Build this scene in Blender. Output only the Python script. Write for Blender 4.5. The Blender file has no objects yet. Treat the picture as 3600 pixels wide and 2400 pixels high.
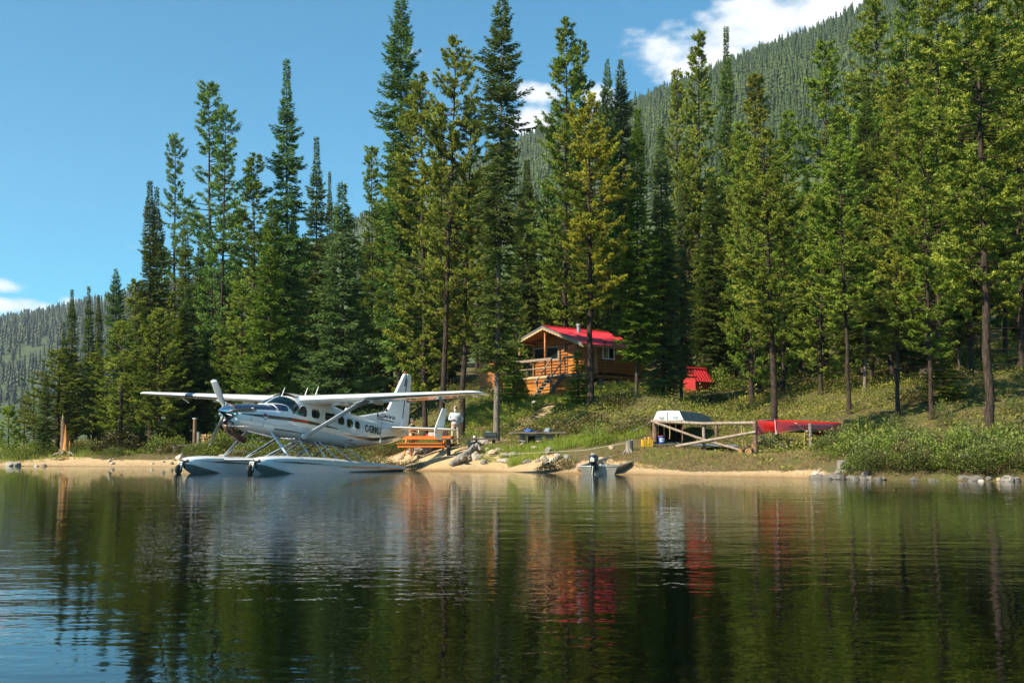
import bpy, bmesh, math, random
import numpy as np
from mathutils import Vector, Matrix, Euler
random.seed(7)
SC = bpy.context.scene
COL = SC.collection
R = math.radians
# ------------------------------------------------------------------ camera, sky, sun, exposure
FPX, CAMZ, HORIZ = 4000.0, 0.60, 1602.0          # focal length in photo pixels, eye height, horizon row
PITCH = math.atan((HORIZ - 1200) / FPX)
cd = bpy.data.cameras.new('camera'); cam = bpy.data.objects.new('camera', cd); COL.objects.link(cam)
cd.sensor_width = 36; cd.lens = 36 * FPX / 3600; cd.clip_start = 0.1; cd.clip_end = 20000
cam.location = (0, 0, CAMZ); cam.rotation_euler = (R(90) + PITCH, 0, 0)
SC.camera = cam
SUN_AZ = (-0.851, -0.525)                           # horizontal direction towards the sun
SUN_EL = R(40)
sd = bpy.data.lights.new('sun', 'SUN'); sun = bpy.data.objects.new('sun', sd); COL.objects.link(sun)
sd.energy = 5.0; sd.angle = R(0.53); sd.color = (1.0, 0.87, 0.66)
_h = Vector((SUN_AZ[0], SUN_AZ[1], 0)).normalized()
SUND = Vector((_h.x * math.cos(SUN_EL), _h.y * math.cos(SUN_EL), math.sin(SUN_EL)))
sun.rotation_euler = SUND.to_track_quat('Z', 'Y').to_euler(); sun.location = (-60, -30, 60)

def ND(nt, t, **kw):
    n = nt.nodes.new(t)
    for k, v in kw.items():
        if k in n.inputs.keys(): n.inputs[k].default_value = v
        else: setattr(n, k, v)
    return n
def math_(nt, op, a, b=None, c=None):
    n = nt.nodes.new('ShaderNodeMath'); n.operation = op
    for i, v in enumerate((a, b, c)):
        if v is None: continue
        if isinstance(v, (int, float)): n.inputs[i].default_value = v
        else: nt.links.new(v, n.inputs[i])
    return n.outputs[0]

def px_dir(px, py):
    t = PITCH
    v = Vector(((px - 1800) / FPX, math.cos(t) - math.sin(t) * (1200 - py) / FPX, math.sin(t) + math.cos(t) * (1200 - py) / FPX))
    return v.normalized()

W = bpy.data.worlds.new('World'); SC.world = W; W.use_nodes = True
nt = W.node_tree; nt.nodes.clear()
out = ND(nt, 'ShaderNodeOutputWorld'); bg = ND(nt, 'ShaderNodeBackground'); bg.inputs['Strength'].default_value = 0.09
sky = ND(nt, 'ShaderNodeTexSky'); sky.sky_type = 'NISHITA'; sky.sun_disc = False
sky.sun_elevation = SUN_EL; sky.sun_rotation = math.atan2(SUND.x, SUND.y); sky.altitude = 900
sky.air_density = 1.0; sky.dust_density = 0.0; sky.ozone_density = 4.0
tc = ND(nt, 'ShaderNodeTexCoord')
# cumulus: banks where the photograph has them, and more of the same kind in a broken field all round
def lobe(px, py, rx, rz, amp):
    d = px_dir(px, py)
    s = nt.nodes.new('ShaderNodeVectorMath'); s.operation = 'SUBTRACT'; nt.links.new(tc.outputs['Generated'], s.inputs[0]); s.inputs[1].default_value = d
    m = nt.nodes.new('ShaderNodeVectorMath'); m.operation = 'MULTIPLY'; nt.links.new(s.outputs[0], m.inputs[0]); m.inputs[1].default_value = (FPX / rx, FPX / rx, FPX / rz)
    l = nt.nodes.new('ShaderNodeVectorMath'); l.operation = 'LENGTH'; nt.links.new(m.outputs[0], l.inputs[0])
    v = math_(nt, 'SUBTRACT', 1.0, math_(nt, 'MULTIPLY', l.outputs['Value'], l.outputs['Value']))
    return math_(nt, 'MULTIPLY', math_(nt, 'MAXIMUM', v, -1.5), amp)
lobes = None
for a in ((2640, 150, 430, 130, .62), (2320, 190, 190, 95, .52), (2500, 255, 260, 110, .6), (2900, 50, 420, 130, .62), (1900, 330, 95, 55, .5), (1880, 430, 110, 70, .55), (2110, 330, 90, 70, .5),
          (80, 1080, 190, 38, .55), (20, 1005, 110, 30, .5), (240, 1070, 60, 36, .45), (1730, -40, 130, 70, .42)):
    o = lobe(*a)
    lobes = o if lobes is None else math_(nt, 'MAXIMUM', lobes, o)
mp = ND(nt, 'ShaderNodeMapping'); mp.inputs['Scale'].default_value = (1, 1, 1.9); nt.links.new(tc.outputs['Generated'], mp.inputs['Vector'])
n1 = ND(nt, 'ShaderNodeTexNoise'); n1.inputs['Scale'].default_value = 16; n1.inputs['Detail'].default_value = 9; n1.inputs['Roughness'].default_value = .56; nt.links.new(mp.outputs[0], n1.inputs['Vector'])
n2 = ND(nt, 'ShaderNodeTexNoise'); n2.inputs['Scale'].default_value = 2.6; n2.inputs['Detail'].default_value = 2; nt.links.new(mp.outputs[0], n2.inputs['Vector'])
field = math_(nt, 'MULTIPLY', math_(nt, 'SUBTRACT', n2.outputs['Fac'], 0.66), 3.0)      # scattered field elsewhere
tot = math_(nt, 'ADD', math_(nt, 'MAXIMUM', lobes, field), math_(nt, 'MULTIPLY', math_(nt, 'SUBTRACT', n1.outputs['Fac'], 0.5), 2.0))
ramp = ND(nt, 'ShaderNodeMapRange'); ramp.interpolation_type = 'SMOOTHSTEP'; nt.links.new(tot, ramp.inputs['Value'])
ramp.inputs['From Min'].default_value = .10; ramp.inputs['From Max'].default_value = .62
n3 = ND(nt, 'ShaderNodeTexNoise'); n3.inputs['Scale'].default_value = 22; n3.inputs['Detail'].default_value = 6; nt.links.new(mp.outputs[0], n3.inputs['Vector'])
cr = ND(nt, 'ShaderNodeMixRGB'); nt.links.new(n3.outputs['Fac'], cr.inputs['Fac']); cr.inputs[1].default_value = (4.8, 5.0, 5.3, 1); cr.inputs[2].default_value = (7.6, 7.6, 7.6, 1)
mx = ND(nt, 'ShaderNodeMixRGB'); nt.links.new(math_(nt, 'MULTIPLY', ramp.outputs[0], .93), mx.inputs['Fac'])
tn_ = ND(nt, 'ShaderNodeMixRGB'); tn_.blend_type = 'MULTIPLY'; tn_.inputs[0].default_value = 1; tn_.inputs[2].default_value = (.43, .96, .95, 1); nt.links.new(sky.outputs[0], tn_.inputs[1]); nt.links.new(tn_.outputs[0], mx.inputs[1]); nt.links.new(cr.outputs[0], mx.inputs[2])
nt.links.new(mx.outputs[0], bg.inputs['Color']); nt.links.new(bg.outputs[0], out.inputs['Surface'])

SC.view_settings.view_transform = 'Standard'; SC.view_settings.look = 'None'
SC.view_settings.gamma = 1.0; SC.view_settings.use_curve_mapping = False
SC.view_settings.exposure = 1.1
cy = SC.cycles
cy.use_denoising = True; cy.denoiser = 'OPENIMAGEDENOISE'; cy.denoising_input_passes = 'RGB_ALBEDO_NORMAL'
cy.max_bounces = 7; cy.diffuse_bounces = 3; cy.glossy_bounces = 4; cy.transmission_bounces = 5; cy.transparent_max_bounces = 12; cy.volume_bounces = 0
cy.caustics_reflective = False; cy.caustics_refractive = False; cy.sample_clamp_indirect = 6
SC.render.film_transparent = False

# ------------------------------------------------------------------ mesh helpers
class MB:
    def __init__(s): s.v = []; s.f = []; s.m = []; s.xf = None
    def add(s, vs, fs, mi=0):
        b = len(s.v); s.v.extend([tuple(x) for x in vs]); s.f.extend([tuple(i + b for i in f) for f in fs]); s.m.extend([mi] * len(fs)); return s
    def box(s, c, sz, rot=None, mi=0, taper=1.0):
        x, y, z = sz[0] / 2, sz[1] / 2, sz[2] / 2
        vs = [Vector((a * x * (taper if k > 0 else 1), b * y * (taper if k > 0 else 1), k * z)) for k in (-1, 1) for a, b in ((-1, -1), (1, -1), (1, 1), (-1, 1))]
        if rot is not None:
            M = Euler(rot).to_matrix() if not isinstance(rot, Matrix) else rot
            vs = [M @ v for v in vs]
        c = Vector(c)
        return s.add([v + c for v in vs], [(3, 2, 1, 0), (4, 5, 6, 7), (0, 1, 5, 4), (1, 2, 6, 5), (2, 3, 7, 6), (3, 0, 4, 7)], mi)
    def beam(s, a, b, w, h, mi=0, up=(0, 0, 1)):
        a, b = Vector(a), Vector(b); d = (b - a).normalized(); u = Vector(up)
        if abs(d.dot(u)) > .98: u = Vector((0, 1, 0))
        sx = d.cross(u).normalized(); uz = sx.cross(d)
        vs = [p + sx * i * w / 2 + uz * j * h / 2 for p in (a, b) for i, j in ((-1, -1), (1, -1), (1, 1), (-1, 1))]
        return s.add(vs, [(3, 2, 1, 0), (4, 5, 6, 7), (0, 1, 5, 4), (1, 2, 6, 5), (2, 3, 7, 6), (3, 0, 4, 7)], mi)
    def tube(s, pts, rad, n=8, caps=True, mi=0, sx=1.0, capmi=None):
        pts = [Vector(p) for p in pts]
        if isinstance(rad, (int, float)): rad = [rad] * len(pts)
        b = len(s.v); ref = None
        for i, p in enumerate(pts):
            d = (pts[min(i + 1, len(pts) - 1)] - pts[max(i - 1, 0)]).normalized()
            if ref is None: ref = Vector((0, 0, 1)) if abs(d.z) < .9 else Vector((0, 1, 0))
            x = d.cross(ref).normalized(); y = x.cross(d)
            for k in range(n):
                a = 2 * math.pi * k / n
                s.v.append(tuple(p + x * math.cos(a) * rad[i] * sx + y * math.sin(a) * rad[i]))
        for i in range(len(pts) - 1):
            for k in range(n):
                s.f.append((b + i * n + k, b + i * n + (k + 1) % n, b + (i + 1) * n + (k + 1) % n, b + (i + 1) * n + k)); s.m.append(mi)
        if caps:
            s.f.append(tuple(b + k for k in reversed(range(n)))); s.m.append(mi if capmi is None else capmi)
            s.f.append(tuple(b + (len(pts) - 1) * n + k for k in range(n))); s.m.append(mi if capmi is None else capmi)
        return s
    def loft(s, rings, caps=True, mi=0, closed=True):
        b = len(s.v); n = len(rings[0])
        for r in rings: s.v.extend([tuple(p) for p in r])
        for i in range(len(rings) - 1):
            for k in range(n if closed else n - 1):
                s.f.append((b + i * n + k, b + i * n + (k + 1) % n, b + (i + 1) * n + (k + 1) % n, b + (i + 1) * n + k)); s.m.append(mi)
        if caps:
            s.f.append(tuple(b + k for k in reversed(range(n)))); s.m.append(mi)
            s.f.append(tuple(b + (len(rings) - 1) * n + k for k in range(n))); s.m.append(mi)
        return s
    def lathe(s, prof, o=(0, 0, 0), ax='z', n=16, mi=0):
        o = Vector(o); rings = []
        for r, h in prof:
            ring = []
            for k in range(n):
                a = 2 * math.pi * k / n; c, d = r * math.cos(a), r * math.sin(a)
                ring.append(o + (Vector((c, d, h)) if ax == 'z' else Vector((h, c, d)) if ax == 'x' else Vector((d, h, c))))
            rings.append(ring)
        return s.loft(rings, True, mi)
    def prism(s, outl, a, b, plane='xz', mi=0):
        n = len(outl)
        def P(u, w, t): return (u, t, w) if plane == 'xz' else ((t, u, w) if plane == 'yz' else (u, w, t))
        vs = [P(u, w, a) for u, w in outl] + [P(u, w, b) for u, w in outl]
        return s.add(vs, [tuple(reversed(range(n))), tuple(range(n, 2 * n))] + [(i, (i + 1) % n, n + (i + 1) % n, n + i) for i in range(n)], mi)
    def build(s, name, mat, parent=None, smooth=False, xf=None, bevel=0, fixn=True, sharp=None):
        me = bpy.data.meshes.new(name)
        vs = s.v if xf is None else [tuple(xf @ Vector(v)) for v in s.v]
        me.from_pydata(vs, [], s.f)
        mats = mat if isinstance(mat, (list, tuple)) else [mat]
        for m in mats: me.materials.append(m)
        if len(mats) > 1: me.polygons.foreach_set('material_index', s.m)
        if fixn or bevel:
            bm = bmesh.new(); bm.from_mesh(me)
            if fixn: bmesh.ops.recalc_face_normals(bm, faces=bm.faces)
            if bevel: bmesh.ops.bevel(bm, geom=[e for e in bm.edges if e.is_manifold and e.calc_face_angle(0) > .5], offset=bevel, segments=1, affect='EDGES', clamp_overlap=True)
            bm.to_mesh(me); bm.free()
        if smooth:
            me.polygons.foreach_set('use_smooth', [True] * len(me.polygons))
            if sharp is not None: me.set_sharp_from_angle(angle=sharp)
        me.update()
        o = bpy.data.objects.new(name, me); COL.objects.link(o)
        if parent is not None: o.parent = parent
        return o
def np_mesh(name, V, F, mat, parent=None, attrs=None, smooth=False, mi=None):
    """V (n,3), F (m,3|4) numpy -> object"""
    me = bpy.data.meshes.new(name); V = np.asarray(V, np.float32); F = np.asarray(F, np.int32); k = F.shape[1]
    me.vertices.add(len(V)); me.vertices.foreach_set('co', V.ravel())
    me.loops.add(F.size); me.loops.foreach_set('vertex_index', F.ravel())
    me.polygons.add(len(F)); me.polygons.foreach_set('loop_start', np.arange(0, F.size, k, dtype=np.int32))
    try: me.polygons.foreach_set('loop_total', np.full(len(F), k, np.int32))
    except Exception: pass
    for m in (mat if isinstance(mat, (list, tuple)) else [mat]): me.materials.append(m)
    if mi is not None: me.polygons.foreach_set('material_index', np.asarray(mi, np.int32))
    if smooth: me.polygons.foreach_set('use_smooth', np.ones(len(F), bool))
    me.update(calc_edges=True); me.validate()
    for nm, arr in (attrs or {}).items():
        a = me.attributes.new(nm, 'FLOAT', 'POINT'); a.data.foreach_set('value', np.asarray(arr, np.float32))
    o = bpy.data.objects.new(name, me); COL.objects.link(o)
    if parent is not None: o.parent = parent
    return o
def tag(o, label, cat, group=None):
    o['label'] = label; o['category'] = cat
    if group: o['group'] = group
    return o
def empty(name, loc=(0, 0, 0), rz=0, label=None, cat=None, group=None):
    o = bpy.data.objects.new(name, None); COL.objects.link(o); o.location = loc; o.rotation_euler = (0, 0, rz); o.empty_display_size = .3
    if label: tag(o, label, cat, group)
    return o
def setting(o): o['kind'] = 'structure'; return o
def stuff(o, label=None, cat=None):
    o['kind'] = 'stuff'
    if label: o['label'] = label
    if cat: o['category'] = cat
    return o

# ------------------------------------------------------------------ materials
def M_(name, col, rough=.6, metal=0.0, col2=None, scale=8.0, detail=5, stretch=None, bump=0.0, bscale=None, spec=.5, coat=0.0, trans=0.0, objrand=0.0, ramp=(.35, .65), coords='Object'):
    m = bpy.data.materials.new(name); m.use_nodes = True; nt = m.node_tree; b = nt.nodes['Principled BSDF']
    b.inputs['Roughness'].default_value = rough; b.inputs['Metallic'].default_value = metal
    b.inputs['Specular IOR Level'].default_value = spec
    if coat: b.inputs['Coat Weight'].default_value = coat; b.inputs['Coat Roughness'].default_value = .05
    if trans: b.inputs['Transmission Weight'].default_value = trans
    src = None
    if col2 is not None or bump:
        tcn = ND(nt, 'ShaderNodeTexCoord'); vec = tcn.outputs[coords]
        if stretch:
            mpn = ND(nt, 'ShaderNodeMapping'); mpn.inputs['Scale'].default_value = stretch; nt.links.new(vec, mpn.inputs['Vector']); vec = mpn.outputs[0]
        nz = ND(nt, 'ShaderNodeTexNoise'); nz.inputs['Scale'].default_value = scale; nz.inputs['Detail'].default_value = detail; nt.links.new(vec, nz.inputs['Vector'])
        if col2 is not None:
            r = ND(nt, 'ShaderNodeMapRange'); r.inputs['From Min'].default_value = ramp[0]; r.inputs['From Max'].default_value = ramp[1]; nt.links.new(nz.outputs['Fac'], r.inputs['Value'])
            mx = ND(nt, 'ShaderNodeMixRGB'); mx.inputs[1].default_value = (*col, 1); mx.inputs[2].default_value = (*col2, 1); nt.links.new(r.outputs[0], mx.inputs['Fac']); src = mx.outputs[0]
        if bump:
            nb = nz
            if bscale:
                nb = ND(nt, 'ShaderNodeTexNoise'); nb.inputs['Scale'].default_value = bscale; nb.inputs['Detail'].default_value = 6; nt.links.new(vec, nb.inputs['Vector'])
            bn = ND(nt, 'ShaderNodeBump'); bn.inputs['Strength'].default_value = 1; bn.inputs['Distance'].default_value = bump; nt.links.new(nb.outputs['Fac'], bn.inputs['Height']); nt.links.new(bn.outputs[0], b.inputs['Normal'])
    if src is None:
        rgb = ND(nt, 'ShaderNodeRGB'); rgb.outputs[0].default_value = (*col, 1); src = rgb.outputs[0]
    if objrand:
        oi = ND(nt, 'ShaderNodeObjectInfo'); hs = ND(nt, 'ShaderNodeHueSaturation')
        nt.links.new(math_(nt, 'MULTIPLY_ADD', oi.outputs['Random'], objrand * 2, 1 - objrand), hs.inputs['Value'])
        nt.links.new(math_(nt, 'MULTIPLY_ADD', oi.outputs['Random'], .03 * min(1, objrand * 3), .5 - .015 * min(1, objrand * 3)), hs.inputs['Hue'])
        nt.links.new(src, hs.inputs['Color']); src = hs.outputs[0]
    nt.links.new(src, b.inputs['Base Color'])
    return m
def leaf_mat(name, cols, attr='tint', transl=.26, rough=.55, objrand=0.0, nscale=0.0):
    """foliage: diffuse + translucent, colour picked by a per-leaf attribute"""
    m = bpy.data.materials.new(name); m.use_nodes = True; nt = m.node_tree; b = nt.nodes['Principled BSDF']
    b.inputs['Roughness'].default_value = rough; b.inputs['Specular IOR Level'].default_value = .28
    at = ND(nt, 'ShaderNodeAttribute'); at.attribute_name = attr
    cr = ND(nt, 'ShaderNodeValToRGB'); e = cr.color_ramp.elements
    while len(e) < len(cols): e.new(.5)
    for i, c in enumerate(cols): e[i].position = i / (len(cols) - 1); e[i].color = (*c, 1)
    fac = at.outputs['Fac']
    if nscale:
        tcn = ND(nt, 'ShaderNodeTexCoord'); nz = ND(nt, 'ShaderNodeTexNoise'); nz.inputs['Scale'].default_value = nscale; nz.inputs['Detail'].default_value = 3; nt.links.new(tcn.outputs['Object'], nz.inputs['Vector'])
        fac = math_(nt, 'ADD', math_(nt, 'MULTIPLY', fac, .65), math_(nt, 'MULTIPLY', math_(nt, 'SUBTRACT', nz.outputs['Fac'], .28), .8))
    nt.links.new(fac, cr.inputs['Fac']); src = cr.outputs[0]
    if objrand:
        oi = ND(nt, 'ShaderNodeObjectInfo'); hs = ND(nt, 'ShaderNodeHueSaturation')
        nt.links.new(math_(nt, 'MULTIPLY_ADD', oi.outputs['Random'], objrand * 2, 1 - objrand), hs.inputs['Value'])
        nt.links.new(math_(nt, 'MULTIPLY_ADD', oi.outputs['Random'], .05, .475), hs.inputs['Hue'])
        nt.links.new(src, hs.inputs['Color']); src = hs.outputs[0]
    nt.links.new(src, b.inputs['Base Color'])
    tr = ND(nt, 'ShaderNodeBsdfTranslucent'); nt.links.new(src, tr.inputs['Color'])
    ms = ND(nt, 'ShaderNodeMixShader'); ms.inputs[0].default_value = transl
    nt.links.new(b.outputs[0], ms.inputs[1]); nt.links.new(tr.outputs[0], ms.inputs[2]); nt.links.new(ms.outputs[0], nt.nodes['Material Output'].inputs['Surface'])
    return m

# ------------------------------------------------------------------ photo pixel -> place
CAM = Vector((0, 0, CAMZ))
SHORE_PX = ((-600, 1636), (0, 1638), (500, 1640), (900, 1641.5), (1200, 1645), (1420, 1652), (1490, 1656), (1700, 1657), (2000, 1664), (2400, 1672), (2800, 1680), (3000, 1684), (3300, 1688), (3600, 1691), (4300, 1698))
def at_depth(px, py, Y):
    d = px_dir(px, py); return CAM + d * (Y / d.y)
def on_water(px, py):
    d = px_dir(px, py); return CAM + d * (-CAMZ / d.z)
SHORE = np.array([(-90, 420), (-80, 200), (-62, 110), (-52, 84)] + [tuple(on_water(*p)[:2]) for p in SHORE_PX] + [(30, 19), (60, 6), (130, -25), (400, -120)], float)
HT = np.array([(-60, -7), (-30, -5), (-12, -2.6), (-5, -.85), (-2, -.22), (0, -.0), (1.0, .09), (2.2, .2), (3.3, .45), (4.5, .72), (6, .92), (8, 1.1), (11.5, 1.42), (16, 2.4), (22, 3.75), (30, 5.25), (40, 7.1), (60, 10.4), (100, 17.5), (200, 33)])
HTC = np.array([(0, 0), (.8, .12), (1.6, .33), (2.4, .72), (3.4, 1.0), (5, 1.38), (8, 2.25), (10, 3.0), (12, 3.8), (16, 4.45), (21, 4.95), (30, 6.3), (40, 7.7), (60, 10.8), (100, 17.7), (200, 33)])
def vnoise(x, y, s, seed=0):
    def hsh(i, j): 
        v = np.sin(i * 127.1 + j * 311.7 + seed * 74.7) * 43758.5453; return v - np.floor(v)
    x = np.asarray(x, float) / s; y = np.asarray(y, float) / s; i = np.floor(x); j = np.floor(y); u = x - i; v = y - j; u = u * u * (3 - 2 * u); v = v * v * (3 - 2 * v)
    return (hsh(i, j) * (1 - u) + hsh(i + 1, j) * u) * (1 - v) + (hsh(i, j + 1) * (1 - u) + hsh(i + 1, j + 1) * u) * v - .5
def sstep(x, a, b):
    t = np.clip((np.asarray(x, float) - a) / (b - a), 0, 1); return t * t * (3 - 2 * t)
def shore_t(x, y):
    x = np.asarray(x, float); y = np.asarray(y, float); best = np.full(x.shape, 1e9)
    for (ax, ay), (bx, by) in zip(SHORE[:-1], SHORE[1:]):
        dx, dy = bx - ax, by - ay; u = np.clip(((x - ax) * dx + (y - ay) * dy) / (dx * dx + dy * dy), 0, 1)
        best = np.minimum(best, np.hypot(x - ax - u * dx, y - ay - u * dy))
    sy = np.interp(x, SHORE[:, 0], SHORE[:, 1])
    return np.where(y > sy, best, -best)
def ground0(x, y):
    x = np.asarray(x, float); y = np.asarray(y, float); t = shore_t(x, y); h = np.interp(t, HT[:, 0], HT[:, 1])
    h = np.where(t > 0, h + (np.interp(t, HTC[:, 0], HTC[:, 1]) - h) * sstep(x, -10, -4.5) * (1 - sstep(x, 4.8, 12.5)), h)
    k = .42 + .58 * sstep(x, -24, -8)                       # the point on the left is flatter
    h = np.where(t > 6, .92 + (h - .92) * k, h)
    h = h + .30 * sstep(x, 8.0, 9.2) * sstep(t, -.05, .35) * (1 - sstep(t, 2, 6))      # undercut bank on the right
    return h, t
# surveyed spots (where posts, steps and trunks meet the ground) that the simple profile is bent to
SPOTS = np.array([(8.4, 39.5, .66), (5.2, 42, 1.0), (7.0, 40.5, .80), (10.2, 44, 1.22), (17.1, 41, 1.45), (13, 40, .9), (-3.8, 51, .86), (-2.2, 51, .95), (-.7, 50, 1.28), (4.1, 59, 2.98), (1.6, 66.5, 3.89), (.3, 69, 4.15), (7.9, 73, 4.75), (-1.5, 70, 4.4), (10.9, 69, 4.6), (6.6, 60, 3.1), (4.2, 41, .74), (.8, 47, 1.05)])
_h0 = ground0(SPOTS[:, 0], SPOTS[:, 1])[0]
_G = np.exp(-((SPOTS[:, None, 0] - SPOTS[None, :, 0]) ** 2 + (SPOTS[:, None, 1] - SPOTS[None, :, 1]) ** 2) / (2 * 3.2 ** 2))
_WT = np.linalg.solve(_G + .08 * np.eye(len(SPOTS)), SPOTS[:, 2] - _h0)
def ground(x, y):
    x = np.asarray(x, float); y = np.asarray(y, float); h, t = ground0(x, y); c = np.zeros(h.shape)
    for (sx, sy, sz), w in zip(SPOTS, _WT): c += w * np.exp(-((x - sx) ** 2 + (y - sy) ** 2) / (2 * 3.2 ** 2))
    h = h + c * sstep(t, .4, 2.2)
    rough = sstep(t, 2, 7)
    h = h + rough * (vnoise(x, y, 2.1) * .20 + vnoise(x, y, .8, 3) * .09) + sstep(t, .2, 1.5) * vnoise(x, y, .5, 8) * .03
    return h
def gz(x, y): return float(ground(np.array([x]), np.array([y]))[0])
def on_ground(px, py):
    d = px_dir(px, py); s = np.linspace(20, 160, 2801); X = CAM.x + d.x * s; Y = CAM.y + d.y * s; Z = CAM.z + d.z * s
    below = Z < np.maximum(ground(X, Y), 0)
    i = int(np.argmax(below)) if below.any() else len(s) - 1
    return Vector((X[i], Y[i], gz(X[i], Y[i])))
def gp(px, Y):
    """ground point seen in photo column px at depth Y"""
    x = (px - 1800) / FPX * Y / math.cos(PITCH)
    for _ in range(3):
        z = gz(x, Y); dep = Y * math.cos(PITCH) + (z - CAMZ) * math.sin(PITCH); x = (px - 1800) / FPX * dep
    return Vector((x, Y, gz(x, Y)))
def height_to(p, py):
    """height above p whose top shows in photo row py"""
    q = at_depth(1800, py, p.y); return q.z - p.z
# ------------------------------------------------------------------ ground, lake, hills, far woods
def ground_mat():
    m = bpy.data.materials.new('ground_soil'); m.use_nodes = True; nt = m.node_tree; b = nt.nodes['Principled BSDF']; b.inputs['Roughness'].default_value = .95; b.inputs['Specular IOR Level'].default_value = .15
    tc = ND(nt, 'ShaderNodeTexCoord')
    def nz(s, d=5):
        n = ND(nt, 'ShaderNodeTexNoise'); n.inputs['Scale'].default_value = s; n.inputs['Detail'].default_value = d; nt.links.new(tc.outputs['Object'], n.inputs['Vector']); return n.outputs['Fac']
    def mix(f, a, b_):
        x = ND(nt, 'ShaderNodeMixRGB')
        for i, v in ((0, f), (1, a), (2, b_)):
            if isinstance(v, tuple): x.inputs[i].default_value = (*v, 1)
            else: nt.links.new(v, x.inputs[i])
        return x.outputs[0]
    def rng(v, a, c):
        r = ND(nt, 'ShaderNodeMapRange'); r.inputs['From Min'].default_value = a; r.inputs['From Max'].default_value = c; nt.links.new(v, r.inputs['Value']); return r.outputs[0]
    sand = mix(rng(nz(3.5), .35, .7), (.41, .29, .155), (.48, .36, .215))
    sand = mix(rng(nz(30, 3), .55, .75), sand, (.28, .18, .09))
    soil = mix(rng(nz(1.3), .4, .62), (.105, .080, .040), (.075, .085, .024))
    soil = mix(rng(nz(9), .5, .7), soil, (.14, .105, .055))
    silt_depth = mix(rng(nz(2), .35, .65), (.055, .05, .028), (.03, .034, .018))  # dark silt; the tone also carries the light lost in deep water
    a1 = ND(nt, 'ShaderNodeAttribute'); a1.attribute_name = 'sand'; a2 = ND(nt, 'ShaderNodeAttribute'); a2.attribute_name = 'silt_depth'
    f1 = rng(math_(nt, 'ADD', a1.outputs['Fac'], math_(nt, 'MULTIPLY', math_(nt, 'SUBTRACT', nz(2.2), .5), .9)), .4, .6)
    a3 = ND(nt, 'ShaderNodeAttribute'); a3.attribute_name = 'wet'; sand = mix(a3.outputs['Fac'], sand, (.20, .125, .055))
    nt.links.new(mix(a2.outputs['Fac'], mix(f1, soil, sand), silt_depth), b.inputs['Base Color'])
    bn = ND(nt, 'ShaderNodeBump'); bn.inputs['Distance'].default_value = .05; nt.links.new(nz(14, 8), bn.inputs['Height']); nt.links.new(bn.outputs[0], b.inputs['Normal'])
    return m
def path_k(x, y):
    """how much bare trodden ground shows: path from the landing past the big trunk to the cabin steps"""
    P = np.array([gp(1640, 50.5)[:2], gp(1735, 51)[:2], gp(1790, 54)[:2], gp(1850, 58)[:2], gp(1935, 62)[:2]])
    d = np.full(np.shape(x), 1e9)
    for a, c in zip(P[:-1], P[1:]):
        u = np.clip(((x - a[0]) * (c[0] - a[0]) + (y - a[1]) * (c[1] - a[1])) / ((c - a) ** 2).sum(), 0, 1); d = np.minimum(d, np.hypot(x - a[0] - u * (c[0] - a[0]), y - a[1] - u * (c[1] - a[1])))
    return 1 - sstep(d, .25, .8)
def build_ground():
    xs = np.concatenate([np.linspace(-420, -48, 34)[:-1], np.arange(-48, 34, .42), np.linspace(34, 420, 36)])
    ys = np.concatenate([np.linspace(-300, 18, 24)[:-1], np.arange(18, 76, .42), np.linspace(76, 420, 60)])
    X, Y = np.meshgrid(xs, ys); t = shore_t(X, Y); Z = ground(X, Y)
    n, m = X.shape; idx = np.arange(n * m).reshape(n, m)
    F = np.stack([idx[:-1, :-1], idx[:-1, 1:], idx[1:, 1:], idx[1:, :-1]], -1).reshape(-1, 4)
    nz = vnoise(X, Y, 3.0, 11)
    sand = 1 - sstep(t + nz * 1.3 + -1.2 * (1 - sstep(X, -9, -4)) + .9 * sstep(X, 2.6, 5), 1.7, 2.8)
    sand = sand * (1 - sstep(X, 8.0, 9.0) * sstep(t, -2.0, -.6))
    land = gp(1470, 48.5); sand = np.maximum(sand, .55 * (1 - sstep(np.hypot(X - land.x, (Y - land.y) * .8), 1.6, 3.0)))
    land = gp(1640, 49.5); sand = np.maximum(sand, .52 * (1 - sstep(np.hypot(X - land.x, (Y - land.y)), 1.4, 2.8)))
    sand = np.maximum(sand, .56 * path_k(X, Y))
    silt_depth = sstep(-t, 1.0, 7.0)  # bed darkens away from shore, standing in for light absorbed with depth
    o = np_mesh('ground', np.stack([X, Y, Z], -1).reshape(-1, 3), F, ground_mat(), attrs={'sand': sand.ravel(), 'silt_depth': silt_depth.ravel(), 'wet': (1 - sstep(t + nz * .5, -.1, .75)).ravel()}, smooth=True)
    setting(o)
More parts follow.
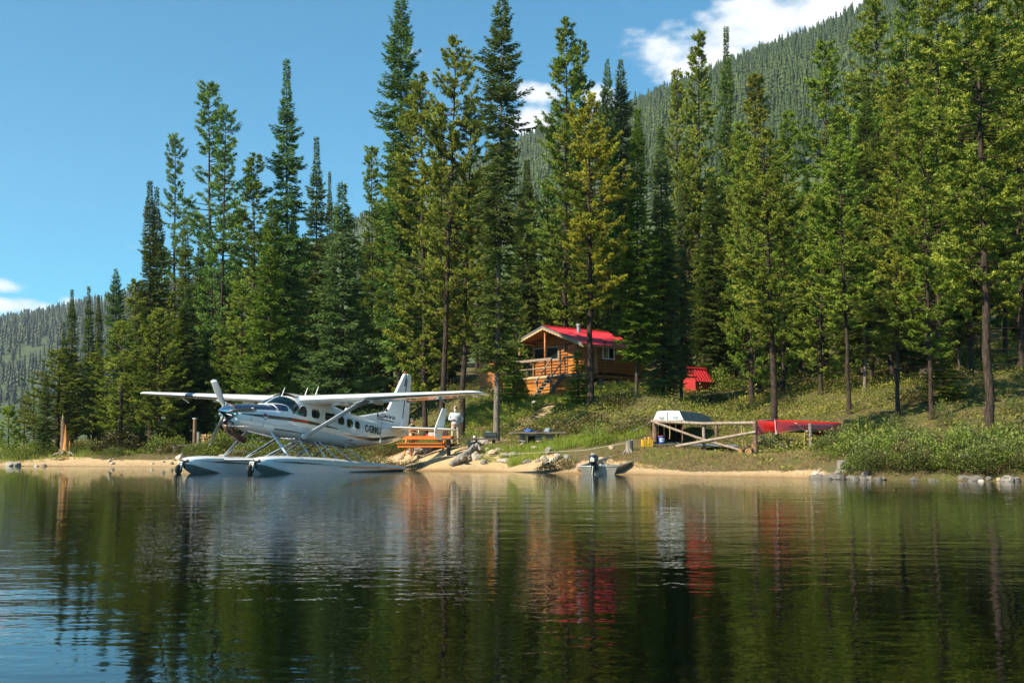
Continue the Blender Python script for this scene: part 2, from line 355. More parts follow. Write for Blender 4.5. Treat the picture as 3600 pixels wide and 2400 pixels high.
def water_mat():
    m = bpy.data.materials.new('lake_water'); m.use_nodes = True; nt = m.node_tree; nt.nodes.clear()
    out = ND(nt, 'ShaderNodeOutputMaterial'); tc = ND(nt, 'ShaderNodeTexCoord')
    def nz(sc, stretch, d=2, rot=0.0, w=0.0):
        mp = ND(nt, 'ShaderNodeMapping'); mp.inputs['Scale'].default_value = stretch; mp.inputs['Rotation'].default_value = (0, 0, rot); mp.inputs['Location'].default_value = (w, w, 0); nt.links.new(tc.outputs['Object'], mp.inputs['Vector'])
        n = ND(nt, 'ShaderNodeTexNoise'); n.inputs['Scale'].default_value = sc; n.inputs['Detail'].default_value = d; n.inputs['Roughness'].default_value = .45; nt.links.new(mp.outputs[0], n.inputs['Vector']); return n.outputs['Fac']
    # long low swell, ripples, and calmer and rougher patches
    h = math_(nt, 'ADD', math_(nt, 'MULTIPLY', nz(1.0, (.45, 1.5, 1), 1, .06), WAVE[0]), math_(nt, 'MULTIPLY', nz(1.0, (2.4, 4.6, 1), 2, -.05, 3), WAVE[1]))
    patch = ND(nt, 'ShaderNodeMapRange'); patch.inputs['From Min'].default_value = .35; patch.inputs['From Max'].default_value = .65; patch.inputs['To Min'].default_value = .45; patch.inputs['To Max'].default_value = 1.2
    nt.links.new(nz(1.0, (.03, .09, 1), 2, .1, 7), patch.inputs['Value'])
    h = math_(nt, 'ADD', h, math_(nt, 'MULTIPLY', math_(nt, 'MULTIPLY', nz(1.0, (6.5, 13, 1), 2, .12, 9), WAVE[2]), patch.outputs[0]))
    h = math_(nt, 'ADD', h, math_(nt, 'MULTIPLY', math_(nt, 'MULTIPLY', nz(1.0, (17, 30, 1), 1, -.15, 4), WAVE[3]), patch.outputs[0]))
    bn = ND(nt, 'ShaderNodeBump'); bn.inputs['Strength'].default_value = 1; bn.inputs['Distance'].default_value = 1.0; nt.links.new(h, bn.inputs['Height'])
    fr = ND(nt, 'ShaderNodeFresnel'); fr.inputs['IOR'].default_value = 1.42; nt.links.new(bn.outputs[0], fr.inputs['Normal'])
    gl = ND(nt, 'ShaderNodeBsdfGlossy'); gl.inputs['Roughness'].default_value = .015; gl.inputs['Color'].default_value = (.93, .96, .97, 1); nt.links.new(bn.outputs[0], gl.inputs['Normal'])
    tr = ND(nt, 'ShaderNodeBsdfTransparent'); tr.inputs['Color'].default_value = (.70, .66, .50, 1)
    mx = ND(nt, 'ShaderNodeMixShader'); nt.links.new(fr.outputs[0], mx.inputs[0]); nt.links.new(tr.outputs[0], mx.inputs[1]); nt.links.new(gl.outputs[0], mx.inputs[2])
    nt.links.new(mx.outputs[0], out.inputs['Surface'])
    return m
WAVE = (.0058, .0030, .0022, .00040)
def build_water():
    b = MB(); s = 3500
    b.add([(-s, -900, 0), (s, -900, 0), (s, s, 0), (-s, s, 0)], [(0, 1, 2, 3)])
    setting(b.build('lake_water', water_mat(), fixn=False))
    b = MB(); b.add([(-s, -900, -8), (s, -900, -8), (s, s, -8), (-s, s, -8)], [(0, 1, 2, 3)])
    setting(b.build('lake_bed', M_('lake_silt', (.03, .034, .018), .95), fixn=False))
# far hills: loft from a foot line over a ridge line to the back
def hill(name, rp, foot, mat, rows=26, cols=90, rough=1.0, seed=0):
    px = np.array([r[0] for r in rp], float); u = np.linspace(px[0], px[-1], cols)
    yy = np.interp(u, px, [r[1] for r in rp]); D = np.interp(u, px, [r[2] for r in rp])
    ridge = np.array([at_depth(a, c, d) for a, c, d in zip(u, yy, D)])
    fx = np.interp(u, [px[0], px[-1]], [foot[0][0], foot[1][0]]); fy = np.interp(u, [px[0], px[-1]], [foot[0][1], foot[1][1]])
    V = []
    for i in range(rows + 6):
        k = i / (rows - 1)
        if k <= 1:
            X = fx + (ridge[:, 0] - fx) * k; Y = fy + (ridge[:, 1] - fy) * k; Z = -2 + (ridge[:, 2] + 2) * (k ** 1.12)
        else:
            e = k - 1; X = ridge[:, 0] + (ridge[:, 0] - fx) * e; Y = ridge[:, 1] + (ridge[:, 1] - fy) * e; Z = ridge[:, 2] * (1 - e * 1.4)
        Z = Z + rough * min(1, 4 * k * abs(1 - k) + .12) * (vnoise(X, Y, 190, seed) * 46 + vnoise(X, Y, 60, seed + 1) * 14) + vnoise(X, Y, 30, seed + 2) * 5 * rough * min(1, k * 3)
        V.append(np.stack([X, Y, Z], -1))
    V = np.array(V); n, m = V.shape[:2]; idx = np.arange(n * m).reshape(n, m)
    F = np.stack([idx[:-1, :-1], idx[:-1, 1:], idx[1:, 1:], idx[1:, :-1]], -1).reshape(-1, 4)
    o = setting(np_mesh(name, V.reshape(-1, 3), F, mat, smooth=True))
    return V
def far_tree_templates():
    T = []
    rng = np.random.default_rng(5)
    for kind in range(4):
        V = []; F = []; tn = []
        tiers = 4 if kind < 3 else 3
        for k in range(tiers):
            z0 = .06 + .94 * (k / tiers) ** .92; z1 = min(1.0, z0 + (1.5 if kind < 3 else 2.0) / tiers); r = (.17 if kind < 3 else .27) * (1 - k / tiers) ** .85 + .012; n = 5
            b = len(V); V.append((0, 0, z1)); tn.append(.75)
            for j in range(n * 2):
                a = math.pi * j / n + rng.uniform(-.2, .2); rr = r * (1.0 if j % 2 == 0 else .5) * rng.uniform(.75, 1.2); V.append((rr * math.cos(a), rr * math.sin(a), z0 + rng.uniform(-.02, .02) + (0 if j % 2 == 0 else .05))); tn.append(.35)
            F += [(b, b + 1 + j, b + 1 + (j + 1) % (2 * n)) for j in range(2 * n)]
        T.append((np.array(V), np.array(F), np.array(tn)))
    return T
def scatter_mesh(name, T, pos, hgt, wid, rot, kind, tint, mat, parent=None):
    """many small plants joined into one mesh (stuff)"""
    VV = []; FF = []; AA = []; base = 0
    for k, (V, F, tn) in enumerate(T):
        sel = np.where(kind == k)[0]
        if not len(sel): continue
        c, s = np.cos(rot[sel])[:, None], np.sin(rot[sel])[:, None]
        x = (V[None, :, 0] * c - V[None, :, 1] * s) * wid[sel][:, None] + pos[sel, 0][:, None]
        y = (V[None, :, 0] * s + V[None, :, 1] * c) * wid[sel][:, None] + pos[sel, 1][:, None]
        z = V[None, :, 2] * hgt[sel][:, None] + pos[sel, 2][:, None]
        VV.append(np.stack([x, y, z], -1).reshape(-1, 3)); nv = len(V)
        FF.append((F[None] + (np.arange(len(sel)) * nv)[:, None, None] + base).reshape(-1, F.shape[1]))
        AA.append((tn[None] * .4 + tint[sel][:, None] * .6).ravel()); base += nv * len(sel)
    return np_mesh(name, np.concatenate(VV), np.concatenate(FF), mat, parent, attrs={'tint': np.concatenate(AA)})
def forest_on(V, n, hr, name, mat, label, seed, kmin=.12, px=None, broad=0.0):
    rng = np.random.default_rng(seed); r, c = V.shape[:2]; u = rng.uniform(kmin, .865, n * 8) ** .8 * (r - 1.001); v = rng.uniform(0, c - 1.001, n * 8)
    i = u.astype(int); j = v.astype(int); a = (u - i)[:, None]; b = (v - j)[:, None]
    p = (V[i, j] * (1 - b) + V[i, j + 1] * b) * (1 - a) + (V[i + 1, j] * (1 - b) + V[i + 1, j + 1] * b) * a
    if px is not None:
        q = 1800 + FPX * p[:, 0] / (p[:, 1] * math.cos(PITCH) + p[:, 2] * math.sin(PITCH)); p = p[(q > px[0]) & (q < px[1])]
    p = p[:n]; n = len(p)
    kind = rng.integers(0, 3, n); bro = vnoise(p[:, 0], p[:, 2] * 2, 90, 21) + rng.uniform(-.25, .25, n) > .5 - broad; kind[bro] = 3
    h = rng.uniform(*hr, n) * np.where(bro, .6, 1); tint = np.clip(rng.uniform(0, .7, n) + np.where(bro, .35, 0) + .8 * vnoise(p[:, 0], p[:, 2], 140, 33) + .4 * vnoise(p[:, 0], p[:, 2] * 2, 45, 35), 0, 1)
    p[:, 2] -= .5
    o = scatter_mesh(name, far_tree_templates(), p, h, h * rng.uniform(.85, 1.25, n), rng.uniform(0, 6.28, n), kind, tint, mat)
    return stuff(o, label, 'forest')
def build_hills():
    hm = M_('hill_floor', (.030, .055, .014), .95, col2=(.05, .075, .022), scale=.02)
    fm = leaf_mat('far_needles', ((.018, .038, .009), (.038, .068, .014), (.085, .12, .028)), transl=.15)
    VR = hill('mountain', ((700, 1010, 1750), (1250, 790, 1650), (1500, 650, 1560), (1841, 490, 1450), (2180, 378, 1350), (2600, 215, 1250), (2900, 112, 1150), (3050, 30, 1100), (3600, -260, 1000), (4700, -560, 900)), ((-120, 330), (260, 130)), hm, seed=3, cols=120)
    VL = hill('hillside', ((-1500, 1260, 1900), (-400, 1180, 1900), (0, 1140, 1900), (220, 1100, 1900), (400, 1052, 1900), (700, 985, 1900), (1100, 930, 1900), (1700, 900, 1900)), ((-1500, 820), (-60, 760)), hm, rough=.6, seed=9)
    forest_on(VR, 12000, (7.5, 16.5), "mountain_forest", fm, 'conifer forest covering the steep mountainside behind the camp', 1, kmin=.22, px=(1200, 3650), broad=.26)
    forest_on(VL, 5000, (11, 21), 'far_shore_forest', leaf_mat('far_spruce_needles', ((.010, .022, .012), (.022, .042, .022), (.05, .075, .035)), transl=.15), 'hazy blue green conifer forest on the low hill across the lake', 2, kmin=.05, px=(-350, 1200))
def build_haze():
    b = MB(); b.box((0, 900, 287), (5200, 3000, 596))
    m = bpy.data.materials.new('haze_air'); m.use_nodes = True; nt = m.node_tree; nt.nodes.clear(); out = ND(nt, 'ShaderNodeOutputMaterial')
    pv = ND(nt, 'ShaderNodeVolumePrincipled'); pv.inputs['Color'].default_value = (.72, .86, 1, 1); pv.inputs['Density'].default_value = HAZE; pv.inputs['Anisotropy'].default_value = .3
    nt.links.new(pv.outputs[0], out.inputs['Volume'])
    try: m.cycles.homogeneous_volume = True
    except Exception: pass
    stuff(b.build('haze', m), 'thin blue summer haze in the air over the lake', 'haze')
HAZE = .0001
build_ground(); build_water(); build_hills()
# ------------------------------------------------------------------ conifers
BARK = {'grey': M_('bark_grey', (.105, .085, .068), .95, col2=(.045, .034, .026), scale=5, stretch=(3, 3, .7), bump=.03, bscale=9, spec=.1),
        'pale': M_('bark_pale', (.22, .19, .155), .95, col2=(.10, .082, .066), scale=5, stretch=(3, 3, .7), bump=.03, bscale=9, spec=.1),
        'brown': M_('bark_brown', (.075, .056, .044), .95, col2=(.026, .02, .016), scale=5, stretch=(3, 3, .7), bump=.03, bscale=9, spec=.1)}
LEAF = {'spruce': leaf_mat('needles_spruce', ((0.050, 0.088, 0.019), (0.138, 0.207, 0.040), (0.288, 0.369, 0.078)), objrand=.18),
        'blue': leaf_mat('needles_blue_spruce', ((0.059, 0.113, 0.034), (0.161, 0.247, 0.076), (0.310, 0.413, 0.138)), objrand=.1),
        'pine': leaf_mat('needles_pine', ((0.079, 0.113, 0.014), (0.217, 0.273, 0.032), (0.435, 0.475, 0.059)), objrand=.18),
        'gold': leaf_mat('needles_golden_pine', ((0.126, 0.116, 0.014), (0.343, 0.292, 0.028), (0.500, 0.460, 0.055)), objrand=.05),
        'green': leaf_mat('needles_green', ((0.065, 0.113, 0.014), (0.171, 0.256, 0.026), (0.320, 0.413, 0.047)), objrand=.12)}
def quads_to(V, F, tint, P, D, L, Wd, up, tn):
    """append diamond quads: base P, direction D (unit), length L, width Wd, up vector"""
    S = np.cross(D, up); S /= np.linalg.norm(S, axis=1)[:, None] + 1e-9
    mid = P + D * (L * .45)[:, None]
    q = np.stack([P, mid + S * (Wd / 2)[:, None], P + D * L[:, None], mid - S * (Wd / 2)[:, None]], 1)
    V.append(q.reshape(-1, 3)); tint.append(np.repeat(tn, 4))
def limb(LV, LF, pts, r0, r1):
    b = sum(len(x) for x in LV); n = 3; m = len(pts)
    for i, p in enumerate(pts):
        d = pts[min(i + 1, m - 1)] - pts[max(i - 1, 0)]; d = d / (np.linalg.norm(d) + 1e-9); x = np.cross(d, (0, 0, 1.0)); x /= np.linalg.norm(x) + 1e-9; y = np.cross(x, d); r = r0 + (r1 - r0) * i / (m - 1)
        LV.append(np.array([p + (x * math.cos(a) + y * math.sin(a)) * r for a in (0, 2.1, 4.2)]))
    for i in range(m - 1):
        for k in range(n): LF.append((b + i * n + k, b + i * n + (k + 1) % n, b + (i + 1) * n + (k + 1) % n, b + (i + 1) * n + k))
def finish_crown(name, V, tint, LV, LF):
    V = np.concatenate(V); F = np.arange(len(V)).reshape(-1, 4); t = np.concatenate(tint); mi = np.zeros(len(F), int)
    if LV:
        L = np.concatenate(LV); F = np.concatenate([F, np.array(LF) + len(V)]); mi = np.concatenate([mi, np.ones(len(LF), int)]); V = np.concatenate([V, L]); t = np.concatenate([t, np.zeros(len(L))])
    o = np_mesh(name, V, F, [LEAF['spruce'], BARK['brown']], attrs={'tint': t}, mi=mi)
    me = o.data; bpy.data.objects.remove(o); return me
def spruce_crown(H, Rr, cb, seed, p=.8, ragged=.25, dens=1.0, droop=1.0, dead=14):
    g = np.random.default_rng(seed); V, T, LV, LF = [], [], [], []
    z = cb * H; gap = 1.0; bulge = 1.0
    while z < H * .992:
        k = (z - cb * H) / (H - cb * H); prof = (1 - k) ** p * min(1, .5 + k * 6) * min(1, (1 - k) * 5.5 + .02) ** .55 + .006
        if g.random() < .28: bulge = 1 + g.uniform(-ragged, ragged)
        nb = 6 if k < .9 else 4
        a0 = g.uniform(0, 6.28)
        for j in range(nb):
            if g.random() < .10 + ragged * .25: continue
            az = a0 + j * 6.283 / nb + g.uniform(-.35, .35)
            L = max(.12, Rr * prof * bulge * g.uniform(.62, 1.12)); el = R(42) * max(0, k - .55) / .45 - R(20) * droop * (1 - k) + g.uniform(-.12, .12)
            h = np.array([math.cos(az), math.sin(az), 0]); s = np.linspace(0, 1, 5)
            zz = z + np.tan(el) * L * s - droop * .16 * L * np.sin(s * 2.6) * (1 - k * .7) + .10 * L * s ** 3
            pts = np.stack([h[0] * L * s, h[1] * L * s, zz], 1)
            if L > .35: limb(LV, LF, pts[[0, 2, 4]], .012 + .012 * L, .004)
            n = max(3, int(L / .062 * dens)); u = (np.arange(n) + g.uniform(0, 1, n)) / n * .88 + .12
            B = np.stack([np.interp(u, s, pts[:, i]) for i in range(3)], 1)
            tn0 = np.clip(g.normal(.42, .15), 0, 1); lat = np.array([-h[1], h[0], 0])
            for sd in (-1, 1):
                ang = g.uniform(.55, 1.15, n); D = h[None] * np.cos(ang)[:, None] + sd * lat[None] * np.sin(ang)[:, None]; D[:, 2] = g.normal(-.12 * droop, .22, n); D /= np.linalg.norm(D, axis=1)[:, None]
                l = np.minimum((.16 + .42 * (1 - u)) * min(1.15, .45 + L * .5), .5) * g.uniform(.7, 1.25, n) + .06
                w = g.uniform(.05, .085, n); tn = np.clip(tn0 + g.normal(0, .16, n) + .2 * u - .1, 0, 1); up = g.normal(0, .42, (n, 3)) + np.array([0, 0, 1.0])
                quads_to(V, None, T, B, D, l, w, up, tn)
                up2 = np.cross(D, up) + g.normal(0, .3, (n, 3)); quads_to(V, None, T, B, D * 1.0 + np.array([0, 0, -.10]), l * .9, w * .8, up2, tn)
            quads_to(V, None, T, pts[-1:] - h[None] * .1, (h + np.array([0, 0, .25]))[None], np.array([.26]), np.array([.1]), np.array([[0, 0, 1.0]]), np.array([min(1, tn0 + .15)]))
        z += g.uniform(.17, .30) * (1 if k < .8 else .65)
    for _ in range(6): quads_to(V, None, T, np.array([[0, 0, H * .985 - _ * .05]]), np.array([[g.normal(0, .12), g.normal(0, .12), 1.0]]), np.array([.35]), np.array([.05]), g.normal(0, 1, (1, 3)), np.array([.5]))
    for _ in range(dead):
        z = g.uniform(.06, max(.12, cb * 1.1)) * H; az = g.uniform(0, 6.28); L = g.uniform(.3, .9) * Rr * .7; h = np.array([math.cos(az), math.sin(az), 0])
        limb(LV, LF, np.array([[0, 0, z], [h[0] * L * .5, h[1] * L * .5, z - .05 * L], [h[0] * L, h[1] * L, z - .3 * L]]), .014, .003)
    return finish_crown('spruce_crown', V, T, LV, LF)
def pine_crown(H, Rr, cb, seed, top=.5, ragged=.3, dens=1.0, dead=26):
    g = np.random.default_rng(seed); V, T, LV, LF = [], [], [], []
    def tufts(C, A, n, size, tn0):
        """needle bunches at C pointing along A"""
        m = len(C)
        P = np.repeat(C, n, 0) + np.repeat(A, n, 0) * g.uniform(-.11, .09, (m * n, 1)); D = np.repeat(A, n, 0) * .6 + g.normal(0, .62, (m * n, 3)) + np.array([0, 0, .18]); D /= np.linalg.norm(D, axis=1)[:, None]
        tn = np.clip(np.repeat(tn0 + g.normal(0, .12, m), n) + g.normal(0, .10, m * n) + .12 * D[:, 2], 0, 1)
        quads_to(V, None, T, P, D, g.uniform(.7, 1.2, m * n) * size, g.uniform(.030, .050, m * n), g.normal(0, 1, (m * n, 3)), tn)
    z = cb * H; bulge = 1.0
    while z < H * .985:
        k = (z - cb * H) / (H - cb * H); prof = min(1, .5 + k * 3.0) * (1 - k ** 2.3) ** .8 * (1 - k * (1 - top) * .42) + .05
        if g.random() < .4: bulge = 1 + g.uniform(-ragged, ragged)
        for j in range(4 if k < .85 else 3):
            if g.random() < .14 + .3 * ragged * (g.random() < .4): continue
            az = g.uniform(0, 6.28); L = max(.25, Rr * prof * bulge * g.uniform(.5, 1.15)); el = -.18 + .75 * k + g.uniform(-.15, .15)
            h = np.array([math.cos(az), math.sin(az), 0]); s = np.linspace(0, 1, 5); lat = np.array([-h[1], h[0], 0])
            wob = g.normal(0, .05, 5) * L
            pts = np.stack([h[0] * L * s + lat[0] * wob, h[1] * L * s + lat[1] * wob, z + np.tan(el) * L * s * .8 + .28 * L * s ** 2.4 - .10 * L * np.sin(s * 3)], 1)
            limb(LV, LF, pts[[0, 2, 4]], .014 + .014 * L, .006)
            tn0 = np.clip(g.normal(.45, .15), 0, 1); C = []; A = []
            n = max(3, int(L * 6.2 * dens))
            for q in range(n):
                u = g.uniform(.34, 1.0); b = np.array([np.interp(u, s, pts[:, i]) for i in range(3)])
                sl = g.uniform(.12, .55) * L * .5 * (1.15 - u) + .08; dd = h * g.uniform(.3, 1) + lat * g.uniform(-1, 1) + np.array([0, 0, g.uniform(-.05, .5)]); dd /= np.linalg.norm(dd); e = b + dd * sl
                if sl > .2: limb(LV, LF, np.array([b, e]), .008, .004)
                for w in np.linspace(.45, 1, 2 if sl < .25 else 3): C.append(b + dd * sl * w); A.append(dd)
            C.append(pts[-1]); A.append(h + np.array([0, 0, .4]))
            tufts(np.array(C), np.array(A), int(18 * min(dens, 1.0)), .175, tn0)
        z += g.uniform(.18, .36) * (1 if k < .8 else .6)
    tufts(np.array([[0, 0, H * .99], [0, 0, H * .975], [.05, 0, H * .96]]), np.array([[0, 0, 1.0]] * 3), 20, .17, .5)
    for _ in range(dead):
        z = g.uniform(.10, max(.14, cb * 1.15)) * H; az = g.uniform(0, 6.28); L = g.uniform(.35, 1.0) * Rr * .75; h = np.array([math.cos(az), math.sin(az), 0]); d = g.uniform(-.35, .1)
        limb(LV, LF, np.array([[0, 0, z], [h[0] * L * .5, h[1] * L * .5, z + d * L * .3], [h[0] * L, h[1] * L, z + d * L]]), .016, .003)
    return finish_crown('pine_crown', V, T, LV, LF)
def trunk_mesh(H, r, seed):
    g = random.Random(seed); b = MB(); n = 12; pts = []; rad = []
    for i in range(n + 1):
        k = i / n; pts.append((g.uniform(-.4, .4) * r * (k > 0) * (1 - k), g.uniform(-.4, .4) * r * (k > 0) * (1 - k), -.35 + k * (H * .985 + .35))); rad.append(r * ((1 - k) ** .9 * .97 + .03))
    pts.insert(1, (0, 0, .12)); rad[0] = r * 1.7; rad.insert(1, r * 1.22); pts.insert(2, (0, 0, .5)); rad.insert(2, r * 1.03)
    b.tube(pts, rad, 9); o = b.build('trunk', BARK['grey'], smooth=True); me = o.data; bpy.data.objects.remove(o); return me
HV = 22.0
CROWNS = {
 's_full': [spruce_crown(HV, 1.9, .05, 1), spruce_crown(HV, 1.9, .07, 2, ragged=.32)],
 's_mid': [spruce_crown(HV, 1.9, .12, 3, p=.72, ragged=.35), spruce_crown(HV, 1.9, .16, 4, p=.85, ragged=.3)],
 's_open': [spruce_crown(HV, 1.9, .16, 5, p=.55, ragged=.5, dens=.95, droop=.7)],
 's_broad': [spruce_crown(14.0, 2.4, .03, 6, p=.92, ragged=.14, dens=1.1, droop=.5, dead=4)],
 's_young': [spruce_crown(4.6, .95, .08, 7, p=.9, ragged=.2, dens=1.0, droop=.3, dead=3)],
 'p_full': [pine_crown(16.0, 2.2, .10, 11), pine_crown(16.0, 2.2, .14, 12, ragged=.4)],
 'p_mid': [pine_crown(HV, 2.2, .13, 13), pine_crown(HV, 2.2, .19, 14, ragged=.4)],
 'p_high': [pine_crown(HV, 2.3, .27, 15, top=.7), pine_crown(HV, 2.3, .31, 16, top=.7, ragged=.4)],
 'p_open': [pine_crown(HV, 2.1, .20, 17, top=.9, ragged=.6, dens=.85)],
 'p_young': [pine_crown(5.0, 1.1, .12, 18, dens=1.2, dead=3)]}
CH = {'s_broad': (14.0, 2.4), 's_young': (4.6, .95), 'p_full': (16.0, 2.2), 'p_young': (5.0, 1.1), 'p_mid': (HV, 2.2), 'p_high': (HV, 2.3), 'p_open': (HV, 2.1)}
TRUNKS = [trunk_mesh(20.0, .2, s) for s in (1, 2, 3)]
TREE_N = 0
def tree(name, kind, leaf, base, top, width, r, label, group, bark='grey'):
    """base, top: world points; width: crown width in metres; r: trunk radius"""
    global TREE_N
    TREE_N += 1; g = random.Random(TREE_N * 13)
    ax = top - base; H = ax.length; e = empty(name, base, 0, label, 'tree', group)
    q = Vector((0, 0, 1)).rotation_difference(ax.normalized()); e.rotation_mode = 'QUATERNION'
    e.rotation_quaternion = q @ Euler((0, 0, g.uniform(0, 6.28))).to_quaternion()
    h0, r0 = CH.get(kind, (HV, 1.9)); lst = CROWNS[kind]
    c = bpy.data.objects.new('crown', lst[g.randrange(len(lst))]); COL.objects.link(c); c.parent = e; w = width / 2 / r0; c.scale = (w, w, H / h0)
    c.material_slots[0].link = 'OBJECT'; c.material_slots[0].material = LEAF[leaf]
    t = bpy.data.objects.new('trunk', TRUNKS[g.randrange(3)]); COL.objects.link(t); t.parent = e; t.scale = (r / .2, r / .2, H / 20.0)
    t.material_slots[0].link = 'OBJECT'; t.material_slots[0].material = BARK[bark]
    return e
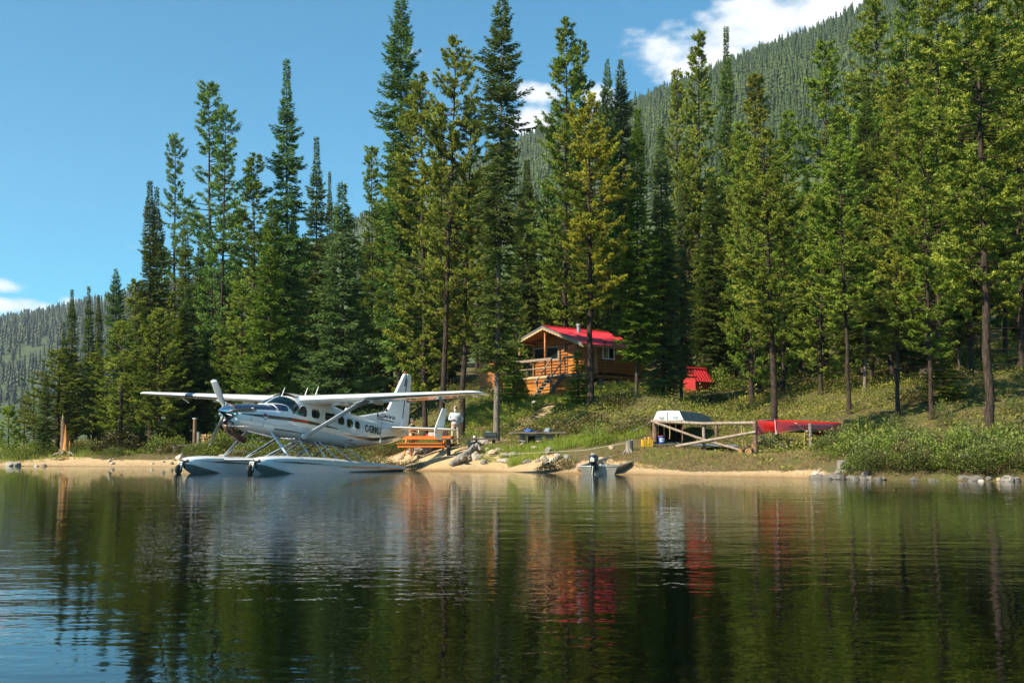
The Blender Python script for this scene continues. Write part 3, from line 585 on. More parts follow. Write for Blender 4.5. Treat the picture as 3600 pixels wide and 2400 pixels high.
# kind, leaf, photo column of the foot, foot row (or None) / depth, photo column and row of the tip, crown width and trunk width in photo pixels, label
TREES = [
 ('p_young', 'pine', 30, None, 73, 30, 1430, 90, 8, 'small yellow green young pine at the far left end of the shore'),
 ('p_full', 'green', 200, None, 76, 212, 1222, 230, 16, 'bushy pine at the left tip of the wood behind the splintered stump'),
 ('s_full', 'spruce', 222, None, 80, 224, 1130, 70, 10, 'short dark spruce just left of the first tall spire at the left'),
 ('s_full', 'spruce', 252, None, 82, 253, 1016, 85, 12, 'leftmost of the three narrow dark spires against the far hill'),
 ('s_full', 'spruce', 312, None, 84, 312, 1005, 90, 12, 'middle one of the three narrow dark spires against the far hill'),
 ('s_full', 'spruce', 347, None, 87, 346, 1036, 75, 10, 'rightmost and thinnest of the three narrow spires against the far hill'),
 ('s_open', 'spruce', 408, None, 82, 408, 943, 110, 12, 'ragged open spruce with a thin tip right of the three spires'),
 ('p_full', 'pine', 425, None, 72, 430, 1125, 190, 16, 'yellow green pine in front of the ragged spruce at the left'),
 ('p_mid', 'pine', 480, None, 77, 476, 980, 160, 15, 'mid height pine between the ragged spruce and the twin dark spires'),
 ('s_mid', 'spruce', 527, None, 81, 527, 633, 150, 16, 'taller of two touching dark spires left of the sparse pine'),
 ('s_mid', 'spruce', 553, None, 84, 551, 655, 130, 14, 'shorter of two touching dark spires left of the sparse pine'),
 ('p_open', 'spruce', 610, 1512, None, 617, 470, 170, 17, 'thin sparse pine showing sky through it left of the twin topped pine'),
 ('p_open', 'spruce', 745, 1515, None, 733, 286, 260, 21, 'tall twin topped pine with open crown behind the left wing'),
 ('p_open', 'spruce', 770, None, 76, 795, 372, 210, 16, 'lower right hand stem of the twin topped pine'),
 ('p_mid', 'green', 893, None, 82, 893, 540, 230, 17, 'broad topped pine between the twin topped pine and the tall spire'),
 ('s_mid', 'spruce', 1010, None, 78, 1008, 208, 200, 20, 'tall sharp spire rising alone against the blue sky left of centre'),
 ('s_broad', 'green', 935, None, 69, 957, 690, 270, 18, 'dense bright green cone shaped tree behind the windshield'),
 ('s_mid', 'spruce', 1113, None, 83, 1113, 480, 150, 15, 'narrow conifer with pointed top right of the lone tall spire'),
 ('s_full', 'spruce', 1160, None, 87, 1159, 602, 80, 10, 'little spire peeping out behind the blue green spruce'),
 ('s_broad', 'blue', 1203, None, 66, 1203, 640, 330, 20, 'broad blue green spruce with foliage down to the shrubs behind the fuselage'),
 ('p_open', 'green', 1310, None, 80, 1306, 512, 190, 14, 'loose pine with curved tip left of the tallest spruce'),
 ('s_open', 'spruce', 1405, None, 62, 1410, -60, 210, 21, 'tallest ragged spruce cut off by the top edge left of centre'),
 ('p_mid', 'pine', 1495, None, 60, 1478, 258, 270, 20, 'wide yellow green pine filling the gap above the tail fin'),
 ('p_high', 'pine', 1552, None, 56, 1606, 118, 260, 23, 'big dark topped pine leaning right behind the standing man'),
 ('p_high', 'pine', 1622, None, 57, 1660, 330, 210, 23, 'pine with a straight dark trunk right beside the standing man'),
 ('s_open', 'spruce', 1745, None, 50, 1766, -40, 250, 23, 'spruce with pale bare grey trunk standing by the path to the steps'),
 ('s_young', 'green', 1803, 1416, None, 1808, 1232, 125, 8, 'young spruce just left of the porch railing'),
 ('s_young', 'green', 2035, 1428, None, 2032, 1240, 120, 8, 'young spruce at the right side of the porch steps'),
 ('p_mid', 'green', 1985, None, 78, 1993, 66, 250, 22, 'tall pine right behind the ridge of the cabin roof'),
 ('p_mid', 'green', 2030, None, 80, 2040, 142, 190, 18, 'second top leaning right of the tall pine behind the cabin'),
 ('p_high', 'gold', 2076, None, 59, 2069, 318, 250, 25, 'golden tinged pine whose dark trunk stands before the cabin'),
 ('s_open', 'spruce', 2137, None, 79, 2135, 205, 120, 14, 'left one of two slim matching spires behind the cabin'),
 ('s_open', 'spruce', 2184, None, 81, 2182, 203, 140, 15, 'right one of two slim matching spires behind the cabin'),
 ('s_mid', 'green', 2237, None, 60, 2242, 380, 200, 14, 'dark green spruce with low boughs over the right end of the roof'),
 ('s_full', 'blue', 2334, None, 62, 2322, 442, 195, 18, 'large grey green spruce with boughs to the ground right of the cabin'),
 ('p_mid', 'pine', 2382, None, 78, 2380, 235, 160, 16, 'pine top just left of the tallest pine above the red shed'),
 ('p_mid', 'pine', 2457, None, 76, 2457, 104, 230, 20, 'tallest pine above the little red shed'),
 ('s_full', 'spruce', 2553, None, 84, 2553, 92, 140, 14, 'thin spire with a needle tip against the white cloud'),
 ('p_full', 'green', 2419, None, 75, 2419, 534, 210, 17, 'leafy green pine in front of the tallest pine above the red shed'),
 ('s_mid', 'blue', 2396, None, 64, 2392, 600, 95, 12, 'grey green spruce whose trunk stands just left of the red shed'),
 ('p_mid', 'pine', 2655, None, 74, 2655, 258, 280, 20, 'full pine standing behind and above the leaning trunk'),
 ('p_high', 'pine', 2727, 1545, None, 2682, 455, 290, 27, 'pine with a leaning trunk directly behind the red canoes'),
 ('p_mid', 'pine', 2668, 1372, None, 2600, 420, 200, 17, 'pine with a thick short trunk left of the leaning one'),
 ('p_mid', 'green', 2738, 1374, None, 2772, 380, 200, 16, 'pine with straight trunk just right of the leaning one'),
 ('p_mid', 'pine', 2905, None, 76, 2902, 142, 280, 20, 'yellowish round topped pine standing before the mountainside'),
 ('p_full', 'pine', 2885, 1386, None, 2888, 690, 210, 17, 'low pine with a short trunk and thick crown above the canoes'),
 ('p_high', 'pine', 2986, 1456, None, 2948, 470, 260, 17, 'pine with a slim dark trunk right of the red canoes'),
 ('s_mid', 'spruce', 3040, 1374, None, 3045, 290, 230, 12, 'grey barked slim tree behind the pair of slim dark trunks'),
 ('p_mid', 'pine', 3157, 1464, None, 3150, 240, 270, 16, 'straight dark trunked pine in the middle of the right slope'),
 ('p_mid', 'pine', 3085, None, 74, 3080, -40, 300, 22, 'tall pine whose crown reaches the top edge beside the ridge'),
 ('s_full', 'blue', 3215, None, 62, 3222, 480, 280, 17, 'pale grey green spruce with drooping boughs on the right slope'),
 ('p_mid', 'green', 3276, 1474, None, 3235, 330, 250, 17, 'pine with two thin trunks side by side at the right'),
 ('s_young', 'green', 3315, 1420, None, 3312, 1190, 160, 8, 'young fir growing against the twin thin trunks'),
 ('s_mid', 'spruce', 3372, 1316, None, 3370, 380, 190, 10, 'spindly spruce farther up the right slope'),
 ('p_mid', 'pine', 3415, 1322, None, 3412, 130, 240, 16, 'dark trunked pine left behind the thickest trunk'),
 ('s_mid', 'spruce', 3455, 1264, None, 3460, 80, 220, 16, 'light barked tree with flared roots behind the thickest trunk'),
 ('p_high', 'pine', 3478, 1518, None, 3425, -300, 480, 34, 'huge pine with the thickest trunk close to the right edge'),
 ('p_mid', 'pine', 3300, None, 54, 3295, -150, 400, 24, 'big yellow green pine crown filling the upper right'),
 ('p_mid', 'pine', 3590, None, 54, 3575, -120, 380, 24, 'pine partly cut off by the right edge of the view'),
 ('p_mid', 'green', 3190, None, 82, 3185, -90, 280, 20, 'dark pine deep behind the big crowns at upper right'),
 ('p_full', 'pine', 2590, None, 70, 2588, 470, 190, 15, 'slim pine between the tall spire and the leaning trunk'),
 ('s_full', 'spruce', 2505, None, 70, 2503, 620, 190, 14, 'dark spruce directly above the red shed roof'),
 ('s_mid', 'spruce', 1855, None, 84, 1852, 560, 170, 15, 'spruce seen through the gap left of the cabin roof'),
 ('p_full', 'green', 1925, None, 86, 1925, 640, 180, 15, 'green pine behind the peak of the cabin roof'),
 ('s_full', 'spruce', 1290, 1410, None, 1290, 810, 170, 10, 'thin trunked spruce above the rear windows of the plane'),
 ('s_full', 'spruce', 1336, 1412, None, 1334, 770, 160, 11, 'thin trunked spruce left of the tail fin'),
 ('s_full', 'blue', 660, None, 75, 660, 1010, 170, 13, 'spruce behind the propeller hub'),
 ('p_full', 'pine', 850, None, 74, 850, 980, 210, 15, 'low yellow green pine above the nose of the plane'),
 ('p_full', 'pine', 560, None, 72, 560, 1080, 200, 15, 'bushy pine above the tip of the left wing'),
 ('p_full', 'pine', 330, None, 77, 330, 1240, 150, 14, 'low bushy pine left of the brush pile'),
]
def forest():
    for kind, leaf, fx, fy, dep, tx, ty, wpx, tpx, label in TREES:
        base = on_ground(fx, fy) if fy else gp(fx, dep)
        top = at_depth(tx, ty, base.y); dd = base.y
        nm = 'pine_tree' if kind[0] == 'p' else 'spruce_tree'
        tree(nm, kind, leaf, base, top, (1.08 if kind[0] == 'p' else 1.18) * wpx * dd / FPX, max(.04, tpx * dd / FPX / 2), label, None, 'pale' if ('pale bare' in label or 'light barked' in label or 'grey barked' in label) else 'grey' if kind[0] == 's' else 'brown')
    env = np.array([(-200, 1420), (0, 1400), (190, 1300), (330, 1180), (420, 1100), (500, 900), (620, 700), (820, 700), (960, 720), (1080, 660), (1170, 760), (1260, 820), (1400, 480), (1680, 480), (1770, 640), (1860, 700), (1950, 560), (2100, 420), (2280, 560), (2330, 520), (2560, 520), (2700, 480), (2800, 500), (3000, 350), (3200, 60), (3700, -50)])
    g = random.Random(3)
    # trees crowded behind the front rows: nothing in the photograph tells them apart
    for i in range(46):
        px = 60 + 3600 * (i + g.uniform(.1, .9)) / 46; dep = g.uniform(72, 84) if px < 1500 else g.uniform(70, 92)
        if 1540 < px < 1790: continue
        if 2340 < px < 2570 or 3330 < px < 3450: continue
        if 1780 < px < 2330: dep = g.uniform(76, 90)
        p = gp(px, dep); H = g.uniform(4.5, 9.5) * (1 if px > 420 else .6); sp = g.random() < .6
        tree('spruce_tree' if sp else 'pine_tree', g.choice(['s_broad', 's_full']) if sp else 'p_full', g.choice(['spruce', 'green', 'blue']) if sp else 'pine', p, p + Vector((0, 0, H)), H * g.uniform(.26, .36), .05 + H * .006, 'one of the low young conifers filling the dark gaps between the trunks', 'low conifers between the trunks', 'brown')
    for i in range(24):
        px = 2610 + 1070 * (i + g.uniform(.1, .9)) / 24; dep = g.uniform(60, 80)
        if 3330 < px < 3450: continue
        p = gp(px, dep); top = at_depth(px + g.uniform(-8, 8), float(np.interp(px, env[:, 0], env[:, 1])) + g.uniform(60, 420), dep); H = (top - p).length
        tree('pine_tree', g.choice(['p_full', 'p_mid']), g.choice(['green', 'pine']), p, top, min(4.6, H * g.uniform(.2, .26)), .07 + H * .006, 'one of the pines filling the right hand wood behind the foremost trunks', 'pines filling the right hand wood', 'brown')
    for i in range(88):
        px = -60 + 3760 * (i + g.uniform(.1, .9)) / 88; dep = g.uniform(84, 112) if px > 1000 else g.uniform(84, 98)
        if px < 420: dep = g.uniform(82, 90)
        p = gp(px, dep); ty = float(np.interp(px, env[:, 0], env[:, 1])) + g.uniform(20, 330)
        top = at_depth(px + g.uniform(-8, 8), ty, dep); sp = g.random() < .55
        H = (top - p).length
        if H < 4: continue
        tree('spruce_tree' if sp else 'pine_tree', g.choice(['s_full', 's_mid']) if sp else g.choice(['p_full', 'p_mid']), g.choice(['spruce', 'spruce', 'green']) if sp else g.choice(['green', 'pine']), p, top, min(5.2, H * g.uniform(.19, .27)), .07 + H * .006,
             'one of the dark conifers crowded deep in the wood behind the front rows', 'conifers crowded deep in the wood', 'brown')
forest()
# ------------------------------------------------------------------ float plane
def paint(name, col, rough=.16, coat=1.0, metal=0.0): return M_(name, col, rough, metal, coat=coat, bump=.0012, scale=1.6, detail=2)
WHITE = paint('paint_white', (.78, .79, .80)); NAVY = paint('paint_navy', (.012, .018, .055), .12); BLACKP = M_('paint_black', (.012, .012, .015), .25, coat=.5)
REDP = paint('paint_red', (.42, .02, .035)); ALU = M_('aluminium', (.60, .63, .66), .30, .75, bump=.001, scale=3); CHROME = M_('spinner_chrome', (.80, .81, .83), .05, 1.0)
GREYP = M_('paint_grey', (.40, .43, .46), .3, coat=.4); RUBBER = M_('rubber', (.014, .014, .015), .75, bump=.002, scale=40); DARKM = M_('dark_metal', (.05, .05, .055), .45, .6)
BLADE = M_('propeller_blade', (.34, .35, .33), .4, .2, col2=(.28, .29, .28), scale=4); FLOATP = paint('float_paint', (.62, .66, .69), .22, .6); HULLP = M_('float_hull', (.48, .50, .51), .35, .3, col2=(.38, .40, .41), scale=3, stretch=(1, 1, 4))
EXH = M_('exhaust_steel', (.22, .15, .10), .45, .8, col2=(.12, .09, .07), scale=6)
def glass_mat(name, tint=(.80, .92, .90), refl=(.9, .97, 1)):
    m = bpy.data.materials.new(name); m.use_nodes = True; nt = m.node_tree; nt.nodes.clear(); out = ND(nt, 'ShaderNodeOutputMaterial')
    fr = ND(nt, 'ShaderNodeFresnel'); fr.inputs['IOR'].default_value = 1.5; gl = ND(nt, 'ShaderNodeBsdfGlossy'); gl.inputs['Roughness'].default_value = .02; gl.inputs['Color'].default_value = (*refl, 1)
    tr = ND(nt, 'ShaderNodeBsdfTransparent'); tr.inputs['Color'].default_value = (*tint, 1); mx = ND(nt, 'ShaderNodeMixShader')
    nt.links.new(math_(nt, 'MULTIPLY_ADD', fr.outputs[0], .95, .03), mx.inputs[0]); nt.links.new(tr.outputs[0], mx.inputs[1]); nt.links.new(gl.outputs[0], mx.inputs[2]); nt.links.new(mx.outputs[0], out.inputs['Surface']); return m
TEAL = glass_mat('glass_teal', (.34, .66, .64), (.8, .97, 1)); CLEAR = glass_mat('glass_clear', (.50, .60, .57))
FS = np.array([  # station x, top z, bottom z, half width, squareness
 (-.50, .235, -.40, .36, 2.0), (-.56, .27, -.46, .43, 2.1), (-.70, .295, -.485, .49, 2.2), (-.95, .33, -.51, .545, 2.3), (-1.4, .385, -.575, .62, 2.35), (-1.9, .43, -.62, .68, 2.4), (-2.23, .455, -.64, .72, 2.5),
 (-2.45, .58, -.655, .75, 2.45), (-2.75, .75, -.67, .775, 2.4), (-3.0, .85, -.68, .79, 2.45), (-3.25, .905, -.685, .80, 2.5), (-3.6, .945, -.69, .81, 2.6), (-4.4, .965, -.70, .815, 2.7), (-5.3, .945, -.715, .815, 2.7), (-5.9, .87, -.72, .80, 2.6), (-6.5, .775, -.725, .775, 2.5), (-7.1, .70, -.72, .72, 2.4),
 (-7.7, .665, -.655, .635, 2.3), (-8.4, .625, -.555, .53, 2.2), (-9.2, .575, -.43, .42, 2.1), (-10.0, .53, -.29, .31, 2.0), (-10.7, .49, -.13, .21, 2.0), (-11.2, .45, .03, .13, 2.0), (-11.55, .40, .20, .05, 2.0)])
def fs(x):
    return [np.interp(-np.asarray(x), -FS[:, 0], FS[:, i]) for i in (1, 2, 3, 4)]
def side_y(x, z):
    """half width of the fuselage skin at height z"""
    t, b, w, n = fs(x); zc = b + (t - b) * .46; k = np.where(np.asarray(z) > zc, (np.asarray(z) - zc) / (t - zc), (zc - np.asarray(z)) / (zc - b))
    return w * (1 - np.clip(np.abs(k), 0, .999) ** n) ** (1 / n)
def ring(x, N):
    t, b, w, n = [float(q) for q in fs(x)]; zc = b + (t - b) * .46; o = []
    for k in range(N):
        a = 2 * math.pi * (k + .5) / N; c, s = math.cos(a), math.sin(a)
        y = w * math.copysign(abs(s) ** (2 / n), s); z = (t - zc if c > 0 else zc - b) * math.copysign(abs(c) ** (2 / n), c)
        o.append((x, y, zc + z))
    return o
WINS = [[(-3.50, .555), (-3.62, .555), (-3.71, .52), (-3.735, .45), (-3.74, .22), (-3.70, .175), (-3.62, .17), (-3.17, .205), (-3.13, .24), (-3.17, .30)]]
for x0, x1, z0, z1 in ((-4.01, -4.48, .185, .505), (-4.82, -5.48, .155, .475), (-5.62, -6.05, .10, .435), (-6.23, -6.66, .055, .385), (-6.84, -7.22, .06, .365)):
    c = .07; WINS.append([(x0 - c, z1), (x1 + c, z1), (x1, z1 - c), (x1, z0 + c), (x1 + c, z0), (x0 - c, z0), (x0, z0 + c), (x0, z1 - c)])
def inpoly(x, z, P):
    r = False; j = len(P) - 1
    for i in range(len(P)):
        if (P[i][1] > z) != (P[j][1] > z) and x < (P[j][0] - P[i][0]) * (z - P[i][1]) / (P[j][1] - P[i][1]) + P[i][0]: r = not r
        j = i
    return r
def in_shield(x, y, z):
    a = abs(y)
    return a > .022 and z > .225 and x < -2.27 - .62 * (a / .74) ** 2.3 and x > -3.02 - .30 * (a / .74) ** 1.6
def plane():
    yaw = R(61.7); P0 = Vector((-10.009, 38.867, 0)); ZS = 2.148
    e = empty('floatplane', P0, yaw + math.pi, 'white single propeller high wing floatplane with dark stripes moored at the beach', 'airplane')
    XF = Matrix.Translation((0, 0, ZS)) @ Matrix.Rotation(-R(4.39), 4, 'Y') @ Matrix.Rotation(-R(1.39), 4, 'X')
    B = lambda b, n, m, p=e, **k: b.build(n, m, p, xf=XF, **k)
    # ---- fuselage skin with real window openings
    xs = list(np.arange(-.5, -2.2, -.1)) + list(np.arange(-2.2, -7.4, -.022)) + list(np.arange(-7.4, -11.56, -.16)) + [-11.55]
    N = 168; rings = [ring(x, N) for x in xs]; body = MB(); sh = MB(); panes = [[MB(), MB()] for _ in WINS]
    for r in rings: body.v.extend(r)
    pane_v = {}
    for i in range(len(xs) - 1):
        for k in range(N):
            q = (i * N + k, i * N + (k + 1) % N, (i + 1) * N + (k + 1) % N, (i + 1) * N + k); dst = None
            if -7.4 < xs[i] < -2.2:
                cx = sum(body.v[j][0] for j in q) / 4; cyy = sum(body.v[j][1] for j in q) / 4; cz = sum(body.v[j][2] for j in q) / 4
                if cx > -3.4 and in_shield(cx, cyy, cz): dst = sh
                elif .0 < cz < .6 and abs(cyy) > .5:
                    for w, pl in enumerate(WINS):
                        if inpoly(cx, cz, pl): dst = panes[w][0 if cyy > 0 else 1]; break
            if dst is None: body.f.append(q); body.m.append(0)
            else: dst.add([body.v[j] for j in q], [(0, 1, 2, 3)])
    body.f.append(tuple(reversed(range(N)))); body.m.append(0); body.f.append(tuple((len(xs) - 1) * N + k for k in range(N))); body.m.append(0)
    def weld(o, inset):
        bm = bmesh.new(); bm.from_mesh(o.data); bmesh.ops.remove_doubles(bm, verts=bm.verts, dist=1e-4); bmesh.ops.recalc_face_normals(bm, faces=bm.faces); bm.to_mesh(o.data); bm.free()
        o.data.polygons.foreach_set('use_smooth', [True] * len(o.data.polygons)); return o
    fu = B(body, 'fuselage', WHITE, smooth=True, sharp=R(50))
    for v in sh.v: pass
    ws = weld(B(sh, 'windshield', TEAL, fixn=False), 0)
    for w in range(len(WINS)):
        for s in (0, 1): weld(B(panes[w][s], 'window', CLEAR, fixn=False), 0)
    # windshield post and window surrounds
    b = MB(); b.tube([(x, 0, float(fs(x)[0]) + .004) for x in np.linspace(-2.2, -3.05, 10)], .02, 6); B(b, 'windshield_post', WHITE, smooth=True)
    for s in (1, -1):
        b = MB(); pts = [(-2.27 - .62 * (a / .74) ** 2.3, s * a) for a in np.linspace(.0, .70, 14)]; o = []
        for x, y in pts:
            t, bb, w, n = [float(q) for q in fs(x)]; zc = bb + (t - bb) * .46; z = zc + (t - zc) * (1 - min(.999, abs(y) / w) ** n) ** (1 / n); o.append((x, y * 1.004, z + .006))
        b.tube(o, .018, 6); B(b, 'windshield_frame', WHITE, smooth=True)
        for pl in WINS:
            b = MB(); c = (sum(p[0] for p in pl) / len(pl), sum(p[1] for p in pl) / len(pl))
            o = [(x + (x - c[0]) * .05, s * (float(side_y(x, z)) + .004), z + (z - c[1]) * .05) for x, z in pl]; b.tube(o + [o[0]], .011, 5, caps=False); B(b, 'window_frame', WHITE, smooth=True)
    # ---- skin stripes and panels: strips laid just proud of the skin
    def strip(name, mat, pts, s, off=.004, nz=5, parent=fu):
        """pts: (x, z low, z high)"""
        b = MB(); pts = np.array(pts); X = np.arange(pts[0, 0], pts[-1, 0], -.06).tolist() + [pts[-1, 0]]; rows = []
        for x in X:
            lo = np.interp(-x, -pts[:, 0], pts[:, 1]); hi = np.interp(-x, -pts[:, 0], pts[:, 2]); rows.append([(x, s * (float(side_y(x, z)) + off), z) for z in np.linspace(lo, hi, nz)])
        b.loft(rows, caps=False, closed=False); return B(b, name, mat, parent, smooth=True)
    for s in (1, -1):
        strip('stripe', BLACKP, [(-.62, -.055, -.03), (-1.9, -.08, .04), (-2.95, -.06, .06)], s)
        strip('stripe', REDP, [(-2.95, -.06, .06), (-3.85, -.06, .055)], s)
        strip('stripe', BLACKP, [(-3.85, -.06, .055), (-4.8, -.075, .0), (-5.7, -.085, -.06)], s)
        strip('stripe', BLACKP, [(-5.95, -.245, -.24), (-6.6, -.285, -.235), (-7.25, -.325, -.225), (-8.45, -.295, -.165), (-9.5, -.16, -.02), (-10.6, .07, .10)], s)
        strip('stripe', NAVY, [(-6.3, -.52, -.51), (-7.3, -.56, -.53)], s)
        # navy top of the cowling, in two halves
        b = MB(); rows = []
        for x in np.linspace(-.50, -2.75, 40):
            t, bb, w, n = [float(q) for q in fs(x)]; zc = bb + (t - bb) * .46; lowz = np.interp(-x, [.5, 1.2, 2.0, 2.75], [.10, .17, .235, .27]); row = []
            ymax = min(float(side_y(x, lowz)), w * .995); y0 = 0.0
            if x < -2.30: y0 = min(ymax, .74 * ((-2.27 - x) / .62) ** (1 / 2.3))
            for y in np.linspace(y0, ymax, 12): row.append((x, s * y, zc + (t - zc) * max(0, 1 - (y / w) ** n) ** (1 / n) + .004))
            rows.append(row)
        b.loft(rows, caps=False, closed=False); B(b, 'cowl_panel', NAVY, fu, smooth=True)
        # round emblem and cowl catches
        b = MB(); ex, ez = -1.66, -.03
        for r0, mi in ((.125, 0), (.10, 1)):
            yy = float(side_y(ex, ez)); ps = [(ex + r0 * math.cos(a), s * (float(side_y(ex + r0 * math.cos(a), ez + r0 * math.sin(a))) + (.008 if mi == 0 else .011)), ez + r0 * math.sin(a)) for a in np.linspace(0, 6.283, 21)[:-1]]
            b.add(ps, [tuple(range(20))], mi)
        for dz, hz, mi in ((.03, .03, 2), (-.035, .028, 3)):
            ps = [(ex + x, s * (float(side_y(ex + x, ez + z + dz)) + .014), ez + z + dz) for x, z in ((-.075, -hz), (.075, -hz), (.06, hz), (-.06, hz))]; b.add(ps, [(0, 1, 2, 3)], mi)
        B(b, 'emblem', [GREYP, NAVY, REDP, WHITE], fu, fixn=False)
        for cx, cz in ((-1.05, -.20), (-1.62, -.34), (-2.1, -.45)):
            b = MB(); b.beam((cx, s * (float(side_y(cx, cz + .05)) + .004), cz + .06), (cx - .02, s * (float(side_y(cx, cz - .05)) + .004), cz - .06), .02, .008); B(b, 'catch', DARKM, fu)
    b = MB()  # panel seams on the port side
    for pts in ([(-1.0, z) for z in np.linspace(.12, -.42, 9)], [(-2.22, z) for z in np.linspace(.30, -.5, 9)], [(x, -.17 - .09 * (-x - 1)) for x in np.linspace(-1.0, -2.2, 7)], [(-2.95, z) for z in np.linspace(.18, -.55, 9)], [(-3.85, z) for z in np.linspace(.6, -.55, 11)], [(-5.56, z) for z in np.linspace(.55, -.5, 11)], [(-7.45, z) for z in np.linspace(.5, -.55, 11)]):
        b.tube([(x, float(side_y(x, z)) + .001, z) for x, z in pts], .004, 4)
    B(b, 'panel_seam', GREYP, fu)
    def lettering(name, txt, size, x0, z0, mat, yfun, shear=0.0, slope=0.0, sx=1.0, bold=0.0):
        cu = bpy.data.curves.new(name, 'FONT'); cu.body = txt; cu.size = size; cu.shear = shear; cu.offset = bold; cu.resolution_u = 3
        o = bpy.data.objects.new(name, cu); COL.objects.link(o); bpy.context.view_layer.update()
        me = bpy.data.meshes.new_from_object(o.evaluated_get(bpy.context.evaluated_depsgraph_get())); bpy.data.objects.remove(o)
        for v in me.vertices:
            u, w = v.co.x * sx, v.co.y; x = x0 - u; z = z0 + w + slope * u; v.co = XF @ Vector((x, yfun(x, z), z))
        me.materials.clear(); me.materials.append(mat); ob = bpy.data.objects.new(name, me); COL.objects.link(ob); ob.parent = fu; return ob
    lettering('registration_letters', 'C-GRMU', .40, -7.62, .02, BLACKP, lambda x, z: float(side_y(x, z)) + .02, shear=.12, sx=.88, bold=.012)
    fy = lambda x, z: .075
    lettering('operator_name', 'Liard Air Ltd', .20, -9.66, .80, NAVY, fy, slope=-.02, sx=.80, bold=.006)
    lettering('operator_address', 'NorthernRockiesLodge.com', .125, -9.20, .665, NAVY, fy, slope=-.02, sx=.84, bold=.002)
    b = MB(); b.add([(-9.19, .075, .94), (-9.24, .075, .95), (-9.30, .075, .80), (-9.19, .075, .77)], [(0, 1, 2, 3)]); b.add([(-9.19, .076, .77), (-9.63, .076, .76), (-9.65, .076, .80), (-9.25, .076, .815)], [(0, 1, 2, 3)]); b.tube([(-9.25, .076, .955), (-9.36, .076, 1.0), (-9.60, .076, .80)], .006, 4)
    B(b, 'operator_mark', NAVY, fu, fixn=False)
    # ---- nose: spinner, three blades, inlets, exhaust
    b = MB(); b.lathe([(.004, 0.0), (.045, -.035), (.10, -.11), (.16, -.21), (.205, -.31), (.235, -.42), (.245, -.49)], ax='x', n=24); sp = B(b, 'spinner', CHROME, smooth=True, sharp=R(40))
    hub = Vector((-.36, 0, 0)); L = 1.345
    for a in (R(-33), R(87), R(207)):      # clockwise from up as seen from ahead
        # image right is port (+y) seen from the front
        d = Vector((0, math.sin(a), math.cos(a))); t = Vector((0, math.cos(a), -math.sin(a))); b = MB(); rings = []
        for k in np.linspace(.12, 1, 15):
            ch = np.interp(k, [.12, .2, .35, .6, .85, .97, 1], [.05, .075, .125, .14, .125, .10, .03]); th = np.interp(k, [.12, .3, 1], [.05, .026, .007]); tw = -R(np.interp(k, [.12, .3, 1], [84, 74, 58]))
            cdir = t * math.cos(tw) + Vector((1, 0, 0)) * math.sin(tw); nd = d.cross(cdir)
            rings.append([hub + d * (k * L) + cdir * (ch * math.cos(q)) + nd * (th * math.sin(q)) for q in np.linspace(0, 6.283, 13)[:-1]])
        b.loft(rings); bl = B(b, 'propeller_blade', BLADE, smooth=True, sharp=R(60))
        b = MB(); rr = []
        for k in np.linspace(.90, .965, 4):
            ch = np.interp(k, [.85, .97, 1], [.125, .10, .03]) * 1.03 + .002; tw = -R(np.interp(k, [.3, 1], [74, 58])); cdir = t * math.cos(tw) + Vector((1, 0, 0)) * math.sin(tw); nd = d.cross(cdir)
            rr.append([hub + d * (k * L) + cdir * (ch * math.cos(q)) + nd * (.016 * math.sin(q)) for q in np.linspace(0, 6.283, 13)[:-1]])
        b.loft(rr, caps=False); B(b, 'tip_band', WHITE, bl, smooth=True)
    b = MB(); b.lathe([(.20, -.492), (.30, -.495), (.30, -.51), (.20, -.52)], ax='x', n=24); B(b, 'propeller_ring', DARKM)
    for s in (1, -1):
        b = MB(); b.tube([(-.478, s * .30, -.06), (-.62, s * .31, -.06)], .085, 12); B(b, 'air_inlet', DARKM)
        b = MB(); b.lathe([(.09, 0), (.105, .02), (.09, .04)], (-.475, s * .30, -.06), 'x', 16); B(b, 'inlet_lip', CHROME, smooth=True)
    b = MB(); b.loft([[(-.49 - .1 * k, y * (1 + .1 * k), -.36 + z * (1 + .1 * k)) for y, z in ((.24 * math.cos(a), .085 * math.sin(a)) for a in np.linspace(0, 6.283, 19)[:-1])] for k in (0, 1, 2)]); B(b, 'oil_inlet', DARKM)
    b = MB(); b.tube([(-.75, -.30, -.42), (-1.1, -.40, -.60), (-1.5, -.46, -.76), (-1.95, -.50, -.86)], [.12, .14, .13, .12], 14, sx=1.15); B(b, 'exhaust_pipe', EXH, smooth=True)
    # ---- wing
    def airfoil(c, t, n=16, camber=.03):
        up = []; lo = []
        for k in range(n + 1):
            x = .5 - .5 * math.cos(math.pi * k / n); y = 5 * t * (.2969 * x ** .5 - .126 * x - .3516 * x * x + .2843 * x ** 3 - .1036 * x ** 4); m = camber * 4 * x * (1 - x)
            up.append((-x * c, (m + y) * c)); lo.append((-x * c, (m - y) * c))
        return up + lo[-2:0:-1]
    def wing_rings(st):
        return [[(lx + x, y, lz + z) for x, z in airfoil(c, t)] for y, lx, lz, c, t in st]
    def wst(y):
        k = (abs(y) - .75) / 7.0; return (y, -3.40 - .25 * k, .80 + .27 * k, 1.98 - .76 * k, .165 - .045 * k)
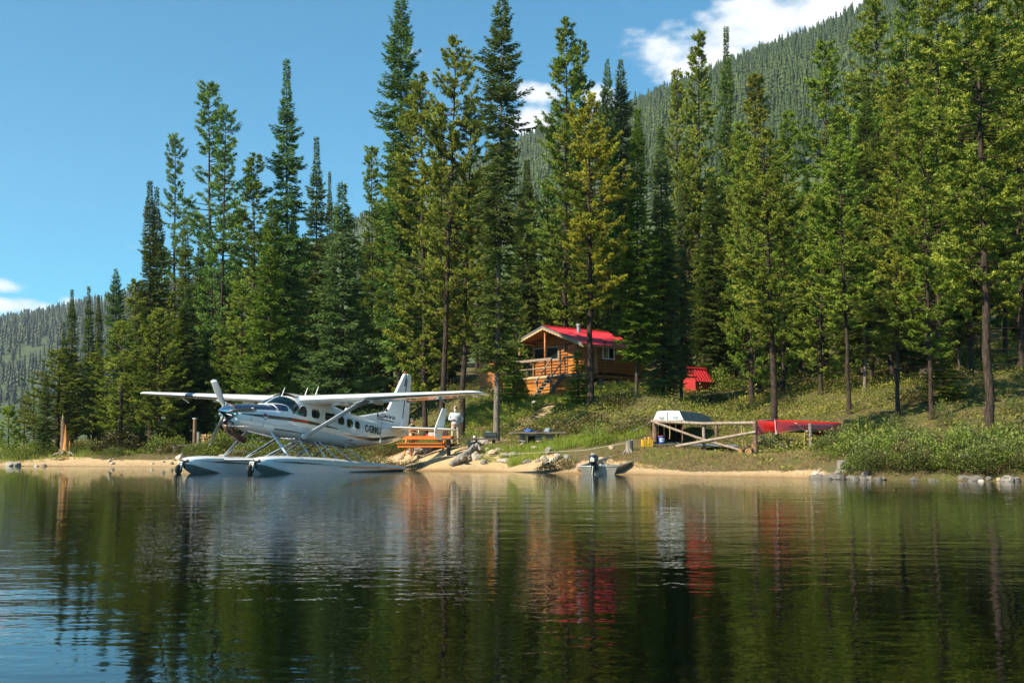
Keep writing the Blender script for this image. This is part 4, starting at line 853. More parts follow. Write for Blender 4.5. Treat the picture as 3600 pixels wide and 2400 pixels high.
    for s, nm in ((1, 'wing'), (-1, 'wing')):
        st = [wst(s * y) for y in (.0, .75, 2, 3.2, 4.6, 6.0, 7.2, 7.55)]
        tip = [(s * 7.75, -3.72, 1.075, 1.12, .11), (s * 7.87, -3.86, 1.085, .92, .09), (s * 7.93, -4.15, 1.09, .5, .06)]
        b = MB(); b.loft(wing_rings(st + tip)); wg = B(b, nm, WHITE, smooth=True, sharp=R(50))
        for y0, y1, n2 in ((.95, 4.9, 'flap'), (5.0, 7.5, 'aileron')):
            b = MB(); yl = np.linspace(y0, y1, 8)
            b.tube([(lambda q: (q[1] - q[3] * .70, s * y, q[2] - q[3] * .028))(wst(y)) for y in yl], .005, 4); B(b, n2 + '_gap', GREYP, wg)
        for y in (1.6, 3.1, 4.6):
            q = wst(y); b = MB(); b.prism([(q[1] - q[3] * .62, q[2] - .06), (q[1] - q[3] * 1.02, q[2] - .02), (q[1] - q[3] * 1.0, q[2] - .10), (q[1] - q[3] * .70, q[2] - .13)], s * y - .03, s * y + .03); B(b, 'flap_fairing', WHITE, wg, bevel=.01)
        q = wst(6.1); b = MB(); b.beam((q[1] - q[3] * .55, s * 6.1, q[2] - .05), (q[1] - q[3] * .85, s * 6.1, q[2] - .20), .03, .05); B(b, 'aileron_balance', WHITE, wg)
        # leading edge markings, landing light bay, tie down
        b = MB(); rr = []
        for y in (4.72, 5.15):
            q = wst(s * y); af = airfoil(q[3], q[4]); sel = [af[k] for k in (5, 4, 3, 2, 1, 0, 31, 30, 29)]; rr.append([(q[1] + x * 1.0 + .004, s * y, q[2] + z + (.003 if z > 0 else -.003)) for x, z in sel])
        b.loft(rr, caps=False, closed=False); B(b, 'deice_patch', NAVY if s < 0 else GREYP, wg, smooth=True)
        b = MB(); b.tube([(-3.76, s * .80, -.52), (-3.74, s * 3.2, .70)], .07, 12, sx=1.0); st_ = b
        rr = []
        for k in np.linspace(0, 1, 6):
            c = Vector((-3.76, s * .80, -.52)).lerp(Vector((-3.72, s * 3.25, .72)), k); d = (Vector((-3.72, s * 3.25, .72)) - Vector((-3.76, s * .80, -.52))).normalized(); n_ = d.cross(Vector((1, 0, 0))).normalized()
            rr.append([c + Vector((1, 0, 0)) * .15 * math.cos(a) * (1.25 if k in (0, 1) else 1) + n_ * .045 * math.sin(a) for a in np.linspace(0, 6.283, 17)[:-1]])
        b = MB(); b.loft(rr); B(b, 'wing_strut', M_('strut_paint', (.62, .67, .73), .2, coat=1) if s > 0 else WHITE, smooth=True, sharp=R(50))
        b = MB(); b.loft([[(x, s * y, z + .0) for x, y, z in ((-3.50, 3.0, .66), (-3.98, 3.0, .66), (-3.98, 3.5, .80), (-3.50, 3.5, .80))], [(x, s * y, z) for x, y, z in ((-3.58, 3.1, .60), (-3.90, 3.1, .60), (-3.90, 3.3, .66), (-3.58, 3.3, .66))]]); B(b, 'strut_fairing', GREYP, bevel=.02)
        b = MB(); b.loft([[(-3.76 + .22 * math.cos(a), s * .76, -.53 + .11 * math.sin(a)) for a in np.linspace(0, 6.283, 15)[:-1]], [(-3.76 + .15 * math.cos(a), s * .90, -.46 + .07 * math.sin(a)) for a in np.linspace(0, 6.283, 15)[:-1]]]); B(b, 'strut_root', WHITE, smooth=True, sharp=R(50))
    b = MB(); b.loft([[(-3.2 - 2.3 * k, y * (1 - .15 * abs(2 * k - 1)), .86 + .19 * math.sin(math.pi * min(1, .25 + k * .9)) * (1 - (y / .75) ** 2)) for y in np.linspace(-.7, .7, 9)] for k in np.linspace(0, 1, 9)], caps=False, closed=False); B(b, 'roof_fairing', WHITE, smooth=True)
    # ---- tail
    b = MB(); prof = [(-7.9, .655), (-9.86, 1.06), (-10.02, 1.25), (-10.38, 1.85), (-10.97, 2.80), (-11.12, 2.84), (-11.22, 2.84), (-11.02, .52), (-9.0, .55)]
    b.prism([(x, z) for x, z in prof], -.065, .065); B(b, 'fin', WHITE, bevel=.05)
    b = MB(); b.prism([(-11.07, .42), (-11.25, 2.83), (-11.56, 2.80), (-11.60, 1.9), (-11.62, .9), (-11.56, .40)], -.045, .045); rd = B(b, 'rudder', WHITE, bevel=.03)
    b = MB(); b.prism([(-11.11, .9), (-11.235, 2.6), (-11.26, 2.6), (-11.135, .9)], -.049, .049); B(b, 'rudder_gap', DARKM, rd)
    b = MB(); b.prism([(-11.02, 2.30), (-11.14, 2.80), (-11.17, 2.80), (-11.10, 2.25)], -.072, .072); B(b, 'fin_stripe', BLACKP)
    b = MB(); b.lathe([(.03, 0), (.045, .03), (.035, .07), (.01, .09)], (-11.1, 0, 2.84)); B(b, 'beacon', REDP, smooth=True)
    for s in (1, -1):
        b = MB(); st = [(s * y, -9.78 - .09 * y, .40 - .005 * y, 1.30 - .17 * y, .10) for y in (.05, .4, 1.2, 2.2, 2.9, 3.05)] + [(s * 3.13, -10.2, .385, .55, .06)]
        b.loft([[(lx + x, y, lz + z) for x, z in airfoil(c, t, 12, 0)] for y, lx, lz, c, t in st]); sb = B(b, 'stabilizer', WHITE, smooth=True, sharp=R(50))
        b = MB(); b.tube([(-9.78 - .09 * y - (1.3 - .17 * y) * .62, s * y, .40) for y in (.3, 3.0)], .05, 4, sx=.1); B(b, 'elevator_gap', GREYP, sb)
        b = MB(); b.prism([(-9.92, .42), (-10.38, 1.27), (-10.74, 1.28), (-10.60, .42), (-10.53, .29), (-10.46, -.04), (-9.98, .0), (-9.90, .30)], s * 2.45 - .022, s * 2.45 + .022); B(b, 'finlet', WHITE, bevel=.015)
    b = MB(); b.loft([[(-9.5, .30 * math.cos(a), .38 + .16 * math.sin(a)) for a in np.linspace(0, 6.283, 13)[:-1]], [(-10.9, .20 * math.cos(a), .38 + .13 * math.sin(a)) for a in np.linspace(0, 6.283, 13)[:-1]]]); B(b, 'tail_fairing', WHITE, smooth=True, sharp=R(40))
    b = MB(); b.lathe([(.02, 0), (.06, .02), (.05, .1), (.02, .13)], (-9.9, 0, 1.06)); B(b, 'fin_beacon', DARKM, smooth=True)
    # aerials
    for x, y, l in ((-3.25, -.05, .34), (-4.35, .10, .42), (-4.55, .42, .50)):
        b = MB(); z0 = float(fs(x)[0]) - .02; b.tube([(x, y, z0), (x - l * .42, y, z0 + l)], [.022, .010], 6, sx=.4 if l > .4 else 1); B(b, 'aerial', WHITE)
    # cockpit seats and panel seen through the glass
    for x in (-3.45, -4.35, -5.2):
        for s in (1, -1):
            b = MB(); b.box((x - .22, s * .36, .02), (.12, .44, .72), (0, R(8), 0)); b.box((x, s * .36, -.32), (.48, .46, .14)); b.box((x - .27, s * .36, .46), (.09, .26, .2)); B(b, 'seat', M_('seat_cloth', (.10, .115, .12), .9), bevel=.03)
    b = MB(); b.box((-2.50, 0, .13), (.22, 1.3, .36)); B(b, 'instrument_panel', DARKM, bevel=.04)
    b = MB(); b.box((-4.5, 0, -.42), (4.6, 1.4, .03)); B(b, 'cabin_floor', DARKM)
    # ---- floats, in level coordinates
    def fl_section(x):
        deck = np.interp(-x, [-.02, .12, .3, .8, 1.4, 3.6, 4.6, 6.9, 8.88], [.43, .49, .525, .56, .56, .50, .44, .30, .15])
        hw = np.interp(-x, [-.02, .12, .3, .8, 1.4, 4.6, 6.9, 8.88], [.13, .22, .30, .38, .42, .42, .32, .16])
        chine = np.interp(-x, [-.02, .3, .8, 1.5, 2.2, 4.5, 4.52, 8.88], [.34, .28, .13, -.02, -.10, -.14, .0, .08])
        keel = np.interp(-x, [-.02, .12, .3, .8, 1.5, 2.4, 4.5, 4.52, 8.88], [.30, .14, .04, -.14, -.33, -.42, -.46, -.26, .0])
        return deck, hw, chine, keel
    for s in (1, -1):
        yc = s * 1.6; rings = []; xs2 = [.02, -.05, -.12, -.2, -.3, -.5, -.8, -1.1, -1.5, -2.0, -2.6, -3.2, -3.9, -4.49, -4.53, -5.3, -6.2, -7.2, -8.2, -8.88]
        for x in xs2:
            d, w, c, k = fl_section(x)
            rings.append([(x, yc + y, z) for y, z in ((0, d + .05), (w * .45, d + .035), (w * .80, d), (w * .97, d - .05), (w * 1.02, (d + c) / 2), (w, c), (w * .5, k + (c - k) * .42), (0, k), (-w * .5, k + (c - k) * .42), (-w, c), (-w * 1.02, (d + c) / 2), (-w * .97, d - .05), (-w * .80, d), (-w * .45, d + .035))])
        b = MB(); b.loft(rings)
        n = 14; b.m = [1 if (i % n) in (5, 6, 7, 8) and i < n * (len(rings) - 1) else 0 for i in range(len(b.f))]
        fo = b.build('float', [FLOATP, HULLP], e, smooth=True, sharp=R(28))
        b = MB(); rr = []
        for x in (.05, .0, -.12, -.26):
            d, w, c, k = fl_section(min(x, .02)); g_ = 1.05
            rr.append([(x, yc + y * g_, z) for y, z in ((0, d + .052), (w * .8, d), (w, (d + c) / 2), (w * .9, c), (0, k - .004), (-w * .9, c), (-w, (d + c) / 2), (-w * .8, d))])
        b.loft([rr[0], rr[1], rr[2]]); b.build('bow_bumper', RUBBER, fo, bevel=.012)
        for x0, x1, z0, z1, w_ in ((-.55, -3.2, .42, .30, .055), (-1.9, -5.2, .34, .22, .03), (-4.2, -8.5, .20, .11, .075)):
            for side in (1, -1):
                b = MB(); rows = []
                for q in np.linspace(0, 1, 16):
                    x = x0 + (x1 - x0) * q; d, w, c, k = fl_section(x); z = z0 + (z1 - z0) * q; hh = w_ * math.sin(math.pi * min(1, q * .85 + .08)); mid = (d + c) / 2
                    yy = lambda zz: w * (1.02 if zz < mid else np.interp(zz, [mid, d - .05, d], [1.02, .97, .80])) if zz > c else w
                    rows.append([(x, yc + side * (yy(z + v) + .006), z + v) for v in (-hh / 2, 0, hh / 2)])
                b.loft(rows, caps=False, closed=False); b.build('float_stripe', NAVY if w_ > .04 else GREYP, fo, smooth=True)
        b = MB()
        for side in (1, -1): b.tube([(x, yc + side * (fl_section(x)[1] + .012), fl_section(x)[2] + .02) for x in np.linspace(-.5, -8.6, 18)], .012, 5)
        b.build('spray_rail', ALU, fo)
        for side in (1, -1):
            b = MB(); b.box((-3.75, yc + side * .44, .36), (.05, .02, .16)); b.tube([(-3.75, yc + side * .45, .40), (-3.75, yc + side * .50, .46), (-3.75, yc + side * .45, .52)], .012, 5); b.build('cleat', ALU, fo)
        # bow wheel
        b = MB(); b.lathe([(.085, -.055), (.13, -.06), (.158, -.03), (.158, .03), (.13, .06), (.085, .055)], (.17, yc, .145), 'y', 22); wh = b.build('nose_wheel', RUBBER, e, smooth=True, sharp=R(40))
        b = MB(); b.lathe([(.02, -.045), (.088, -.05), (.088, .05), (.02, .045)], (.17, yc, .145), 'y', 16); b.build('rim', ALU, wh)
        b = MB()
        for side in (1, -1): b.beam((.17, yc + side * .075, .13), (.06, yc + side * .075, .40), .018, .05)
        b.box((.055, yc, .395), (.09, .19, .05)); b.box((.0, yc, .34), (.14, .11, .06)); b.build('wheel_fork', M_('fork_paint', (.55, .56, .52), .5), wh)
        # water rudder
        b = MB(); b.prism([(-8.86, .16), (-9.02, .20), (-9.10, .05), (-9.04, -.25), (-8.88, -.22)], yc - .01, yc + .01); b.build('water_rudder', ALU, fo)
        # struts (each its own), float deck points to fuselage
        fus = lambda x, z: XF @ Vector((x, s * (float(side_y(x, z)) - .03), z))
        for (fx, fz), dx, wd in (((-2.14, -.50), -1.93, .062), ((-3.78, -.60), -3.12, .045), ((-4.80, -.64), -4.05, .055), ((-5.05, -.64), -4.80, .045), ((-5.9, -.66), -5.58, .038), ((-6.75, -.66), -6.55, .038)):
            top = fus(fx, fz); lowp = Vector((dx, s * 1.5 - (0 if wd > .05 else 0), fl_section(dx)[0] + .02)); d = (top - lowp).normalized(); n_ = d.cross(Vector((0, 1, 0))).normalized(); u_ = d.cross(n_); rr = []
            for k in (0, 1):
                c = lowp.lerp(top, k); rr.append([c + n_ * wd * 1.25 * math.cos(a) + u_ * wd * .5 * math.sin(a) for a in np.linspace(0, 6.283, 13)[:-1]])
            b = MB(); b.loft(rr); b.build('float_strut', M_('strut_blue_white', (.55, .63, .70), .25, coat=.8) if s > 0 else ALU, e, smooth=True, sharp=R(50))
        b = MB()
        for k in (.25, .5, .75):
            a = Vector((-1.93, s * 1.5, .58)).lerp(fus(-2.14, -.5), k); c = Vector((-3.12, s * 1.5, .53)).lerp(fus(-3.78, -.6), k)
            b.tube([a, c], .016, 6)
        b.build('ladder_rung', ALU, e)
        b = MB()
        for k in (.35, .6): b.tube([Vector((-5.58, s * 1.5, .38)).lerp(fus(-5.9, -.66), k), Vector((-6.55, s * 1.5, .34)).lerp(fus(-6.75, -.66), k)], .014, 6)
        b.build('boarding_step', ALU, e)
        b = MB(); b.tube([(-1.93, s * 1.5, .58), fus(-4.8, -.64)], .006, 5); b.tube([(-4.05, s * 1.5, .50), fus(-2.14, -.5)], .006, 5); b.build('brace_wire', DARKM, e)
        b = MB(); b.tube([(-4.95, s * .86, -1.75 + .0), (-4.95, s * .86, -1.75)], .01, 4)
    for x in (-1.75, -4.6):
        b = MB(); rr = [[(x + .12 * math.cos(a), y, .475 - .015 * (x < -3) + .055 * math.sin(a)) for a in np.linspace(0, 6.283, 15)[:-1]] for y in (-1.45, 1.45)]; b.loft(rr); b.build('spreader_bar', ALU, e, smooth=True, sharp=R(50))
    # mooring line hanging from the wing and line along the tail
    q = wst(3.6); b = MB(); b.tube([XF @ Vector(p) for p in ((-5.0, 3.3, .70), (-5.05, 3.25, .55), (-5.1, 3.2, .1), (-5.1, 3.2, -.55))], .013, 5); b.tube([XF @ Vector(p) for p in ((-5.1, 3.2, -.42), (-5.1, 3.2, -.60))], .028, 6); b.build('tie_down_line', GREYP, e)
    return e
plane()
# ------------------------------------------------------------------ cabin, sheds, canoe rack
LOGM = M_('log_varnished', (.36, .145, .035), .45, col2=(.24, .085, .02), scale=2.5, stretch=(1, 4, 4), bump=.004, bscale=10, objrand=.10)
LOGEND = M_('log_end', (.42, .24, .10), .7, col2=(.30, .15, .06), scale=12)
PLANKO = M_('plank_orange', (.46, .185, .035), .5, col2=(.34, .12, .022), scale=2, stretch=(1, 6, 6), bump=.002, bscale=14, objrand=.08)
WEATH = M_('wood_weathered', (.27, .235, .195), .9, col2=(.15, .125, .10), scale=3, stretch=(1, 8, 8), bump=.004, bscale=14, objrand=.12)
PALEW = M_('wood_pale', (.45, .34, .20), .8, col2=(.33, .23, .12), scale=3, stretch=(1, 5, 5), bump=.002, objrand=.08)
POLEM = M_('peeled_pole', (.34, .28, .22), .85, col2=(.19, .135, .095), scale=4, stretch=(1, 4, 4), bump=.006, bscale=10, objrand=.1)
BARKP = M_('bark_post', (.20, .125, .08), .95, col2=(.10, .062, .042), scale=7, bump=.012, bscale=12, objrand=.1)
REDROOF = M_('roof_red_metal', (.50, .018, .030), .38, col2=(.42, .014, .024), scale=1.2, coat=.15)
DARKTRIM = M_('trim_dark', (.02, .022, .028), .4); WHITET = M_('trim_white', (.75, .76, .78), .35, .2); GALV = M_('galvanised', (.52, .56, .60), .32, .7, col2=(.42, .46, .50), scale=5)
PANE = M_('pane_dark', (.010, .014, .012), .15, spec=.18); PANEY = M_('pane_yellow_reflection', (.30, .28, .11), .25, col2=(.20, .20, .08), scale=3, stretch=(8, 8, .5), coat=.8)  # yellow pane: a reflection in the glass painted as its colour
SHADEM = M_('inside_shade', (.02, .016, .012), .9); REDW = M_('paint_barn_red', (.40, .022, .022), .55, col2=(.31, .018, .018), scale=3)  # inside material: near black puts the shade within openings into the colour
def ip(px, py, p0, n):
    """where the sight line through a photo pixel meets the plane (p0, n)"""
    d = px_dir(px, py); return CAM + d * ((Vector(p0) - CAM).dot(Vector(n)) / d.dot(Vector(n)))
def z4(a, b): return 1800 + a / 4.704, 1130 + b / 4.704
def z3(a, b): return 1640 + a * .31463, 1100 + b * .31463
def z5(a, b): return 2200 + a * .34014, 1230 + b * .34014
def cabin():
    al = R(50); u = Vector((math.cos(al), -math.sin(al), 0)); v = Vector((math.sin(al), math.cos(al), 0))
    Er = at_depth(*z4(1190, 372), 67.2); nrm = v
    ap = ip(*z4(518, 88), Er, nrm); El = ip(*z4(36, 365), Er, nrm); back = ip(*z4(2250, 392), Er, u)
    L = (back - Er).dot(v); o = El.copy(); o.z = 0; xr = (Er - El).dot(u); xa = (ap - El).dot(u)
    zl, zr, za = El.z, Er.z, ap.z; xw0, xw1 = .42, xr - .30; PD = 1.4
    loc = lambda px, py, y: (lambda p: ((p - o).dot(u), (p - o).dot(v), p.z))(ip(px, py, o + v * y, v))
    locs = lambda px, py, x: (lambda p: ((p - o).dot(u), (p - o).dot(v), p.z))(ip(px, py, o + u * x, u))
    zd = loc(*z4(420, 905), .2)[2]; g0 = gz(o.x, o.y)
    e = empty('log_cabin', (o.x, o.y, g0), -al, 'honey coloured log cabin with bright red metal roof, covered porch and steps', 'cabin')
    Z = lambda z: z - g0
    def B(b, n, m, p=e, **k):
        b.v = [(x, y, z - g0) for x, y, z in b.v]; return b.build(n, m, p, **k)
    roofz = lambda x: zl + (za - zl) * x / xa if x < xa else za + (zr - za) * (x - xa) / (xr - xa)
    # openings
    fw = [loc(*z4(385, 452), PD), loc(*z4(782, 452), PD), loc(*z4(782, 622), PD)]; wx0, wx1, wz1, wz0 = fw[0][0], fw[1][0], fw[0][2], fw[2][2]
    dr = [loc(*z4(932, 385), PD), loc(*z4(1068, 890), PD)]; dx0, dx1, dz1 = dr[0][0], dr[1][0], min(dr[0][2], zd + 1.95)
    r = .105; n = 0
    def log(a, b, parent=e, mat=LOGM, rad=r): 
        m = MB(); m.tube([a, b], rad, 9, capmi=1); return B(m, 'log', [mat, LOGEND], parent, smooth=True, sharp=R(40))
    fwl = empty('front_wall'); fwl.parent = e; swl = empty('side_wall'); swl.parent = e
    fwl['label'] = 'porch wall of stacked logs'; swl['label'] = 'long log wall in shade'
    z = zd + r * .6
    while z < za - .12:
        lo = max(xw0, (z + .05 - zl) / (za - zl) * xa if z > roofz(xw0) - .08 else xw0) ; hi = min(xw1, xa + (za - z - .05) / (za - zr) * (xr - xa) if z > roofz(xw1) - .08 else xw1)
        segs = [(lo, hi)]
        for a, c, z0, z1 in ((wx0, wx1, wz0, wz1), (dx0, dx1, zd, dz1)):
            if z0 - .03 < z < z1 + .03:
                ns = []
                for s0, s1 in segs:
                    if s0 < a < s1: ns.append((s0, a))
                    if s0 < c < s1: ns.append((c, s1))
                    if s1 <= a or s0 >= c: ns.append((s0, s1))
                segs = ns
        for s0, s1 in segs:
            if s1 - s0 > .12: log((s0, PD, z), (s1, PD, z), fwl)
        z += r * 1.78
    sw = [locs(*z4(1480, 415), xw1), locs(*z4(1640, 625), xw1)]; sy0, sy1, sz1, sz0 = sw[0][1], sw[1][1] + .12, sw[0][2], sw[1][2]
    for x, wl, par in ((xw1, True, swl), (xw0, False, e)):
        z = zd + r * .6 + r * .89
        while z < roofz(x) - .06:
            segs = [(PD - .12, L - .35)]
            if wl and sz0 - .03 < z < sz1 + .03: segs = [(PD - .12, sy0), (sy1, L - .35)]
            for a, c in segs: log((x, a, z), (x, c, z), par)
            z += r * 1.78
    b = MB(); b.box(((xw0 + xw1) / 2, L - .4, (zd + zr) / 2), (xw1 - xw0, .12, zr - zd)); B(b, 'back_wall', LOGM)
    b = MB(); b.box(((xw0 + xw1) / 2, (PD + L) / 2, zd - .06), (xw1 - xw0, L - PD - .3, .12)); b.box(((xw0 + xw1) / 2, PD + .9, (zd + zl) / 2 - .05), (xw1 - xw0 - .3, .05, zl - zd - .2)); B(b, 'inner_floor_and_shade', SHADEM)  # floor plus a near-black upright sheet as shade behind the windows
    # windows, door
    def window(x0, x1, z0, z1, mats, fm, side=False, mull=True):
        def T(b):
            b.v = [((xw1 + r * .55 - (y - PD) if side else x), (x if side else y), z) for x, y, z in b.v]; return b
        m = MB(); yy = PD - r * .55
        for a, c in (((x0, z0), (x1, z0)), ((x0, z1), (x1, z1))): m.beam((a[0] - .05, yy, a[1]), (c[0] + .05, yy, c[1]), .09, .08)
        for x in (x0, x1) + (((x0 + x1) / 2,) if mull else ()): m.beam((x, yy, z0 - .03), (x, yy, z1 + .03), .07, .085 if x != (x0 + x1) / 2 else .05)
        w = B(T(m), 'window', fm); xm = (x0 + x1) / 2
        for i, (a, c) in enumerate(((x0, xm), (xm, x1)) if mull else ((x0, x1),)):
            m = MB(); m.box(((a + c) / 2, yy + .02, (z0 + z1) / 2), (c - a - .03, .012, z1 - z0 - .04)); B(T(m), 'pane', mats[i % len(mats)], w)
    window(wx0, wx1, wz0, wz1, [PANE], M_('window_frame_grey', (.30, .27, .23), .5)); window(sy0, sy1, sz0, sz1, [PANEY, PANE], WHITET, side=True)
    m = MB(); m.box(((dx0 + dx1) / 2, PD - .03, (zd + dz1) / 2), (dx1 - dx0 - .05, .05, dz1 - zd)); d_ = B(m, 'door', PLANKO)
    for k in range(7):
        m = MB(); zz = zd + .12 + k * .26; m.beam((dx0 + .06, PD - .065, zz), (dx1 - .06, PD - .065, zz + .22), .02, .16); B(m, 'door_board', PLANKO, d_)
    m = MB(); m.tube([(dx0 + .1, PD - .06, zd + .95), (dx0 + .1, PD - .13, zd + .95), (dx0 + .2, PD - .13, zd + .95)], .014, 6); B(m, 'handle', DARKM, d_)
    px_ = loc(*z4(888, 430), PD); m = MB(); m.prism([(px_[0] - .09, px_[2] - .22), (px_[0] + .11, px_[2] - .22), (px_[0] + .10, px_[2] + .22), (px_[0] - .02, px_[2] + .26), (px_[0] - .10, px_[2] + .05)], PD - .18, PD - .10); B(m, 'wall_plaque', WEATH, fwl, bevel=.02)
    # corner boards
    m = MB(); m.box((xw1 + .02, PD + .55, (zd + zr) / 2 - .05), (.2, .11, zr - zd - .1)); B(m, 'corner_post', LOGM)
    # porch deck: boards, rim log, skirt
    nb = 11
    for k in range(nb):
        m = MB(); y = .10 + (PD - .2) * (k + .5) / nb; m.box((xr / 2 - .05, y, zd - .02), (xr - .1, (PD - .2) / nb - .012, .04)); B(m, 'deck_board', WEATH)
    for i, (dz, rad) in enumerate(((-.13, .10), (-.34, .11))):
        log((-.12 - .1 * i, .12, zd + dz), (xr + .05, .12, zd + dz), e, PALEW if i == 0 else LOGM, rad)
    for k in range(4):
        m = MB(); m.box((xr / 2 - .15, .13, zd - .56 - k * .235), (xr + .35, .05, .215), (R(2), 0, 0)); B(m, 'skirt_board', PLANKO)
    for x in (.1, xr * .5, xr - .2):
        m = MB(); m.tube([(x, .3, g0 - .4), (x, .3, zd - .05)], .12, 9); B(m, 'foundation_post', LOGM)
    for y in (PD + .3, L * .6, L - .7):
        for x in (xw0 + .1, xw1 - .1):
            gg = gz(*(o + u * x + v * y)[:2]); m = MB(); zt = zd - .25
            m.box((x, y, (gg - .3 + zt) / 2), (.32, .32, zt - gg + .3)); B(m, 'pier', WEATH, bevel=.02)
    log((xw1 + .02, PD - .2, zd - .20), (xw1 + .02, L - .3, zd - .20), e, LOGM, .12)
    # posts and railings
    ppost = [loc(*z4(542, 500), .16)[0], loc(*z4(1072, 500), .16)[0]]
    for x in ppost + [.30]:
        m = MB(); m.tube([(x, .18, zd - .02), (x, .18, roofz(x) - .10)], .065, 10); B(m, 'porch_post', LOGM, smooth=True)
    zrail = loc(*z4(400, 632), .12)[2]; xs0, xs1 = loc(*z4(655, 900), .12)[0], loc(*z4(880, 900), .12)[0]
    def pole(name, a, c, rad, mat=POLEM, par=e): m = MB(); m.tube([a, c], rad, 8); return B(m, name, mat, par, smooth=True, sharp=R(50))
    for a, c in ((-.02, xs0 + .02), (xs1 - .12, ppost[1] + .25)):
        pole('rail', (a, .10, zrail), (c, .10, zrail), .042); pole('rail', (a, .05, zrail - .085), (c, .05, zrail - .085), .045); pole('rail', (a + .1, .12, zd + .46), (c, .12, zd + .46), .032)
    for x in (xs0, xs1 - .02, .16): pole('rail_post', (x, .12, zd), (x, .12, zrail), .04)
    pole('rail', (.10, .1, zrail - .02), (.10, PD - .1, zrail - .02), .04)
    # steps
    ft = loc(*z4(458, 1285), -1.25); fx0 = loc(*z4(355, 1290), -1.3)[0]; fx1 = loc(*z4(575, 1290), -1.3)[0]; zf = ft[2]
    st = empty('steps'); st.parent = e; st['label'] = 'grey weathered open wooden steps with pole handrails'
    ga = (fx0, -1.3, zf); gb = (fx1, -1.3, zf); ta = (xs0, .02, zd - .03); tb = (xs1, .02, zd - .03)
    for a, c in ((ga, ta), (gb, tb)): m = MB(); m.beam(a, c, .05, .24); B(m, 'stringer', WEATH, st)
    for k in range(7):
        t = (k + .35) / 7; A = Vector(ga).lerp(Vector(ta), t); C_ = Vector(gb).lerp(Vector(tb), t); mid = (A + C_) / 2
        m = MB(); m.box((mid.x, mid.y - .02, mid.z + .06), ((C_ - A).length + .10, .26, .04)); B(m, 'tread', WEATH, st)
    for a, c, hp in ((ga, ta, z4(428, 1000)), (gb, tb, z4(690, 1000))):
        A = Vector(a).lerp(Vector(c), .22); pole('handrail_post', (A.x, A.y, A.z - .25), (A.x, A.y, A.z + .98), .045, POLEM, st)
        p0 = Vector(a).lerp(Vector(c), .06) + Vector((0, 0, .86)); pole('handrail', p0, (c[0], c[1] + .05, zrail - .03), .04, POLEM, st)
    # roof
    def panel(x0, z0, x1, z1, y0, y1, nm='roof_panel', par=None):
        m = MB(); t = .02; d = Vector((x1 - x0, 0, z1 - z0)); nn = Vector((-(z1 - z0), 0, x1 - x0)).normalized(); nn = nn if nn.z > 0 else -nn
        ys = []; y = y0; pitch = .23
        prof = []
        while y < y1 - .02:
            prof += [(y, 0), (min(y1, y + .03), .03), (min(y1, y + .06), .03), (min(y1, y + .09), 0)]; y += pitch
        prof.append((y1, 0)); rows = [[Vector((xx, yy, zz)) + nn * h for yy, h in prof] for xx, zz in ((x0, z0), (x1, z1))]
        m.loft(rows, caps=False, closed=False); return B(m, nm, REDROOF, par if par else e)
    rf = empty('roof'); rf.parent = e; rf['label'] = 'bright red ribbed metal roof'
    ex, ez = xr + .06, roofz(xr) - .06 * (za - zr) / (xr - xa)
    npn = 9
    for k in range(npn):
        y0, y1 = k * (L + .1) / npn - .06, (k + 1) * (L + .1) / npn - .06
        panel(xa, za + .05, ex, ez + .05, y0, y1, par=rf); panel(xa, za + .05, -.06, zl + .02, y0, y1, par=rf)
    for a, c in (((xa, za), (ex, ez)), ((xa, za), (-.05, zl - .02))):
        m = MB(); m.beam((a[0], (L) / 2, a[1] + .012), (c[0], L / 2, c[1] + .012), L - .04, .035); B(m, 'roof_deck', PLANKO, rf)
    m = MB(); m.prism([(xa - .22, za - .22 * (za - zl) / xa + .095), (xa, za + .105), (xa + .22, za - .22 * (za - zr) / (xr - xa) + .095), (xa, za + .085)], -.08, L + .06); B(m, 'ridge_cap', REDROOF, rf)
    for a, c in (((xa, za), (ex, ez)), ((xa, za), (-.06, zl - .02))):
        m = MB(); m.beam((a[0], -.085, a[1] + .03), (c[0], -.085, c[1] + .03), .035, .11, up=(0, 0, 1)); B(m, 'rake_trim', DARKTRIM, rf)
        m = MB(); m.beam((a[0], -.108, a[1] + .012), (c[0], -.108, c[1] + .012), .010, .014); B(m, 'rake_edge', WHITET, rf)
        # scalloped bargeboard
        m = MB(); d = Vector((c[0] - a[0], 0, c[1] - a[1])); nsc = int(d.length / .27); top = []; bot = []
        for q in range(nsc * 6 + 1):
            t = q / (nsc * 6); p = Vector((a[0], 0, a[1] - .03)) + d * t; top.append((p.x, p.z)); bot.append((p.x, p.z - .11 - .055 * abs(math.sin(math.pi * t * nsc))))
        n0 = len(top); vs = [(x, -.075, z) for x, z in top + bot] + [(x, -.045, z) for x, z in top + bot]; m.add(vs, [(i, i + 1, n0 + i + 1, n0 + i) for i in range(n0 - 1)] + [(2 * n0 + i, 3 * n0 + i, 3 * n0 + i + 1, 2 * n0 + i + 1) for i in range(n0 - 1)] + [(n0 + i, n0 + i + 1, 3 * n0 + i + 1, 3 * n0 + i) for i in range(n0 - 1)])
        B(m, 'bargeboard', PALEW, rf, fixn=False)
    m = MB(); m.beam((ex - .02, -.05, ez - .05), (ex - .02, L, ez - .05), .03, .10); B(m, 'eave_board', PALEW, rf)
    for x in (xa, xw0, xw1):
        log((x, -.02, roofz(x) - .12), (x, L - .1, roofz(x) - .12), rf, LOGM, .08)
